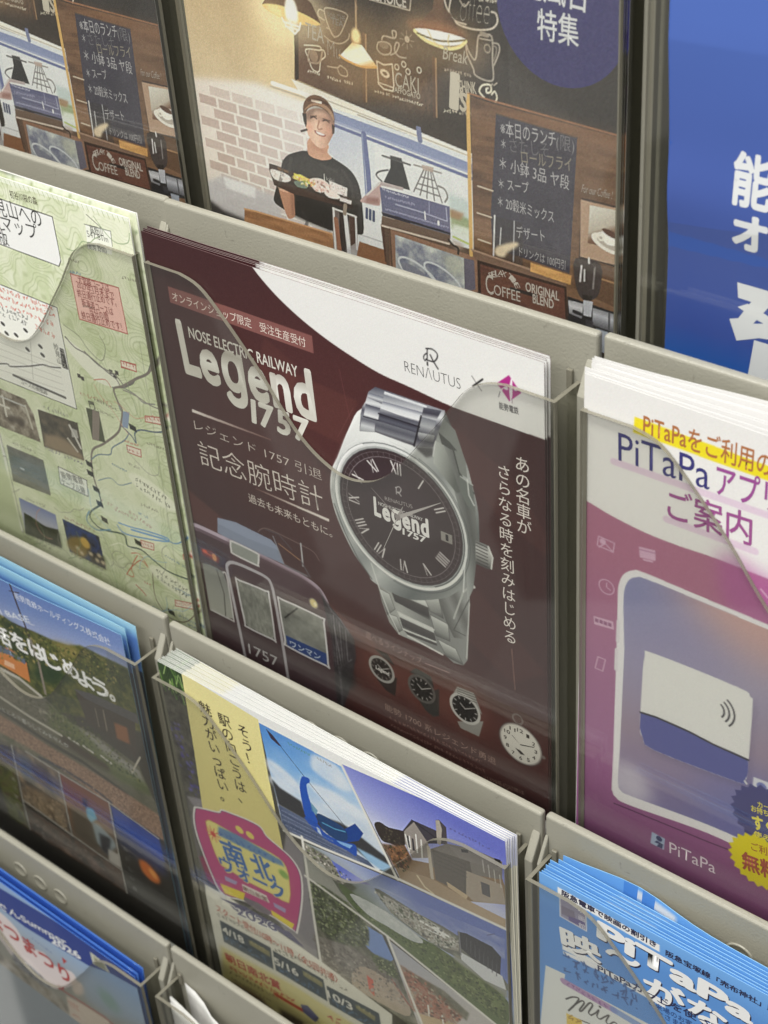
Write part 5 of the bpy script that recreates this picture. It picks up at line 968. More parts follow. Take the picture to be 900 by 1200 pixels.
    rd_([(150.8,169.5),(150.7,177.0),(141.4,185.2),(139.0,190.8),(144.5,194.7),(152.0,194.0),(161.6,191.6),(165.9,192.1),(166.3,198.1),(176.6,196.1),(186.3,199.7),(196.2,202.3),(211.8,200.8)], (74, 92, 88), 1.1); rd_([(139.3,186.1),(135.5,193.7),(142.0,197.3),(154.2,192.3)], (112, 150, 170), 0.9); rd_([(162.4,184.5),(172.4,183.4),(183.3,181.2),(199.2,179.2),(196.8,182.4),(167.3,190.0),(161.0,186.5)], (96, 148, 196), 0.9); a.line([(172.0,185.1),(198.0,180.7)], (96, 148, 196), 1.2); rd_([(198.9,180.8),(205.8,180.2),(212.6,175.2)], (96, 140, 180), 0.7)
    for p in [(149.3,168.3),(150.9,187.2),(175.3,192.1),(192.0,231.0),(188.5,116.7),(149.7,177.4),(147.8,153.0),(147.1,159.1)]: a.poly([(p[0] - 2.6, p[1] - 1.9), (p[0] + 2.4, p[1] - 1.3), (p[0] + 2.8, p[1] + 2.0), (p[0] - 2.2, p[1] + 1.5)], (40, 40, 38))
    a.poly([(183.6,108.9),(188.3,108.0),(184.7,118.7),(180.5,118.8)], (140, 156, 180)); 
    p = [(154.7,116.5),(164.5,115.6),(164.8,133.9),(154.7,135.5)]; a.poly(p, (78, 82, 62)); a.poly([(159.7,115.8),(164.9,116.4),(159.8,134.7),(154.7,135.5)], (140, 128, 120), 0.9); a.text('門', *[(158.1,115.4),(162.3,114.9)], 5, (60, 58, 54), 0.02); a.micro(*[(161.8,109.9),(170.7,109.7)], 2.2, (96, 90, 84), 0.8)
    for b in ([(152.6,110.5),(177.0,108.1)], [(152.1,175.0),(165.3,175.8)], [(172.7,174.3),(189.2,178.1)], [(161.4,177.3),(178.9,177.8)]): a.micro(*b, 2.4, (170, 120, 104), 0.6)
    a.line(smooth_path([(168.1,202.0),(174.8,199.9),(179.6,206.4),(174.8,203.8),(165.8,212.3),(160.5,219.3)], 3), (196, 110, 84), 0.6); rd_([(160.5,219.3),(166.2,218.4),(165.8,212.3),(172.7,201.6)], (196, 110, 84), 0.6); rd_([(166.8,223.7),(171.6,226.3),(173.4,227.9)], (190, 100, 84), 0.9); rd_([(182.7,208.1),(181.0,224.6),(186.2,233.3),(192.8,235.9),(204.2,231.5),(215.5,216.8),(215.0,210.9)], (130, 116, 104), 0.7)
    for p in (([(194.7,152.7)][0]), ([(197.3,209.5)][0])):
        a.poly(ellipse(p, 17, 6, 14), (226, 228, 208), soft=0.8); a.micro((p[0] - 12, p[1] - 2.6), (p[0] + 12, p[1] + 1.6), 2.6, (104, 108, 84), 0.85, 2); a.micro((p[0] - 12, p[1] + 1.6), (p[0] + 12, p[1] + 5.8), 2.6, (104, 108, 84), 0.85, 3)
    # boxed caption and photographs
    b = [(120.5,164.6),(142.8,165.1),(141.2,176.1),(119.2,176.1)]; a.poly(b, (228, 230, 218)); a.line(b, (70, 70, 64), 0.5, closed=True); a.text('能勢電鉄', *[(121.9,171.2),(139.8,169.0)], 5.2, (110, 104, 96), 0.0); a.text('ケーブル跡', *[(120.6,175.9),(139.6,174.9)], 5.0, (96, 92, 84), 0.0)
    def photo(q, fn):
        fn(q); a.line(q, (222, 224, 208), 0.4, closed=True)
    q = [(67.5,128.4),(104.9,128.3),(109.2,135.8),(109.9,153.4),(80.8,154.8),(58.6,155.2)]; a.noise(q, 4, [(84, 74, 60), (130, 120, 104), (176, 170, 156)], 2, 1.0); a.line([(85.0,132.8),(84.5,145.3)], (206, 202, 190), 1.6); a.line([(80.2,139.5),(88.3,139.4)], (206, 202, 190), 1.4); a.line([(103.6,132.7),(105.4,146.2)], (190, 186, 170), 1.4); a.poly([(87.1,143.4),(100.5,142.8),(97.7,147.9),(85.8,147.4)], (66, 56, 46), 0.8, soft=1); a.line([(82.0,133.8),(103.4,133.3)], (190, 190, 184), 0.9)
    q = [(113.7,131.3),(145.3,128.9),(144.2,152.3),(112.0,155.2)]; a.noise(q, 5, [(52, 50, 42), (104, 94, 78)], 3, 1.0); a.poly([(115.3,145.8),(131.5,143.2),(144.2,149.7),(143.9,152.4),(112.1,155.0)], (150, 132, 106), 0.85, soft=1.5); a.line([(138.0,132.9),(141.2,139.8),(143.6,144.9)], (206, 202, 192), 1.4); a.line([(134.3,142.2),(140.2,148.1)], (196, 190, 176), 1.2); a.poly([(139.0,134.1),(143.3,134.1),(143.3,139.0),(138.0,139.9)], (190, 188, 182), 0.8); a.micro(*[(118.9,129.1),(138.7,128.3)], 2.2, (110, 110, 118), 0.7); a.micro(*[(112.9,156.8),(143.8,156.0)], 2.6, (120, 118, 130), 0.8)
    q = [(77.9,166.2),(108.5,165.0),(108.3,188.3),(75.7,190.9)]; a.noise(q, 2, [(96, 96, 88), (124, 122, 114)], 4, 1.0); a.noise(q, 9, [(90, 96, 80), (120, 120, 114)], 5, 0.5); a.line([(85.8,178.5),(88.5,178.6)], (214, 212, 206), 0.8); a.micro(*[(84.2,163.6),(103.9,162.8)], 2.0, (110, 108, 98), 0.7)
    q = [(77.4,201.3),(108.4,200.8),(107.4,224.0),(75.3,227.0)]; a.grad(q, [(92.8,200.9)][0], [(93.4,212.9)][0], [(0, (126, 136, 176)), (1, (190, 192, 204))]); a.poly(smooth_path([(78.7,210.9),(86.9,211.6),(96.0,213.5),(107.6,211.1)], 3) + [(107.4,224.0),(75.3,227.0)], (58, 62, 46)); a.noise([(78.0,215.7),(108.6,212.3),(107.4,224.0),(75.3,227.0)], 3, [(44, 48, 36), (84, 84, 60)], 7, 0.6, soft=1); a.micro(*[(84.0,200.4),(102.0,199.4)], 2.0, (104, 102, 92), 0.7); a.micro(*[(75.7,228.0),(106.9,226.0)], 2.4, (110, 108, 98), 0.7)
    q = [(113.6,201.4),(143.1,201.5),(143.1,223.6),(113.6,223.7)]; a.poly(q, (46, 54, 84)); a.noise(q, 6, [(48, 46, 54), (60, 80, 140), (54, 48, 44)], 9, 0.8); a.poly(smooth_path([(114.8,214.2),(124.1,209.3),(132.0,209.3),(133.7,213.1),(125.8,223.1),(113.9,222.4)], 3, True), (150, 126, 66), 0.9, soft=1.2); a.ell([(129.5,211.2)][0], 3.6, 3.6, (206, 172, 92), soft=0.6); a.poly([(130.4,215.6),(143.8,214.4),(143.1,223.6),(130.9,223.7)], (66, 56, 44), 0.9, soft=1)
    for p in [(132.6,217.4),(139.6,215.6),(141.8,219.6),(137.2,219.9),(121.8,218.0),(124.5,220.2)]: a.ell(p, 1.7, 1.4, (206, 190, 160), soft=0.4)
    a.micro(*[(115.8,200.5),(142.1,200.3)], 2.2, (150, 108, 92), 0.7); a.micro(*[(114.4,225.6),(142.2,226.2)], 2.4, (110, 108, 98), 0.7); a.micro(*[(51.0,231.1),(98.1,230.2)], 2.4, (120, 118, 104), 0.7, 5)
    a.poly([(57.8,166.0),(75.0,160.0),(74.4,175.1),(70.6,200.6),(73.9,227.0),(51.4,229.8),(35.8,232.5)], (222, 222, 212), 0.95); a.line([(73.9,159.3),(74.8,176.0),(73.9,227.0),(51.6,229.1)], (110, 108, 100), 0.5); a.poly([(66.2,187.9),(71.2,187.7),(71.0,200.5),(66.4,200.5)], (60, 60, 58)); a.line([(53.5,223.1),(62.3,222.9)], (90, 88, 84), 1.2); a.line([(68.5,176.2),(74.4,175.1)], (110, 108, 100), 0.5); a.micro(*[(65.4,186.0),(69.8,185.5)], 2.5, (190, 110, 90), 0.8)
    rg = random.Random(12)
    for k in range(70):                                     # small place names and paths all over the sheet
        x, y = rg.uniform(74, 208), rg.uniform(6, 240)
        if 74 < x < 160 and (10 < y < 150 or y > 150 and x < 150): continue
        n = rg.uniform(6, 16); a.micro((x, y), (x + n, y + rg.uniform(-1, 1.5)), rg.uniform(1.3, 1.9), rg.choice(((112, 112, 98), (120, 116, 100), (176, 100, 84), (90, 120, 150))), 0.75, k)
    for k in range(46):
        x, y = rg.uniform(74, 212), rg.uniform(0, 242); p = [(x, y)]; t = rg.uniform(0, 6.28)
        for _ in range(6): t += rg.uniform(-0.8, 0.8); x += 5 * math.cos(t); y += 5 * math.sin(t); p.append((x, y))
        if any(74 < q[0] < 158 and 8 < q[1] < 160 for q in p): continue
        a.line(smooth_path(p, 3), rg.choice(((236, 236, 224), (150, 150, 136), (200, 150, 130), (140, 160, 120), (150, 180, 200))), 0.45, 0.8)
    a.img[:] = np.clip(a.img * 1.05 + 3, 0, 255)
    a.crisp(0.5); a.grain(2.5, 8)
    a.line([(205.2,63.8),(204.2,115.9),(203.1,164.5),(201.1,233.7)], (110, 112, 92), 0.35, 0.5)
    return a
AM = map_art()
HM = 297.0
mm_ = paper_mesh('mountain_map', AM, 212.4, HM, 0.6, 1, base=(206, 214, 178))
lay('mountain_map', mm_, 'M', HM, 'front green mountain map with contour lines and a pink closure notice', 'folded map', 'mountain maps')
mm2 = paper_mesh('mountain_map', AM, 212.4, HM, 0.8, 5, letters=False, base=(206, 214, 178))
lay('mountain_map', mm2, 'M', HM, 'green mountain map stacked right behind the front map', 'folded map', 'mountain maps', dx=1.9, dy=2.0, dz=1.6, lean=0.25)

# ================================================================== blue leaflet with heavy white characters
def blue_art():
    a = Art(0, 60, 90, 235, 0.8, (56, 92, 176))
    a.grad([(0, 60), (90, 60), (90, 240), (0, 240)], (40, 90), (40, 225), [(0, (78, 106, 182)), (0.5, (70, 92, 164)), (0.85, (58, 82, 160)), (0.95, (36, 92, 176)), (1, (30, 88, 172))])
    WH = (226, 228, 230)
    a.text('能勢', *[(24.3,149.9),(54.6,150.8)], 20.5, WH, 0.03)
    a.text('オン', *[(25.1,167.3),(53.8,167.9)], 15.5, WH, 0.045)
    a.shape([(27.9,181.6),(47.2,181.9),(46.9,188.2),(28.6,187.5)], WH)
    a.shape([(34.1,187.1),(41.0,187.3),(29.3,204.6),(25.8,196.7),(29.2,195.5)], WH)
    a.shape([(28.7,191.1),(32.5,188.8),(48.3,193.9),(48.6,197.3),(35.9,194.0)], WH)
    a.shape([(25.8,196.8),(33.1,196.6),(39.8,194.6),(48.4,195.6),(46.2,199.8),(37.8,201.0),(29.1,204.6)], WH)
    a.shape([(36.0,202.3),(49.0,202.5),(50.4,218.2),(34.4,218.8)], WH)
    return a
ABL = blue_art()
bow = lambda u, v: -1.0 - 5.5 * np.clip((0.58 - v) / 0.25, 0, 1) ** 1.3 * np.clip(1 - u * 1.4, 0, 1) - 1.6 * np.exp(-((v - 0.52) / 0.05) ** 2) * np.clip(1 - u * 2, 0, 1)
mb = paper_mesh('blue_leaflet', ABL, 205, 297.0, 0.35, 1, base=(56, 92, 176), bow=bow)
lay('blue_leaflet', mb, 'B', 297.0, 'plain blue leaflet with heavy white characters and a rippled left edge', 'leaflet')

# ================================================================== white and purple card leaflet
def card_art():
    a = Art(0, 0, 130, 245, 0.42, (236, 234, 232))
    full = [(-2, -2), (132, -2), (132, 246), (-2, 246)]
    yb = [(21.0,10.7),(87.0,12.0),(87.6,17.7),(20.6,17.6)]; a.poly(yb, (240, 222, 40))
    a.text('PiTaPaをご利用の方に', *[(24.7,16.3),(88.2,15.2)], 10.6, (178, 112, 66), 0.012)
    for l in ([(13.0,33.1),(78.2,31.6)], [(36.1,49.7),(71.9,48.8)]): a.line(l, (226, 206, 222), 3.0)
    NV = (58, 56, 122)
    a.text('PiTaPa', *[(15.0,31.7),(52.4,30.1)], 17.5, NV, 0.0)
    a.text('アプリの', *[(54.9,30.0),(88.8,28.8)], 14.6, (158, 78, 150), 0.014)
    a.text('ご案内', *[(36.4,48.0),(70.4,46.0)], 14.8, (160, 84, 146), 0.012)
    # purple ground with a soft wave edge
    g = smooth_path([(-11.2,56.2),(-0.2,55.2),(12.7,57.7),(27.5,59.4),(41.9,59.4),(53.8,58.6),(65.6,58.4),(77.7,58.4),(92.0,58.4)], 5) + [(134, 80), (134, 250), (-4, 250)]
    a.grad(g, [(-0.8,78.2)][0], [(11.0,233.5)][0], [(0, (176, 116, 142)), (0.35, (168, 112, 150)), (0.7, (162, 106, 152)), (1, (142, 86, 132))])
    a.poly(smooth_path([(57.7,57.5),(63.3,53.9),(69.1,54.6),(77.7,57.9),(91.9,57.3),(94.1,78.3),(65.4,80.9)], 4, True), (176, 90, 160), 0.55, soft=5)
    # little white line icons
    IC = (214, 176, 200)
    q = [(7.5,69.6),(14.6,70.0),(14.1,74.5),(7.0,74.1)]; a.line(q, IC, 0.5, closed=True); a.ell([(9.4,71.4)][0], 1.4, 1.4, IC); a.line([(7.8,74.7),(10.5,71.8),(13.8,74.2)], IC, 0.5)
    a.poly([(25.2,66.9),(32.2,65.8),(32.6,70.5),(25.8,71.7)], IC); a.line([(25.6,68.1),(32.3,67.0)], (180, 130, 160), 0.5); a.line([(27.6,72.1),(31.2,71.4)], IC, 0.8)
    c = [(11.7,92.5)][0]; a.ring(c, 3.4, 3.4, IC, 0.5); a.line([(c[0], c[1] - 2), c, (c[0] + 1.8, c[1] + 0.8)], IC, 0.45)
    q = [(6.2,109.7),(15.2,108.3),(15.8,112.2),(6.6,113.7)]; a.poly(q, IC)
    for k in range(4): p = [(7.7,111.3),(13.8,110.6)]; f_ = k / 3; a.rect(p[0][0] + (p[1][0] - p[0][0]) * f_ - 0.8, p[0][1] + (p[1][1] - p[0][1]) * f_ - 0.9, p[0][0] + (p[1][0] - p[0][0]) * f_ + 0.8, p[0][1] + (p[1][1] - p[0][1]) * f_ + 0.9, (150, 96, 132))
    a.line([(8.8,129.8),(12.3,129.6),(11.2,136.3),(7.6,136.4)], IC, 0.5, closed=True)
    a.line([(75.6,64.2),(78.5,66.7)], IC, 0.6)
    # telephone outline with an app tile
    ph = smooth_path([(16.9,97.1),(17.0,89.5),(19.0,83.1),(23.1,79.2),(28.3,78.1),(55.2,78.4),(96.3,78.7)], 5) + [(108.6,191.3)] + smooth_path([(90.7,197.3),(63.7,197.7),(27.3,204.1),(19.7,203.6),(17.8,198.6),(18.0,177.4),(18.1,121.0)], 5)
    a.poly(ph, (236, 234, 236)); a.line([(18.2,90.6),(18.8,176.9),(18.7,200.1)], (236, 234, 236), 2.4)
    for l in ([(17.6,107.1),(17.6,117.3)], [(17.3,121.8),(17.3,132.2)]): a.line(l, (226, 222, 226), 1.6)
    sc = smooth_path([(19.6,99.2),(19.7,90.7),(21.4,84.9),(24.7,81.8),(29.9,80.7),(55.4,80.7),(96.6,81.0)], 5) + [(108.0,185.8)] + smooth_path([(90.1,191.2),(63.4,192.9),(28.8,198.1),(22.1,198.1),(20.6,192.9),(20.7,170.9),(20.8,119.6)], 5)
    a.grad(sc, [(21.0,93.5)][0], [(51.7,197.2)][0], [(0, (142, 144, 182)), (0.3, (160, 154, 180)), (0.6, (156, 138, 158)), (0.8, (142, 126, 160)), (1, (128, 124, 168))])
    def inside(p, r1, r2, col, al, soft): a.poly([q for q in ellipse(p, r1, r2)], col, al, soft)
    k0 = a.mask(sc); keep = a.img.copy()
    a.poly(ellipse([(80.8,73.5)][0], 40, 26), (214, 166, 150), 0.8, soft=16); a.poly(ellipse([(26.0,191.7)][0], 11, 11), (206, 200, 214), 0.9, soft=6); a.poly(ellipse([(43.1,117.2)][0], 26, 30), (150, 140, 178), 0.4, soft=12); a.poly(ellipse([(81.5,178.5)][0], 24, 24), (106, 110, 176), 0.7, soft=14)
    m = np.zeros((a.h, a.w, 1)); m[k0[2]:k0[3], k0[0]:k0[1], 0] = k0[4]; a.img[:] = keep * (1 - m) + a.img * m
    a.line([(19.0,207.7),(29.5,206.4),(64.0,202.6),(109.2,195.9)], (60, 34, 62), 0.5, 0.9)
    tile = smooth_path([(30.1,118.6),(34.0,115.4),(70.6,113.8),(75.8,115.8),(77.2,119.9),(78.0,154.0),(77.3,158.7),(75.2,161.7),(36.5,166.0),(31.2,161.9),(29.6,157.6),(29.5,135.5)], 4, True)
    a.poly([(x + 1.4, y + 2.4) for x, y in tile], (96, 84, 120), 0.35, soft=2.2); a.poly(tile, (232, 231, 228))
    a.poly([(29.5,149.3),(37.0,147.5),(62.4,147.7),(77.7,147.4),(78.2,153.9)] + smooth_path([(77.9,156.6),(76.8,159.8),(74.5,161.8),(36.5,166.0),(31.3,162.2),(29.6,157.6)], 3), (84, 88, 158)); a.line([(29.5,149.0),(37.0,147.7),(51.2,147.3),(62.5,148.1),(77.7,147.8)], (40, 36, 48), 1.0)
    for k, (r0,) in enumerate(((2.2,), (4.4,), (6.6,))): 
        c = [(62.5,129.4)][0]; a.line(ellipse(c, r0 + 1.2, r0 + 1.8, -8, -48, 48, 12), (44, 40, 48), 0.75)
    a.grain(2.5, 4)
    # maker's mark along the foot
    q = [(37.9,213.3),(44.3,213.5),(44.1,220.5),(37.6,220.5)]; a.poly(q, (178, 196, 224)); a.ell([(41.6,215.2)][0], 1.5, 1.5, (44, 52, 104)); a.poly([(39.4,218.7),(40.5,217.0),(43.6,217.4),(43.4,220.2),(40.7,220.4),(41.5,218.3)], (44, 52, 104))
    a.text('PiTaPa', *[(46.9,220.2),(68.7,218.9)], 9.4, (240, 226, 238), 0.0)
    # starburst badges
    def burst(c, r, n, col):
        a.poly([(c[0] + (r + (0.9 if i % 2 else -0.9)) * math.cos(math.pi * i / n), c[1] + (r + (0.9 if i % 2 else -0.9)) * math.sin(math.pi * i / n)) for i in range(2 * n)], col)
    a.poly([(80.7,155.2),(87.9,154.4),(89.0,165.9),(80.7,166.2)], (222, 222, 230)); a.poly([(83.7,161.6),(88.4,159.9),(88.9,165.1),(83.3,164.6)], (116, 124, 186)); a.ell([(84.5,158.4)][0], 2.2, 2.2, (116, 124, 186))
    c1 = [(88.5,173.3)][0]; burst(c1, 15.6, 22, (58, 56, 122)); c2 = [(87.7,199.2)][0]; burst(c2, 13.8, 22, (232, 218, 44))
    YL = (240, 226, 70)
    a.text('カードを', *[(83.9,169.6),(94.0,167.5)], 3.4, YL, 0.02); a.text('お持ちの方', *[(81.3,173.4),(94.4,171.2)], 3.6, YL, 0.02); a.text('すぐに', *[(83.0,182.0),(98.2,178.4)], 8.2, YL, 0.04); a.text('使えます', *[(83.7,186.5),(98.1,183.5)], 3.6, YL, 0.02)
    a.text('ご利用', *[(83.2,194.5),(94.0,192.8)], 5.0, (176, 96, 60), 0.008); a.text('無料', *[(80.2,206.8),(96.4,204.4)], 10.5, (176, 92, 74), 0.03)
    return a
AP = card_art(); HP = 299.0
mp_ = paper_mesh('card_leaflet', AP, 212.4, HP, 0.25, 1, base=(160, 96, 140))
lay('card_leaflet', mp_, 'P', HP, 'front white and purple leaflet with a telephone outline and yellow badge', 'leaflet', 'white and purple card leaflets')
APW = Art(0, 0, 130, 60, 1.5, (236, 234, 233))
for i in range(7):
    b_ = 0.6 + 0.5 * i
    mpb = paper_mesh('card_leaflet', APW, 212.4, HP, 0.3, 1, base=(232, 230, 229), letters=False, bow=lambda u, v, b_=b_: (b_ * 2.0 * np.sin(np.pi * np.clip(u * 1.1, 0, 1)) ** 2 - 0.2 * b_) * np.clip(1 - v * 2.2, 0, 1))
    lay('card_leaflet', mpb, 'P', HP, 'white leaflet fanned out behind the front card leaflet', 'leaflet', 'white leaflets fanned behind the front card leaflet', dx=(0.6, -0.4, 1.4, 1.8, 2.6, 1.0, 3.2)[i], dy=0.3, dz=(0.6, 1.4, 1.2, 2.2, 1.6, 2.6, 2.8)[i], lean=0.1 + 0.26 * i, spin=(0.1, 0.2, 0.0, 0.4, 0.3, 0.5, 0.9)[i])

# ================================================================== yellow walking event leaflet
def walk_art():
    a = Art(0, 0, 212.4, 246, 0.4, (74, 72, 66))
    full = [(-2, -2), (214, -2), (214, 248), (-2, 248)]
    a.rect(-2, -2, 216, 7, (236, 236, 234))
    # left photograph: grass above, violet flowers on dark soil
    lf = [(-1.9,-0.6),(18.1,-0.1),(15.0,97.6),(10.9,154.9),(-41.6,188.4)]
    a.noise(lf, 5, [(58, 56, 52), (84, 82, 74), (104, 100, 92)], 3, 1.0)
    gr = [(-0.3,0.3),(18.1,-0.1),(16.9,15.3),(-2.0,15.1)]; a.poly(gr, (52, 74, 40))
    rg = random.Random(3)
    for k in range(34):
        p = [(0.8,2.9)][0]; q = [(16.3,12.4)][0]
        x = p[0] + rg.random() * (q[0] - p[0]); y = rg.random() * 16 - 1
        a.line([(x, y + 7), (x + rg.uniform(-4, 4), y)], rg.choice(((110, 146, 72), (84, 122, 58), (150, 176, 110), (40, 58, 32))), 0.6, 0.9)
    for k in range(60):
        t = rg.random(); p = [(3.4,41.6)][0]; q = [(10.2,89.5)][0]; x = p[0] + (q[0] - p[0]) * t + rg.gauss(0, 2.6); y = p[1] + (q[1] - p[1]) * t + rg.gauss(0, 3)
        a.ell((x, y), rg.uniform(0.6, 1.5), rg.uniform(0.5, 1.3), rg.choice(((92, 84, 168), (112, 104, 190), (74, 66, 140), (60, 62, 74))), al=0.85, soft=0.4)
    a.poly([(1.1,92.6),(15.8,87.9),(14.6,112.5),(3.1,132.6),(3.4,159.9),(14.2,162.8),(-1.5,165.0)], (122, 118, 116), 0.7, soft=1.5); a.poly([(1.4,139.5),(8.7,133.1),(10.5,157.3),(4.3,155.3)], (150, 58, 92), 0.9, soft=1)
    a.poly([(1.3,92.9),(15.9,87.5),(71.2,91.1),(75.1,76.4),(88.9,83.8),(84.1,167.2),(73.1,171.0)], (150, 146, 152), 0.85, soft=1)
    # yellow panel with upright brushwork lettering
    yl = [(17.4,-0.7),(68.2,4.3),(68.7,38.8),(70.7,95.0),(47.7,114.8),(12.3,100.9),(15.2,53.2)]; a.grad(yl, [(20.5,4.5)][0], [(50.1,100.6)][0], [(0, (232, 222, 158)), (1, (226, 214, 140))])
    IK = (56, 46, 38)
    a.vtext('そう！', *[(55.9,18.1),(58.0,35.8)], 8.6, IK, 0.01); a.vtext('駅の向こうは、', *[(43.2,17.7),(46.8,69.0)], 8.8, IK, 0.01); a.vtext('魅力がいっぱい。', *[(30.4,16.3),(33.0,76.0)], 8.8, IK, 0.01)
    # upper photographs
    s1 = [(68.2,6.2),(120.9,6.7),(145.1,57.5),(134.9,66.4),(73.6,75.8),(69.9,29.1)]
    a.grad(s1, [(71.8,6.3)][0], [(91.6,57.6)][0], [(0, (64, 128, 206)), (0.45, (126, 176, 226)), (0.8, (206, 218, 230)), (1, (206, 214, 222))])
    for q in ([(70.0,28.5),(82.1,30.5),(90.0,36.1),(90.1,42.1),(78.2,42.8),(69.7,36.2)], [(102.6,8.5),(117.5,8.1),(125.4,19.2),(117.6,22.6),(104.7,21.0),(99.9,17.7)], [(96.7,30.4),(111.4,27.1),(129.6,30.6),(131.9,34.1),(115.7,37.6),(102.6,36.1)], [(70.6,39.8),(88.9,43.9),(89.5,46.6),(71.6,46.5)]): a.poly(smooth_path(q, 3, True), (226, 230, 234), 0.85, soft=1.6)
    a.noise(s1, 5, [(110, 160, 220), (230, 232, 234)], 7, 0.18, stretch=2)
    a.poly([(70.8,41.7),(75.8,45.1),(89.5,46.6),(90.7,52.1),(114.7,46.3),(122.1,47.0),(127.5,48.8),(145.4,54.2),(144.9,58.6),(131.6,62.8),(120.7,59.1),(72.7,58.3)], (58, 58, 60), soft=0.8); a.grad([(72.7,58.3),(90.8,58.3),(120.3,62.5),(129.7,62.9),(134.9,66.4),(73.6,75.8)], [(77.7,56.9)][0], [(74.7,76.6)][0], [(0, (86, 98, 126)), (1, (62, 72, 96))]); a.poly([(122.7,57.9),(132.2,57.3),(145.1,57.5),(138.8,64.5),(129.7,62.9)], (150, 186, 216), soft=0.6); a.noise([(72.6,59.4),(91.8,57.6),(120.2,63.6),(129.7,62.9),(134.9,66.4),(73.6,75.8)], 3, [(56, 66, 92), (110, 120, 146)], 5, 0.5, stretch=4)
    a.line([(72.8,8.2),(80.6,14.4),(94.2,27.3)], (44, 48, 64), 0.45); a.line([(97.2,29.9),(117.4,47.2)], (44, 48, 64), 0.4); a.poly([(72.5,7.7),(76.5,9.7),(81.8,14.6),(79.6,14.9),(75.0,12.9)], (56, 46, 66))
    BL = (36, 84, 178)
    a.poly(smooth_path([(92.0,29.5),(94.0,27.4),(97.3,27.0),(97.3,29.6),(95.0,32.4),(95.3,40.2),(97.1,48.4),(99.0,55.5),(94.6,59.1),(91.1,56.0),(90.2,48.2),(89.9,37.2)], 4, True), BL); a.poly(smooth_path([(90.0,56.6),(98.0,56.1),(102.3,59.8),(109.0,60.5),(117.0,58.3),(122.8,56.8),(122.2,64.5),(116.3,63.9),(104.6,64.7),(95.2,61.9)], 3, True), (38, 80, 168)); a.poly([(117.2,48.9),(124.2,41.2),(128.9,45.0),(125.2,52.2),(117.0,58.3),(109.0,61.0)], (28, 66, 140)); a.poly(smooth_path([(98.9,49.4),(106.8,47.8),(117.1,49.4),(117.1,57.1),(109.0,60.5),(101.6,58.1)], 3, True), (34, 66, 112)); a.line([(102.2,53.6),(110.0,53.2),(116.9,51.1)], (84, 150, 190), 0.7); a.poly([(97.6,59.0),(99.5,59.4),(100.8,63.8),(98.1,62.3)], (176, 196, 220)); a.poly([(109.9,61.0),(120.8,58.0),(118.5,61.5),(112.7,61.9)], (126, 170, 220)); a.poly([(95.9,43.0),(100.2,46.6),(98.7,50.5),(96.0,49.0)], (90, 140, 170), 0.8)
    a.micro(*[(86.5,10.8),(101.8,10.9)], 1.6, (84, 140, 130), 0.8); a.micro(*[(104.7,10.3),(114.4,11.0)], 1.6, (150, 146, 140), 0.8)
    s2 = [(120.5,4.9),(170.0,0.1),(233.3,-5.4),(231.6,60.2),(209.7,57.1),(149.6,63.7),(146.1,57.2)]
    a.grad(s2, [(169.9,1.2)][0], [(161.9,38.4)][0], [(0, (104, 112, 196)), (0.7, (160, 166, 220)), (1, (196, 200, 226))])
    a.poly(smooth_path([(136.6,34.6),(140.3,30.7),(145.6,31.1),(154.3,28.3),(156.2,30.6),(153.3,39.4),(145.6,41.7),(140.1,42.6)], 3, True), (54, 46, 42)); a.poly([(144.2,45.0),(154.5,37.5),(158.1,44.8),(209.7,24.1),(213.9,38.7),(177.9,58.7),(152.5,59.1),(146.2,57.0)], (140, 116, 88)); a.noise([(139.8,45.2),(154.5,37.5),(158.1,44.8),(152.8,56.5),(146.2,57.0)], 3, [(70, 50, 36), (140, 100, 70)], 3, 0.9, soft=1)
    a.poly([(160.5,17.5),(174.8,16.1),(174.2,24.4),(167.8,28.3),(154.3,28.3)], (64, 60, 68)); a.poly([(154.8,27.9),(161.4,18.3),(167.0,25.3),(168.9,27.6),(168.1,37.4),(158.2,43.5),(154.8,36.1)], (150, 142, 136)); a.poly([(174.3,9.6),(176.4,8.1),(180.2,10.6),(180.0,21.5),(174.8,24.1)], (74, 68, 74)); a.poly([(174.3,9.6),(176.4,8.4),(177.6,13.3),(176.2,24.3),(174.2,24.4)], (172, 164, 154)); a.line([(160.4,17.7),(174.4,21.4)], (40, 36, 44), 0.7); a.line([(160.4,17.7),(154.3,28.5)], (60, 56, 60), 0.6)
    for l in ([(157.8,29.6),(157.8,37.8)], [(155.4,29.9),(156.9,39.6)], [(161.8,26.1),(161.8,37.8)], [(164.7,27.8),(164.4,39.7)]): a.line(l, (216, 214, 208), 0.8)
    for q in ([(156.2,30.0),(157.3,30.0),(157.7,37.4),(156.6,37.4)], [(159.2,30.0),(160.2,30.0),(160.4,37.5),(159.1,38.0)]): a.poly(q, (56, 54, 60))
    a.poly([(180.0,20.9),(194.7,15.4),(210.2,13.7),(209.7,25.3),(191.7,33.2),(169.8,42.3),(169.7,30.6)], (122, 116, 110)); a.poly([(170.7,30.0),(192.2,24.9),(193.5,35.5),(188.7,49.2),(171.3,49.7)], (96, 90, 84)); a.poly([(180.5,21.8),(196.5,17.6),(209.1,16.6),(209.9,20.6),(186.2,26.3)], (130, 124, 120)); a.line([(168.7,30.1),(169.4,49.7)], (186, 176, 160), 2.0); a.poly([(189.8,32.1),(209.5,28.8),(210.9,40.6),(192.7,50.2),(188.8,48.0)], (164, 152, 138)); a.poly([(197.6,34.1),(202.5,33.3),(202.6,41.4),(198.1,41.9)], (88, 86, 88)); a.poly([(205.9,14.1),(209.3,13.2),(210.1,17.1),(207.1,18.4)], (36, 34, 40)); a.poly([(187.6,19.7),(191.6,17.8),(191.7,19.7),(187.9,21.5)], (60, 58, 62))
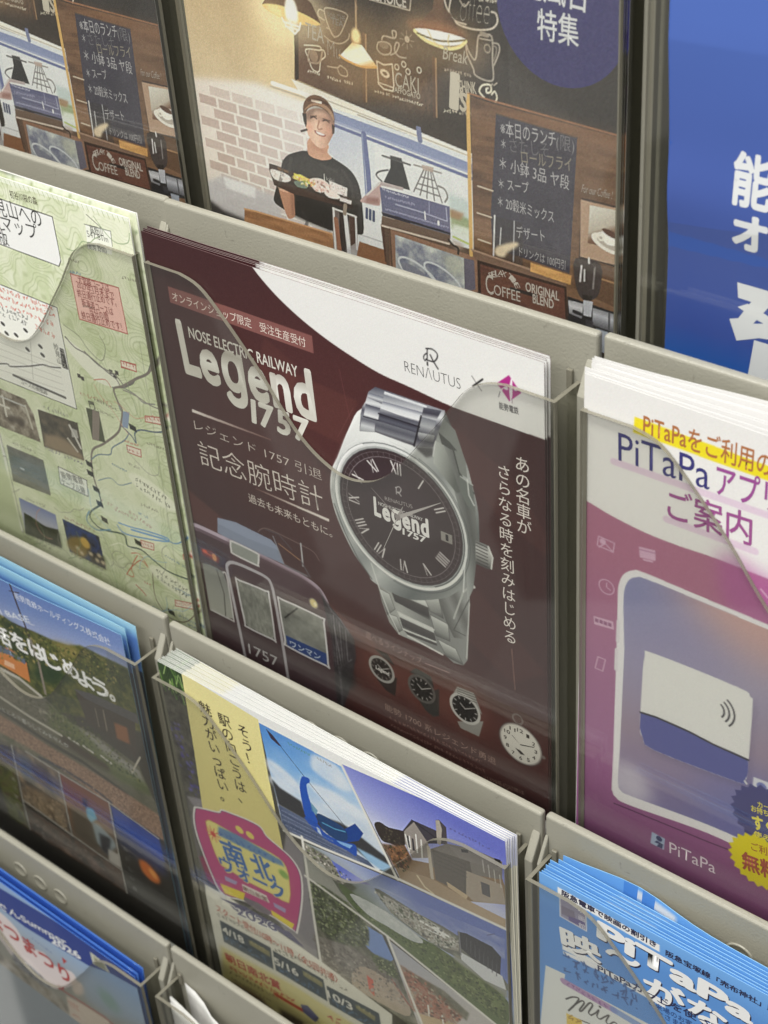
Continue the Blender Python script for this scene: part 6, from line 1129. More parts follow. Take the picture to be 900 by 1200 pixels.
    a.grad([(146.4,55.7),(170.2,50.4),(192.6,51.5),(210.5,50.3),(210.2,57.7),(190.1,60.3),(149.9,64.5)], [(150.2,57.0)][0], [(195.0,51.1)][0], [(0, (150, 128, 100)), (1, (176, 156, 130))]); a.line([(160.4,54.1),(164.3,59.0),(169.4,60.5)], (206, 190, 160), 1.2); a.poly([(177.7,46.8),(189.8,48.5),(188.6,51.7),(178.5,49.9)], (190, 170, 140)); a.micro(*[(182.2,10.5),(204.2,10.7)], 1.8, (90, 92, 150), 0.9)
    # middle strip: field, river and town
    s3 = [(86.1,76.4),(152.0,65.1),(209.7,57.1),(231.8,54.5),(229.6,140.4),(200.5,130.5),(137.1,111.9),(85.2,102.8)]
    a.grad(s3, [(154.2,69.0)][0], [(140.4,105.2)][0], [(0, (104, 120, 182)), (0.45, (160, 170, 196)), (0.6, (160, 168, 180)), (1, (120, 130, 110))])
    a.noise([(131.9,78.5),(209.4,64.2),(208.8,78.6),(179.5,81.1),(154.1,76.7)], 7, [(110, 124, 184), (206, 208, 214)], 8, 0.55, stretch=2.5); a.poly([(86.1,76.4),(102.8,77.0),(110.1,85.2),(119.6,88.3),(111.5,100.9),(101.5,99.8),(84.5,99.4)], (96, 100, 84), soft=1); a.noise([(86.1,76.4),(102.8,77.0),(116.7,84.6),(109.1,93.1),(86.0,89.2)], 2, [(60, 56, 52), (196, 190, 180)], 4, 0.7); a.poly([(86.5,85.2),(98.4,85.2),(108.3,99.2),(129.0,106.1),(123.7,109.6),(84.2,101.5)], (160, 160, 152)); a.grad([(104.4,77.9),(127.0,79.9),(130.2,79.6),(118.2,85.5),(109.8,87.2)], [(110.5,81.9)][0], [(120.7,87.5)][0], [(0, (96, 110, 190)), (1, (150, 150, 190))])
    a.poly(smooth_path([(107.5,92.3),(125.2,95.6),(144.1,99.6),(166.2,97.5),(187.2,101.0),(209.0,107.3),(208.2,125.2),(197.4,133.5),(170.7,120.3),(142.8,113.6),(117.5,106.3)], 3, True), (92, 108, 66)); a.poly(smooth_path([(114.5,96.1),(125.5,93.6),(141.5,94.0),(159.6,99.3),(153.2,104.2),(137.3,104.2),(124.4,103.6)], 3, True), (190, 194, 190)); a.poly(smooth_path([(131.7,80.5),(146.0,80.2),(158.3,81.1),(182.5,80.8),(208.1,93.3),(207.8,100.8),(187.4,97.2),(166.2,97.5),(150.9,95.1),(140.2,91.3)], 3, True), (110, 112, 104)); a.noise([(131.5,82.4),(158.3,81.1),(182.4,82.7),(181.8,92.1),(166.2,97.5),(141.7,92.1)], 3, [(84, 92, 70), (196, 194, 186), (130, 122, 110)], 5, 0.8); a.line([(159.5,85.7),(176.2,85.1)], (226, 226, 222), 1.4); a.line([(159.1,89.5),(173.0,87.7)], (226, 226, 222), 0.7); a.poly([(167.4,82.2),(173.3,83.5),(174.5,88.1),(167.8,87.3)], (222, 222, 218)); a.noise([(166.2,97.5),(207.7,102.7),(208.2,125.2),(173.9,118.0)], 4, [(64, 74, 44), (120, 132, 84)], 6, 0.8, soft=1); a.poly([(178.6,94.3),(209.3,99.7),(209.1,105.4),(178.2,100.1)], (150, 150, 136), 0.8, soft=0.8)
    a.poly([(182.0,77.7),(187.3,75.5),(201.8,74.6),(206.7,78.3),(205.6,91.5),(193.6,92.9),(182.3,88.1)], (56, 56, 62)); a.poly([(182.5,91.6),(206.8,91.6),(208.6,100.2),(196.0,102.0),(183.0,96.7)], (206, 208, 210)); a.line([(182.7,77.1),(182.9,93.2)], (130, 130, 134), 0.8); a.line([(199.3,68.5),(203.7,64.6)], (96, 100, 140), 0.5)
    # trees and red roofs below
    s4 = [(85.2,102.8),(133.2,112.6),(155.8,175.5),(85.7,167.2)]; a.noise(s4, 5, [(60, 64, 48), (104, 104, 88), (140, 136, 124)], 9, 1.0)
    a.poly([(118.3,113.2),(133.1,113.7),(139.0,127.6),(134.2,134.9),(124.6,132.0),(118.2,128.6)], (118, 146, 200)); a.noise(smooth_path([(87.1,105.3),(107.8,103.2),(121.9,110.8),(124.1,120.7),(119.6,131.5),(99.6,141.4),(86.6,134.5)], 3, True), 3, [(44, 50, 34), (78, 86, 56), (130, 136, 120)], 10, 0.95, soft=1); a.noise([(122.8,133.2),(137.9,130.3),(141.8,141.2),(126.6,144.2)], 3, [(56, 66, 40), (90, 102, 64)], 4, 0.9, soft=1); a.noise([(83.1,146.7),(113.8,137.5),(140.1,142.5),(146.5,161.6),(108.1,171.7),(85.7,167.2)], 4, [(96, 90, 82), (150, 144, 136)], 13, 0.9, soft=1); a.poly(smooth_path([(108.8,159.0),(119.5,147.3),(139.5,148.8),(146.7,159.4),(142.6,168.6),(116.9,171.4),(108.1,171.7)], 3, True), (176, 160, 142), 0.9); a.poly([(118.8,153.8),(123.0,154.8),(122.7,168.2),(119.2,165.6)], (196, 92, 70)); a.line(smooth_path([(136.5,145.0),(145.3,156.4),(151.6,159.8)], 3), (150, 90, 74), 1.4)
    s5 = [(136.3,114.3),(200.5,130.5),(210.3,133.2),(157.2,191.7)]; a.grad(s5, [(139.1,118.7)][0], [(157.8,150.4)][0], [(0, (168, 170, 180)), (1, (190, 186, 182))]); a.noise([(143.0,128.7),(163.8,129.2),(181.8,139.0),(174.7,152.2),(148.3,160.2)], 2.6, [(120, 82, 64), (166, 112, 90), (150, 140, 126)], 15, 0.95, soft=0.6); a.poly([(151.6,159.8),(181.3,147.2),(154.2,167.9)], (190, 166, 128), 0.9); a.line([(159.1,148.2),(159.2,156.0)], (220, 216, 206), 1.0); a.line([(167.8,149.6),(168.1,156.3)], (220, 216, 206), 1.0); a.noise([(138.2,128.3),(149.3,129.9),(170.1,128.4),(185.2,134.5),(183.2,141.8),(163.3,135.3)], 3, [(80, 84, 64), (120, 116, 96)], 3, 0.8, soft=0.8)
    # fine grain of the photographs: leaves, stones, tiles, ripples
    LV = [(40, 48, 28), (74, 86, 48), (104, 116, 70), (150, 158, 120)]
    a.specks(smooth_path([(87.1,105.3),(107.8,103.2),(121.9,110.8),(124.1,120.7),(119.6,131.5),(99.6,141.4),(86.6,134.5)], 3, True), 420, 0.8, LV, 3); a.specks([(124.5,133.0),(137.9,130.3),(141.8,141.2),(126.6,144.2)], 90, 0.7, LV, 4); a.specks([(107.8,103.2),(127.2,107.3),(152.5,112.5),(176.6,123.6),(206.8,123.8),(209.0,107.3),(187.1,103.0),(166.1,98.4),(144.0,100.6),(125.1,96.6)], 420, 0.7, [(64, 78, 40), (96, 112, 62), (130, 140, 96), (56, 60, 44)], 5, 0.8); a.specks([(82.5,151.2),(113.6,139.6),(139.9,144.6),(145.0,160.7),(108.1,171.7),(85.7,167.2)], 260, 0.9, [(84, 78, 70), (150, 142, 132), (112, 104, 96), (180, 172, 160)], 6, 0.7); a.specks([(144.5,129.5),(163.6,131.2),(181.7,140.0),(174.7,152.2),(150.1,158.9)], 150, 0.9, [(120, 78, 60), (172, 116, 92), (90, 70, 58), (176, 170, 150)], 7, 0.8)
    a.specks([(87.7,77.2),(102.7,78.0),(116.7,84.6),(110.9,92.0),(87.8,88.1)], 90, 0.6, [(50, 46, 44), (206, 200, 190), (120, 130, 90)], 8); a.specks([(131.4,83.4),(158.2,82.0),(182.3,83.7),(181.8,92.1),(166.2,97.5),(141.7,92.1)], 160, 0.7, [(70, 78, 60), (206, 204, 196), (140, 132, 120), (96, 98, 100)], 9, 0.85); a.specks([(139.8,45.8),(154.4,38.8),(158.1,44.8),(152.8,56.5),(146.2,57.0)], 90, 0.7, [(70, 46, 34), (150, 104, 70), (110, 80, 56), (60, 66, 40)], 10); a.specks([(136.6,34.6),(145.6,31.1),(155.6,31.0),(153.3,39.4),(140.1,42.6)], 60, 0.6, [(44, 40, 34), (84, 78, 64)], 11)
    for k, (z0, z1) in enumerate(zip([(74.2,61.6),(74.3,64.8),(74.3,67.9),(74.0,71.3),(73.8,74.1)], [(99.3,60.5),(108.7,63.3),(116.2,65.0),(123.6,66.7),(131.1,66.7)])): a.micro(z0, z1, 0.7, (130, 140, 166), 0.5, k)
    for k in range(5): q = [(199.4,19.3),(199.9,26.9)]; a.line([(q[0][0] + k * 3.0, q[0][1] + k * 1.3), (q[1][0] + k * 3.0, q[1][1] + k * 1.3)], (206, 204, 200), 0.5, 0.7)
    for k in range(4): q = [(171.7,30.6),(190.0,28.5)]; a.line([(q[0][0], q[0][1] + k * 2.6), (q[1][0], q[1][1] + k * 2.6)], (76, 72, 68), 0.4, 0.7)
    for k in range(8): q = [(187.1,78.6),(186.6,87.0)]; a.line([(q[0][0] + k * 2.4, q[0][1] + k * 1.0), (q[1][0] + k * 2.4, q[1][1] + k * 1.0)], (84, 84, 90), 0.5, 0.8)
    a.poly(smooth_path([(114.5,96.1),(125.5,93.6),(141.5,94.0),(159.6,99.3),(153.2,104.2),(137.3,104.2),(124.4,103.6)], 3, True), (192, 196, 192)); a.noise(smooth_path([(114.5,96.1),(125.5,93.6),(141.5,94.0),(159.6,99.3),(153.2,104.2),(137.3,104.2),(124.4,103.6)], 3, True), 3, [(176, 182, 180), (206, 208, 206)], 4, 0.7)
    a.crisp(0.5); a.grain(5.0, 6)
    for l in ([(73.6,76.0),(100.7,72.3),(149.6,63.7),(209.7,57.1),(231.7,55.6)], [(86.1,72.8),(85.7,167.2),(88.6,181.0)], [(84.1,102.2),(137.1,111.9),(200.5,130.5),(210.3,133.2)], [(136.5,112.3),(156.0,173.3)], [(120.4,6.0),(147.5,64.5)]): a.line(l, (228, 226, 218), 1.7)
    # white foot with programme table
    ft = [(1.2,161.3),(20.4,159.8),(52.9,163.0),(84.2,166.1),(133.6,174.6),(129.3,218.8),(-21.6,340.2)]
    a.poly(ft, (228, 226, 214)); a.poly([(4.1,210.7),(61.0,204.0),(130.6,205.3),(127.0,242.1),(-19.6,363.7)], (222, 212, 144), 0.95, soft=2)
    a.poly([(11.8,165.4),(31.6,159.4),(57.3,158.1),(74.3,162.2),(52.9,163.0),(23.2,164.9)], (52, 50, 104)); a.poly([(19.4,166.2),(25.6,165.3),(26.6,168.2),(22.1,167.9)], (52, 50, 104)); a.poly([(56.7,160.6),(65.1,157.3),(74.9,163.3),(68.4,163.8),(59.9,163.2)], (52, 50, 104))
    a.text('2026', *[(23.6,171.1),(56.3,164.3)], 9.6, (240, 240, 236), 0.05); a.text('2026', *[(24.1,170.4),(56.0,163.9)], 9.2, (56, 56, 112), 0.02)
    R_ = (190, 84, 70)
    a.text('スタート受付/10時〜11時〈全5回共通〉', *[(7.0,178.9),(96.9,176.0)], 6.6, R_, 0.008); a.micro(*[(6.6,183.7),(29.1,180.1)], 3.2, (74, 70, 66), 0.9); a.micro(*[(28.9,181.1),(54.8,177.2)], 2.2, (110, 106, 100), 0.8, 2); a.micro(*[(50.9,183.1),(75.1,176.8)], 3.0, (90, 86, 80), 0.85, 4); a.micro(*[(74.8,178.6),(102.7,179.5)], 3.0, (96, 92, 86), 0.8, 5)
    DB = (86, 96, 106)
    for q in ([(7.7,186.3),(47.4,182.3),(46.6,201.2),(7.6,204.8)], [(48.6,183.6),(85.8,181.3),(86.3,199.1),(48.4,200.7)], [(87.4,185.0),(124.3,180.4),(124.6,197.4),(87.8,200.4)]): a.poly(q, DB)
    for s_, b in (('4/18', [(8.8,196.1),(25.9,194.3)]), ('5/16', [(48.8,194.7),(66.7,192.9)]), ('10/3', [(87.6,194.3),(105.3,192.7)])): a.text(s_, *b, 8.2, (232, 230, 222), 0.025)
    for k, q in enumerate(([(30.0,187.7),(45.9,186.6),(45.5,191.4),(30.0,191.9)], [(70.3,185.1),(84.6,184.6),(84.2,189.0),(70.5,189.1)], [(107.5,185.8),(121.1,185.3),(120.6,189.7),(107.8,188.8)])): a.poly(q, (150, 146, 116)); a.micro((q[3][0] + 1, q[3][1] - 2), (q[2][0] - 1, q[2][1] - 2), 3, (196, 190, 150), 0.8, k)
    for k, b in enumerate(([(8.7,202.8),(44.0,198.8)], [(51.3,199.5),(83.6,197.7)], [(90.5,199.2),(119.8,197.8)])): a.micro(*b, 5.4, (104, 130, 160), 0.85, k)
    a.text('朝日南北賞', *[(6.4,221.1),(50.2,216.4)], 8.0, (186, 46, 36), 0.025); a.micro(*[(7.1,228.4),(59.9,221.2)], 4.2, (186, 66, 50), 0.9, 7); a.micro(*[(7.1,232.8),(46.9,227.4)], 3.0, (110, 84, 60), 0.8, 8); a.micro(*[(7.8,237.6),(39.7,234.5)], 2.2, (110, 84, 60), 0.8, 9); a.line([(44.4,224.1),(68.6,222.4)], (186, 60, 44), 3.0); a.poly([(64.0,218.1),(69.7,214.8),(77.7,219.8),(74.0,226.2),(65.4,224.0)], (84, 86, 130)); a.micro(*[(74.1,225.2),(80.1,224.1)], 4, (60, 56, 50), 0.8); a.micro(*[(84.2,214.9),(98.5,214.2)], 6, (186, 60, 44), 0.9); a.poly([(45.7,235.3),(64.0,233.7),(66.0,241.0),(45.4,256.9)], (60, 46, 40), 0.8, soft=2); a.poly([(8.3,239.0),(31.5,237.1),(46.6,248.8),(2.9,282.2)], (74, 44, 34), 0.85, soft=3)
    # round-topped pink emblem
    em = smooth_path([(6.5,100.9),(9.9,97.7),(25.6,92.0),(28.2,88.8),(36.4,86.8),(47.5,84.7),(56.0,84.6),(59.5,89.1),(69.4,92.5),(76.1,96.1),(80.0,104.8),(77.7,124.4),(70.5,151.4),(67.6,152.8),(53.6,152.0),(49.1,152.6),(33.3,153.3),(16.8,159.2),(10.8,150.8),(5.1,127.0),(4.1,112.5)], 3, True)
    ctr = np.mean(em, axis=0); a.poly([tuple(ctr + (np.array(p) - ctr) * 1.045) for p in em], (236, 234, 230)); a.poly([tuple(ctr + (np.array(p) - ctr) * 1.012) for p in em], (96, 60, 100)); a.poly(em, (188, 78, 130))
    a.poly(smooth_path([(13.0,105.0),(20.4,101.8),(35.9,101.6),(53.5,100.0),(66.2,100.0),(70.8,103.8),(71.5,114.7),(68.5,132.7),(56.5,133.5),(38.6,135.6),(23.1,134.8),(18.0,134.4),(14.3,121.5)], 2, True), (232, 222, 140)); a.line(smooth_path([(13.0,105.0),(20.4,101.8),(35.9,101.6),(53.5,100.0),(66.2,100.0),(70.8,103.8),(71.5,114.7),(68.5,132.7),(56.5,133.5),(38.6,135.6),(23.1,134.8),(18.0,134.4),(14.3,121.5)], 2, True), (196, 150, 90), 0.5, closed=True)
    for p in [(39.5,95.7),(47.0,95.2)]: a.ell(p, 2.9, 2.4, (230, 214, 110))
    a.poly([(14.7,152.0),(34.4,147.2),(32.0,154.2),(16.9,158.5)], (230, 210, 60)); a.poly([(53.1,148.1),(69.9,148.2),(67.5,153.4),(53.6,152.0)], (230, 210, 60)); a.poly([(19.9,142.7),(29.8,141.2),(28.0,144.7),(19.8,146.4)], (170, 160, 196)); a.poly([(56.0,140.3),(65.3,139.5),(64.2,143.2),(56.6,143.5)], (170, 160, 196))
    a.poly([(33.1,151.0),(44.2,148.6),(53.4,149.7),(51.1,153.7),(41.8,156.2),(32.0,154.2)], (120, 110, 120)); a.poly([(33.1,140.5),(51.5,137.9),(53.1,142.8),(33.4,146.0)], (236, 230, 220)); a.text('朝日新聞', *[(33.8,145.0),(51.8,142.7)], 4.2, (130, 90, 84), 0.01)
    a.poly([(22.9,103.1),(37.1,100.9),(68.1,101.0),(69.6,104.6),(60.9,106.6),(41.2,108.6),(20.9,110.6)], (92, 132, 184), 0.9, soft=0.5); a.micro(*[(22.1,110.5),(66.2,106.1)], 4.2, (70, 108, 168), 0.9)
    BU = (66, 112, 176)
    for s_, b, h_ in (('南', [(24.1,128.3),(41.1,124.7)], 19), ('北', [(45.5,124.8),(61.8,120.8)], 18), ('ウォーク', [(18.6,137.6),(67.0,131.9)], 13)): a.text(s_, *b, h_, (226, 216, 150), 0.075); a.text(s_, *b, h_, BU, 0.03)
    c = [(17.2,112.2)][0]
    for k in range(10):
        t = k * 0.628; a.line([(c[0] + 1.8 * math.cos(t), c[1] + 1.8 * math.sin(t)), (c[0] + 5.4 * math.cos(t), c[1] + 5.4 * math.sin(t))], (214, 110, 90), 0.7)
    a.ell(c, 1.8, 1.8, (206, 70, 60)); a.ell([(68.1,111.2)][0], 3.4, 3.0, (140, 176, 90), soft=0.5)
    return a
AK = walk_art(); HK = 299.0
mw = paper_mesh('walk_leaflet', AK, 212.4, HK, 0.25, 1, base=(222, 212, 144))
lay('walk_leaflet', mw, 'W', HK, 'front yellow walking event leaflet with a pink emblem and slanted landscape photographs', 'leaflet', 'yellow walking event leaflets')
def pale(art, k, v1=18):
    b = Art(art.u0, 0, art.u1, v1, 1.2, (236, 236, 234))
    for j in range(b.h):
        for i in range(b.w):
            y = min(int(j * 1.2 / art.px), art.h - 1); x = min(int(i * 1.2 / art.px), art.w - 1)
            b.img[j, i] = art.img[max(y, 5), x] * (1 - k) + np.array((240, 240, 238)) * k
    return b
AKP = pale(AK, 0.72)
for i in range(11):
    t = i / 10
    mwb = paper_mesh('walk_leaflet', AKP, 212.4, HK, 0.28, 1, base=(236, 232, 214), letters=False,
                     bow=lambda u, v, t=t: (t * 6.0 * np.clip(1 - u * 1.05, 0, 1) ** 1.3 + t * 0.6) * np.clip(1 - v * 1.6, 0, 1) ** 1.2)
    lay('walk_leaflet', mwb, 'W', HK, 'pale topped leaflet fanned out behind the front walking event leaflet', 'leaflet', 'leaflets fanned behind the front walking event leaflet', dx=0.1 + 0.7 * t + (0.2, -0.3, 0.1, -0.4, 0.3)[i % 5], dy=0.3 + 0.05 * i, dz=0.4 + 0.9 * t + (0.3, 0, 0.5, 0.1, -0.2)[i % 5], lean=0.04 + 0.07 * i, spin=-0.25 * t)

# ================================================================== light blue film discount leaflet
def film_art():
    a = Art(0, 0, 130, 110, 0.42, (104, 160, 226))
    full = [(-2, -2), (132, -2), (132, 112), (-2, 112)]
    a.grad(full, (60, 0), (60, 100), [(0, (118, 176, 240)), (0.2, (92, 146, 214)), (1, (98, 150, 214))])
    a.poly([(3.1,58.7),(13.4,57.2),(13.0,61.1),(63.7,57.6),(64.3,69.6),(-1.5,124.0)], (222, 224, 222))
    DKB = (38, 34, 66); WH = (240, 240, 240)
    a.poly([(9.3,3.2),(58.6,4.9),(58.8,9.1),(9.3,7.4)], WH); a.text('阪急電車で映画の割引き', *[(11.3,6.6),(57.1,7.4)], 3.7, DKB, 0.035)
    a.text('阪急宝塚線「売布神社」駅', *[(61.5,8.7),(110.9,8.0)], 3.7, DKB, 0.03)
    a.poly([(10.4,7.8),(23.3,8.0),(23.9,21.1),(10.7,20.8)], (150, 146, 170)); a.line([(10.4,7.8),(23.3,8.0),(23.9,21.1),(10.7,20.8)], (226, 226, 232), 0.6, closed=True); a.poly([(11.2,13.5),(17.7,12.9),(18.5,18.1),(11.2,18.8)], (120, 112, 132), 0.8); a.poly([(14.7,17.8),(23.0,15.8),(23.2,20.0),(15.1,20.5)], (100, 88, 140), 0.9); a.vtext('映画館', *[(21.1,9.8),(21.7,19.5)], 3.6, (216, 212, 226), 0.01)
    for dx, col in ((0.6, DKB), (0.0, WH)):
        def o(z): return [(p[0] + dx, p[1] + dx) for p in z]
        a.text('PiTaPa', *o([(28.8,20.5),(101.9,21.9)]), 14.6, col, 0.045)
        a.text('映', *o([(11.3,37.9),(31.7,35.5)]), 13.0, col, 0.04); a.text('〜', *o([(34.2,32.1),(51.2,29.3)]), 15, col, 0.04)
        a.text('がな', *o([(52.7,39.3),(91.8,35.6)]), 14.5, col, 0.04)
    a.poly([(11.7,37.6),(17.9,37.6),(30.9,36.5),(31.8,38.4),(21.1,40.8),(11.9,41.5)], WH)
    a.poly([(12.1,42.4),(29.9,38.8),(29.9,42.3),(12.5,44.1)], (236, 236, 238)); a.poly([(29.9,38.3),(62.8,38.6),(63.0,42.0),(29.9,41.8)], WH); a.text('PiTaPaカードを使ってご鑑賞', *[(30.0,42.0),(108.4,36.0)], 5.0, (40, 44, 84), 0.02)
    TB = (52, 84, 140)
    for k, b in enumerate(([(12.2,47.4),(52.9,44.4)], [(17.3,49.7),(53.0,48.8)], [(13.0,56.5),(50.2,53.0)])): a.micro(*b, 4.8, TB, 0.9, k)
    a.poly([(3.8,54.6),(63.4,51.7),(63.7,57.6),(13.0,61.1),(3.1,58.7)], (98, 150, 214), 0.0)
    a.text('ご来場のお客さま割引', *[(55.3,44.9),(89.6,42.9)], 3.8, (46, 72, 128), 0.004); a.text('なさま特典', *[(59.3,48.7),(77.2,47.4)], 3.8, (46, 72, 128), 0.004)
    a.line([(12.8,62.6),(38.4,62.3)], (168, 130, 176), 4.0, 0.85); a.line([(38.4,62.3),(53.6,62.7)], (120, 150, 206), 4.0, 0.8); a.micro(*[(13.4,64.0),(36.9,64.5)], 2.8, (128, 84, 140), 0.8)
    a.line(smooth_path([(13.9,73.9),(17.4,69.8),(20.6,68.4),(18.3,74.9),(15.3,81.0),(19.1,73.3),(22.2,68.7),(23.4,69.4),(21.1,75.9),(22.3,75.5),(26.1,67.2),(27.7,67.6),(25.8,73.8),(27.0,75.0)], 6), (56, 52, 52), 0.8); a.line(smooth_path([(27.0,75.0),(29.3,71.6),(31.0,68.2),(30.1,73.0),(31.7,73.9),(34.0,70.5),(36.2,67.7),(34.8,73.0),(36.4,73.9),(38.6,70.5),(40.2,70.3)], 6), (56, 52, 52), 0.7); a.ell([(31.5,65.6)][0], 0.7, 0.7, (56, 52, 52)); a.line([(20.4,82.9),(26.3,81.4)], (56, 52, 52), 0.6)
    a.poly([(14.2,83.5),(22.4,82.4),(22.6,89.8),(14.6,96.3)], (226, 196, 90)); a.micro(*[(15.0,86.6),(22.0,85.9)], 4, (150, 116, 40), 0.8)
    return a
AF = film_art()
mf = paper_mesh('film_leaflet', AF, 212.4, H4, 0.25, 1, rim_col=(150, 202, 246), base=(104, 160, 226))
lay('film_leaflet', mf, 'V', H4, 'front light blue film discount leaflet with big white lettering', 'leaflet', 'light blue film discount leaflets')
AFB = Art(0, 0, 130, 40, 1.2, (112, 174, 242))
AFB.text('映画割引', (32, 6.4), (52, 6.2), 4.6, (36, 34, 60), 0.02); AFB.poly([(30, 2.4), (54, 2.2), (54, 6.6), (30, 7)], (232, 236, 240))
for i in range(7):
    t = i / 6
    last = i == 6
    mfb = paper_mesh('film_leaflet', AFB, 212.4, H4, 0.3, 1, rim_col=(150, 202, 246), base=(106, 168, 240) if not last else (84, 146, 226), letters=False,
                     bow=lambda u, v, t=t, last=last: ((2.0 * t + (5.0 if last else 0) * np.exp(-((u - 0.16) / 0.11) ** 2)) + t * 2.2 * np.clip(0.5 - u, 0, 1)) * np.clip(1 - v * 2, 0, 1))
    lay('film_leaflet', mfb, 'V', H4, 'sky blue leaflet fanned out behind the front film discount leaflet' if not last else 'buckled blue leaflet at the back of the film discount stack', 'leaflet', 'blue leaflets fanned behind the front film leaflet', dx=(0.7, 1.8, 1.2, 2.6, 1.8, 3.0, 3.4)[i], dy=0.3, dz=(0.6, 0.3, 1.2, 0.9, 1.5, 2.6, 3.6)[i], lean=0.1 + 0.2 * i, spin=(0, 0.2, 0.1, 0.3, 0.2, -0.2, -0.3)[i])

# ================================================================== leaflet with blue sky, station and railway track
def track_art():
    a = Art(62, 0, 219, 225, 0.45, (70, 66, 58))
    full = [(60, -2), (220, -2), (220, 240), (60, 240)]
    sky = [(120.1,-2.3),(138.2,-2.3),(178.8,-0.7),(217.6,-0.1),(236.7,-1.8),(227.6,39.5),(181.9,30.2),(144.5,30.4),(117.2,32.7),(105.9,33.3)]
    a.grad(sky, [(157.5,-4.7)][0], [(160.6,26.7)][0], [(0, (96, 124, 186)), (0.6, (116, 138, 190)), (1, (150, 162, 200))])
    hills = [(106.5,31.8),(117.7,31.2),(121.9,31.0),(130.3,33.5),(144.5,30.4),(161.3,29.5),(173.0,27.6),(184.1,22.5),(198.3,22.7),(231.4,22.1),(221.9,65.2),(166.9,82.7),(88.6,111.4),(76.3,112.6)]
    a.noise(hills, 6, [(46, 56, 28), (84, 90, 42), (130, 122, 66)], 3, 1.0, soft=0.6); a.noise(hills, 2.0, [(36, 46, 22), (110, 110, 60)], 4, 0.4, soft=0.6)
    a.poly([(121.6,31.8),(134.6,32.7),(138.5,43.9),(120.9,82.2),(117.1,54.4)], (36, 54, 28), 0.75, soft=3); a.poly([(140.9,52.4),(154.2,51.8),(170.0,54.6),(149.0,67.6),(129.8,72.6)], (32, 56, 30), 0.8, soft=3); a.poly([(161.3,29.5),(180.0,24.3),(178.4,34.2),(166.9,39.6)], (150, 134, 76), 0.7, soft=3)
    a.text('BOOK OGI BASE', *[(73.1,41.6),(145.7,24.0)], 6.0, (220, 226, 236), 0.006); a.line([(123.3,27.4),(148.3,24.9)], (206, 212, 226), 0.5)
    a.text('能勢電鉄ホールディングス株式会社', *[(138.8,9.6),(209.2,11.4)], 5.6, (220, 226, 240), 0.004)
    # house with orange boards, platform
    a.poly([(96.2,64.9),(116.0,57.4),(129.2,60.6),(126.5,78.1),(115.6,77.5),(91.4,77.3)], (196, 124, 66)); a.poly([(96.8,63.3),(106.8,59.6),(118.2,58.8),(129.5,59.8),(127.3,64.0),(113.7,63.5),(94.7,68.7)], (96, 106, 120)); a.line([(113.1,54.0),(115.7,60.0),(115.8,62.5)], (150, 170, 196), 0.9); a.poly([(106.8,70.7),(115.5,70.0),(114.7,74.2),(105.0,75.4)], (220, 176, 140)); a.line([(99.2,79.6),(113.9,78.4)], (90, 56, 36), 1.2)
    # foreground ground, track
    gd = [(83.4,83.4),(99.0,80.2),(117.9,81.3),(137.1,85.1),(153.2,93.4),(176.8,91.2),(210.6,96.5),(216.0,114.4),(231.0,147.6),(47.9,190.3)]
    a.grad(gd, [(121.0,81.4)][0], [(76.8,173.9)][0], [(0, (112, 110, 96)), (1, (96, 86, 74))]); a.noise(gd, 3, [(66, 70, 44), (120, 114, 98)], 6, 0.45, stretch=3)
    a.line([(91.2,81.8),(116.4,80.5),(133.6,85.4)], (176, 172, 160), 2.6); a.line([(127.8,99.2),(152.0,91.8)], (150, 146, 130), 2.6); a.poly([(151.2,94.4),(176.4,93.0),(194.4,98.1),(209.8,100.0),(213.5,111.4),(184.5,112.8),(160.6,103.1)], (150, 148, 140), 0.95, soft=1)
    a.poly([(138.0,87.8),(160.0,92.8),(180.4,102.9),(214.3,108.0),(215.6,116.3),(189.4,119.2),(161.2,113.5),(133.3,110.2)], (92, 104, 56), 0.75, soft=2.5); a.poly([(142.3,108.4),(162.2,109.9),(181.6,111.4),(183.6,116.4),(161.8,117.9),(141.8,116.4)], (70, 58, 44), 0.9, soft=1.5)
    a.line([(78.6,108.3),(89.6,108.2),(115.8,110.2),(143.6,110.0)], (186, 182, 168), 2.0); a.line([(82.3,97.1),(92.9,98.0),(115.8,98.6),(137.4,95.7)], (120, 116, 102), 1.2)
    for p, q in (([(150.1,108.1),(159.1,108.8)]), ([(162.8,107.6),(170.8,108.5)]), ([(177.8,106.9),(185.6,108.4)])): a.line([p, q], (206, 202, 190), 1.3)
    a.line([(74.6,120.7),(85.7,120.5),(120.8,123.2),(158.9,122.6),(194.0,127.3)], (58, 56, 48), 3.0, 0.9); a.text('こんなところで暮らしてみませんか', *[(74.6,120.7),(148.4,117.5)], 4.2, (206, 206, 200), 0.0)
    a.noise([(69.1,126.0),(84.2,125.3),(128.5,126.9),(166.3,126.3),(194.0,127.3),(234.6,129.7),(231.0,147.6),(188.0,153.4),(163.1,145.4),(124.8,140.2),(78.6,142.9),(62.9,144.7)], 1.2, [(126, 96, 76), (176, 144, 120)], 8, 0.95, soft=1); a.noise([(66.9,144.3),(78.6,142.9),(101.5,140.2),(124.8,140.2),(118.4,143.8),(88.3,147.4),(64.2,152.3)], 2.2, [(80, 90, 60), (140, 130, 110)], 3, 0.7, soft=1); a.line([(115.0,143.3),(138.7,140.4),(162.5,141.1),(176.9,143.9)], (56, 56, 70), 2.6, 0.8)
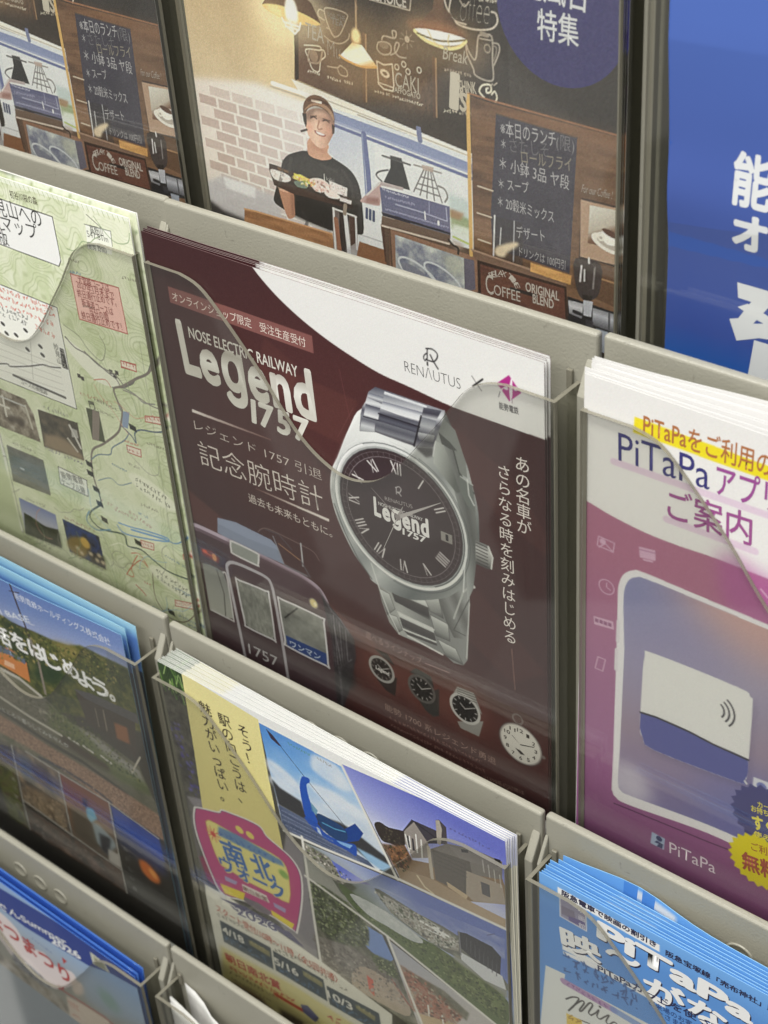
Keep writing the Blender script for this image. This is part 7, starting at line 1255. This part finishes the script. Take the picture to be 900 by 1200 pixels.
    # shed on the right, utility pole
    a.poly([(168.6,63.4),(180.5,60.2),(216.4,56.9),(209.9,92.4),(203.3,87.2),(188.1,85.1),(172.1,84.8)], (74, 66, 58)); a.poly([(167.5,61.7),(182.8,57.6),(218.5,54.4),(218.4,61.5),(203.1,62.4),(176.1,64.7)], (86, 84, 84)); a.poly([(197.0,71.4),(207.5,69.5),(206.8,82.3),(196.3,83.6)], (150, 100, 66), 0.9, soft=1); a.line([(189.8,66.4),(188.9,81.6)], (130, 120, 104), 0.9); a.line([(182.9,68.5),(182.4,82.2)], (120, 112, 96), 0.8); a.line([(203.1,105.3),(213.2,88.3)], (176, 170, 156), 1.2)
    a.line([(137.7,0.1),(138.6,18.0),(140.5,38.2),(141.3,57.0),(138.8,80.4)], (66, 54, 52), 1.6); a.line([(140.5,38.2),(141.3,57.0),(138.8,80.4)], (130, 122, 108), 2.0); a.line([(135.0,6.0),(143.6,3.8)], (62, 52, 54), 0.7)
    for ch, p, sz in (('活', [(113.1,49.7)], 15), ('を', [(128.0,47.8)], 15), ('は', [(143.1,46.7)], 15), ('じ', [(154.8,47.9)], 15), ('め', [(169.7,47.1)], 14), ('よ', [(180.4,49.4)], 14), ('う', [(191.9,49.5)], 14), ('。', [(204.9,48.6)], 14)):
        c = p[0]; w_ = sz * 0.46; a.text(ch, (c[0] - w_, c[1] + sz * 0.30), (c[0] + w_ * (1 if ch != '。' else -0.3), c[1] + sz * 0.30 + 0.3), sz, (240, 240, 238), 0.03)
    GR = [(52, 66, 30), (84, 96, 46), (120, 124, 66), (40, 48, 24)]
    a.specks([(105.9,33.3),(121.6,31.8),(144.0,31.8),(172.8,28.2),(197.9,23.9),(211.7,25.2),(208.8,37.8),(164.4,47.9),(102.1,71.9)], 520, 0.9, GR + [(150, 138, 84)], 3, 0.8); a.specks([(137.1,85.1),(156.3,82.6),(171.6,86.5),(195.3,94.6),(213.9,109.7),(191.1,112.1),(162.2,109.9),(136.3,105.5)], 260, 0.9, GR, 4, 0.7); a.specks([(69.1,126.0),(128.5,126.9),(194.0,127.3),(210.9,137.8),(188.0,153.4),(124.8,140.2),(62.9,144.7)], 420, 0.6, [(110, 84, 66), (186, 156, 132), (150, 122, 100), (90, 74, 62)], 5, 0.8); a.specks([(85.1,88.8),(130.4,90.2),(165.9,95.7),(142.3,108.4),(90.2,106.3)], 200, 0.8, [(60, 60, 40), (120, 114, 98), (90, 86, 70), (150, 144, 126)], 6, 0.7)
    a.grain(4.0, 2)
    # photographs along the foot
    a.poly([(58.0,159.8),(87.4,150.3),(173.3,145.1),(214.9,148.8),(226.8,152.5),(230.1,234.8),(-28.2,420.6)], (52, 44, 40))
    a.noise([(61.3,161.3),(86.2,154.3),(81.1,201.6),(81.8,244.3),(31.1,253.5)], 5, [(46, 48, 24), (96, 102, 44), (84, 66, 50)], 5, 1.0); a.poly([(61.3,161.3),(86.2,154.3),(86.2,169.3),(55.8,177.9)], (92, 72, 60), 0.9, soft=2)
    a.vtext('森の学校', *[(79.6,181.6),(75.8,206.5)], 3.6, (176, 176, 160))
    q = [(90.2,147.1),(131.0,146.3),(127.6,201.3),(84.0,198.0)]; a.noise(q, 6, [(70, 66, 66), (104, 90, 80), (150, 128, 104)], 6, 1.0); a.poly([(92.8,150.6),(105.8,149.9),(101.5,170.6),(89.3,174.3)], (76, 82, 92), 0.8, soft=2); a.poly([(102.5,155.1),(120.2,150.0),(119.5,165.3),(107.0,170.9)], (70, 50, 46), 0.8, soft=2); a.noise([(88.5,183.3),(123.6,176.3),(126.0,200.5),(84.0,198.0)], 3, [(90, 70, 50), (176, 156, 130)], 4, 0.7, soft=2)
    q = [(131.9,146.3),(174.7,146.2),(171.3,203.1),(129.5,201.0)]; a.grad(q, [(140.0,148.4)][0], [(161.4,193.9)][0], [(0, (120, 58, 44)), (0.5, (124, 88, 62)), (1, (96, 84, 74))]); a.poly([(133.1,174.0),(148.3,169.9),(158.8,190.4),(149.9,197.7),(131.9,198.6)], (84, 76, 66), 0.9, soft=2); a.poly([(150.1,163.0),(157.5,161.1),(159.1,168.4),(151.9,176.1),(149.3,172.6)], (110, 170, 196), soft=1); a.poly([(152.4,174.1),(159.6,173.0),(170.4,178.1),(172.5,183.5),(160.4,198.0),(153.1,192.3)], (160, 176, 184), 0.9, soft=1.5); a.poly([(157.6,181.0),(168.4,179.4),(161.9,198.7),(155.7,195.8)], (44, 44, 52), 0.9, soft=1.2); a.poly([(162.9,191.3),(172.6,190.2),(171.3,203.1),(160.9,202.8)], (196, 192, 186), 0.9, soft=1); a.poly([(149.0,157.1),(153.9,155.0),(151.4,164.7),(147.8,165.2)], (60, 40, 40), 0.9, soft=1)
    q = [(84.4,203.1),(173.1,202.8),(171.5,247.3),(174.8,256.0),(80.5,248.8)]; a.noise(q, 8, [(48, 36, 30), (92, 66, 52), (70, 56, 48)], 7, 1.0); 
    for p, r_, col in (([(118.0,223.1)], 6, (130, 104, 88)), ([(145.2,216.4)], 6, (136, 110, 104)), ([(127.2,237.0)], 5, (106, 84, 70)), ([(98.4,226.5)], 5, (120, 116, 112)), ([(119.3,211.7)], 4, (60, 44, 40))): a.ell(p[0], r_ * 0.7, r_ * 0.8, col, al=0.85, soft=2.5)
    a.micro(*[(94.1,218.4),(97.0,238.3)], 3, (176, 180, 186), 0.6)
    q = [(175.0,147.0),(214.8,149.7),(228.2,161.3),(226.3,237.6),(171.5,247.3),(171.8,204.4)]; a.poly(q, (44, 40, 38)); a.grad([(175.0,147.0),(214.8,149.7),(215.4,169.6),(193.2,173.8),(176.2,167.8)], [(182.7,147.6)][0], [(196.2,175.2)][0], [(0, (36, 62, 150)), (1, (46, 72, 160))], soft=1); a.grad([(173.6,158.0),(195.0,166.1),(215.4,169.6),(214.1,183.7),(190.6,185.5),(174.5,182.2)], [(187.1,164.4)][0], [(183.7,186.6)][0], [(0, (44, 62, 130)), (1, (46, 44, 48))], soft=3)
    a.poly(smooth_path([(191.3,182.5),(198.4,180.5),(206.9,186.7),(205.5,193.6),(198.4,195.7),(191.8,191.5)], 4, True), (206, 112, 50), soft=1.2); a.ell([(201.8,187.5)][0], 2.5, 4, (232, 160, 84), rot=-40, soft=1); a.line([(177.0,179.0),(190.0,180.8)], (120, 110, 110), 0.9, 0.8)
    a.noise([(177.6,235.9),(194.4,229.7),(208.0,229.1),(207.4,240.3),(187.2,247.3)], 4, [(110, 40, 26), (206, 176, 140), (96, 80, 50)], 9, 0.95, soft=1.5); a.vtext('おいしい夜', *[(180.4,180.2),(180.7,214.2)], 4.2, (150, 150, 150))
    a.specks([(88.5,183.3),(123.6,176.3),(126.0,200.5),(84.0,198.0)], 120, 0.9, [(96, 76, 56), (186, 166, 140), (130, 108, 84)], 7, 0.8); a.specks([(92.8,206.8),(168.8,206.4),(169.4,248.7),(80.5,248.8)], 140, 1.0, [(110, 86, 70), (60, 46, 40), (150, 130, 116)], 8, 0.5); a.specks([(177.6,235.9),(194.4,229.7),(208.0,229.1),(207.4,240.3),(187.2,247.3)], 60, 1.2, [(206, 176, 140), (150, 50, 34), (220, 206, 180), (90, 90, 50)], 9, 0.85)
    for l in ([(88.0,148.3),(83.5,196.6),(81.8,244.3)], [(131.2,145.3),(128.4,201.7)], [(84.4,197.0),(129.5,201.0),(171.1,204.1)], [(174.7,145.1),(171.8,204.4),(171.1,247.6)], [(101.7,145.7),(131.9,146.3),(174.9,145.5),(214.6,150.6)]): a.line(l, (190, 186, 180), 0.8)
    a.crisp(0.6)
    return a
AT = track_art()
mt = paper_mesh('track_leaflet', AT, 219.0, H4, 0.3, 1, bow=lambda u, v: -5.0 * np.sin(np.pi * np.clip(u, 0, 1)) ** 1.3 * np.clip(1 - v * H4 / 90.0, 0, 1) ** 1.2, rim_col=(140, 190, 226), base=(52, 48, 44))
lay('track_leaflet', mt, 'S', H4, 'front leaflet picturing a small station and railway track under blue sky', 'leaflet', 'blue sky railway leaflets', dx=0, dy=0, dz=0)
ATB = Art(40, 0, 219, 30, 1.0, (150, 196, 226)); ATB.grad([(70, 0), (220, 0), (220, 40), (70, 40)], (150, 0), (150, 9), [(0, (176, 218, 236)), (0.5, (140, 190, 226)), (1, (92, 130, 196))])
for i in (1, 3):
    mtb = paper_mesh('track_leaflet', ATB, 219.0, H4, 0.4, 1, rim_col=(150, 200, 226), base=(64, 72, 90), letters=False, bow=lambda u, v, i=i: (0.5 + 1.0 * i) * np.clip(1 - v * 2, 0, 1) - (2.4 - 0.8 * i) * np.sin(np.pi * np.clip(u, 0, 1)) ** 1.3 * np.clip(1 - v * 3.3, 0, 1) ** 1.2)
    lay('track_leaflet', mtb, 'S', H4, 'pale blue leaflet edge stacked behind the blue sky railway leaflet', 'leaflet', 'leaflets behind the blue sky railway leaflet', dx=(-0.6, -1.2, -0.4, 2.4)[i], dy=0.9, dz=(0.2, 0.3, 0.8, -0.4)[i], lean=0.1 + 0.24 * i, spin=(0, 0.1, 0, 0.2)[i])

# ================================================================== glossy dark blue summer leaflet
def summer_art():
    a = Art(40, 0, 212.4, 100, 0.5, (150, 172, 206))
    a.grad([(38, 0), (214, 0), (214, 110), (38, 110)], (150, 18), (150, 70), [(0, (150, 180, 220)), (0.4, (160, 176, 196)), (1, (150, 150, 140))])
    a.poly([(65.3,12.3),(91.6,7.0),(140.4,0.7),(177.1,-3.0),(216.3,-12.6),(213.0,9.7),(189.2,14.2),(167.9,23.3),(137.9,27.5),(108.5,31.4),(84.6,30.0),(57.5,36.9)], (26, 56, 140))
    WH = (232, 234, 238)
    a.text('のせでんSummer', *[(56.1,35.9),(151.2,17.7)], 7.4, WH, 0.02); a.text('2026', *[(134.2,27.1),(162.5,22.2)], 8.6, WH, 0.04)
    a.poly([(173.1,6.5),(185.6,7.6),(188.8,14.5),(173.4,17.6)], (206, 206, 190)); a.poly([(175.8,8.8),(184.5,9.2),(185.9,14.3),(176.0,17.2)], (150, 150, 120), 0.8); 
    a.poly(smooth_path([(65.0,39.8),(83.1,35.1),(97.8,40.8),(104.2,52.5),(122.1,45.7),(131.6,51.6),(147.5,44.4),(150.2,52.1),(134.5,70.9),(122.5,80.3),(111.0,80.7),(101.2,74.7),(84.7,80.4),(72.9,68.8),(55.6,69.6)], 3, True), (226, 214, 214))
    RD = (176, 60, 58)
    a.text('なつまつり', *[(67.1,54.7),(143.7,59.6)], 17, RD, 0.03)
    for z in ([(141.3,35.4),(145.8,36.1),(141.2,42.0)], [(127.7,72.9),(135.1,68.8),(133.0,73.8),(127.3,77.4)], [(100.5,56.8),(106.1,54.3),(102.9,60.0)]): a.poly(z, RD)
    a.noise(smooth_path([(85.0,73.3),(98.3,73.5),(110.7,75.9),(119.0,81.3),(110.8,87.7),(97.6,87.6),(83.4,84.8)], 3, True), 3, [(70, 72, 84), (170, 176, 190)], 3, 0.8, soft=1)
    a.noise([(11.6,96.2),(78.2,85.3),(100.6,88.8),(122.8,85.1),(147.1,96.6),(151.3,146.3),(-71.1,339.6)], 9, [(96, 92, 80), (160, 150, 132), (180, 176, 170)], 5, 0.9, soft=3); a.poly([(56.0,125.0),(71.6,125.3),(69.5,150.6),(47.3,178.0),(38.6,158.6)], (96, 60, 50), 0.5, soft=5); a.poly([(43.1,144.0),(62.0,140.1),(47.3,178.0),(21.1,191.6)], (84, 104, 60), 0.6, soft=5)
    a.line([(132.0,74.6),(149.9,72.2),(172.1,69.5),(183.7,71.8)], (170, 84, 76), 1.6); a.poly([(134.4,77.8),(152.8,73.3),(174.9,70.6),(174.9,84.0),(131.1,109.7)], (222, 206, 190), 0.9, soft=1); 
    for k, b in enumerate(([(134.2,84.7),(145.9,82.2)], [(136.6,87.9),(146.6,85.9)], [(135.9,97.1),(146.2,93.9)])): a.micro(*b, 3.0, (190, 100, 90), 0.8, k)
    a.poly(ellipse([(180.4,46.4)][0], 9, 9), (110, 150, 110), 0.7, soft=4); a.poly([(157.4,41.7),(209.4,20.4),(216.8,39.8),(175.8,66.5),(154.3,67.1)], (160, 186, 216), 0.4, soft=4); a.poly(smooth_path([(145.0,54.5),(155.4,49.7),(154.4,60.4),(144.7,68.0)], 3, True), (226, 206, 190), 0.8, soft=1.5)
    a.micro(*[(112.6,39.8),(131.4,40.4)], 2.4, (84, 104, 150), 0.7)
    return a
AU = summer_art()
GLOSS = make_print('glossy_print', 0.2, 0.55)
mu = paper_mesh('summer_leaflet', AU, 212.4, H4, 0.4, 1, rim_col=(80, 130, 220), base=(150, 160, 170), gloss=GLOSS)
lay('summer_leaflet', mu, 'U', H4, 'front glossy dark blue summer leaflet with a red and white title', 'leaflet', 'dark blue summer leaflets')
AUB = Art(80, 0, 212.4, 30, 1.5, (56, 100, 200))
for i in (0, 2):
    mub = paper_mesh('summer_leaflet', AUB, 212.4, H4, 1.1, 1, rim_col=(70, 116, 200), base=(40, 84, 190), letters=False, gloss=GLOSS, bow=lambda u, v, i=i: (0.6 + 0.9 * i) * np.clip(1 - v * 2, 0, 1))
    lay('summer_leaflet', mub, 'U', H4, 'bright blue leaflet edge stacked behind the dark blue summer leaflet', 'leaflet', 'leaflets behind the dark blue summer leaflet', dx=(-0.4, 0.2, -0.2, 0.0)[i], dy=1.5, dz=(0.3, 0.8, 1.0, 0.6)[i], lean=0.1 + 0.22 * i)

# ================================================================== loose white sheets in the lowest pocket
def white_sheet(label, verts_fn, nu=24, nv=30, group='loose white sheets', col=(234, 233, 230)):
    vs_, fs_ = [], []
    for j in range(nv + 1):
        for i in range(nu + 1): vs_.append(verts_fn(i / nu, j / nv))
    off = len(vs_)
    for j in range(nv + 1):
        for i in range(nu + 1): x, y, z = verts_fn(i / nu, j / nv); vs_.append((x, y + 0.3, z))
    w_ = nu + 1
    for j in range(nv):
        for i in range(nu):
            q = (j * w_ + i, j * w_ + i + 1, (j + 1) * w_ + i + 1, (j + 1) * w_ + i); fs_.append(q[::-1]); fs_.append(tuple(off + k for k in q))
    rim = [i for i in range(w_)] + [j * w_ + nu for j in range(1, nv + 1)] + [nv * w_ + i for i in range(nu - 1, -1, -1)] + [j * w_ for j in range(nv - 1, 0, -1)]
    for a_, b_ in zip(rim, rim[1:] + rim[:1]): fs_.append((a_, b_, b_ + off, a_ + off))
    o = link_mesh('loose_sheet', vs_, fs_, WHITE_PAPER, None, smooth=True)
    return tag(o, label, 'paper sheet', group)
WHITE_PAPER = make_plastic('white_paper', (236, 235, 232), 0.6, 0.05)
X0, Z0, Y0 = -0.5, -422.5, -81.0
white_sheet('wide white sheet curling forward from the plate in the lowest middle pocket',
            lambda u, v: (X0 + 10 + 205 * u, Y0 - 1.6 - 3.0 * math.sin(u * 3.1) - 6.0 * math.exp(-((u - 0.16) / 0.07) ** 2) * (1 - v) * math.exp(-v * 6), Z0 - 22 - 8 * u - 3 * math.exp(-((u - 0.14) / 0.06) ** 2) - 275 * v))
for i, (xa, yy, zz, lb) in enumerate(((7.5, -12.0, -25, 'narrow white sheet leaning at the front of the lowest middle pocket'), (8.5, -13.2, -28, 'white sheet against the front panel of the lowest middle pocket'), (6.6, -10.6, -26.5, 'white sheet between its neighbours in the lowest middle pocket'))):
    white_sheet(lb, lambda u, v, xa=xa, yy=yy, zz=zz: (X0 + xa + 206 * u, Y0 + yy - 1.5 * math.sin(u * 3.1), Z0 + zz - 52 * min(u * 2, 1) ** 1.2 - 250 * v))
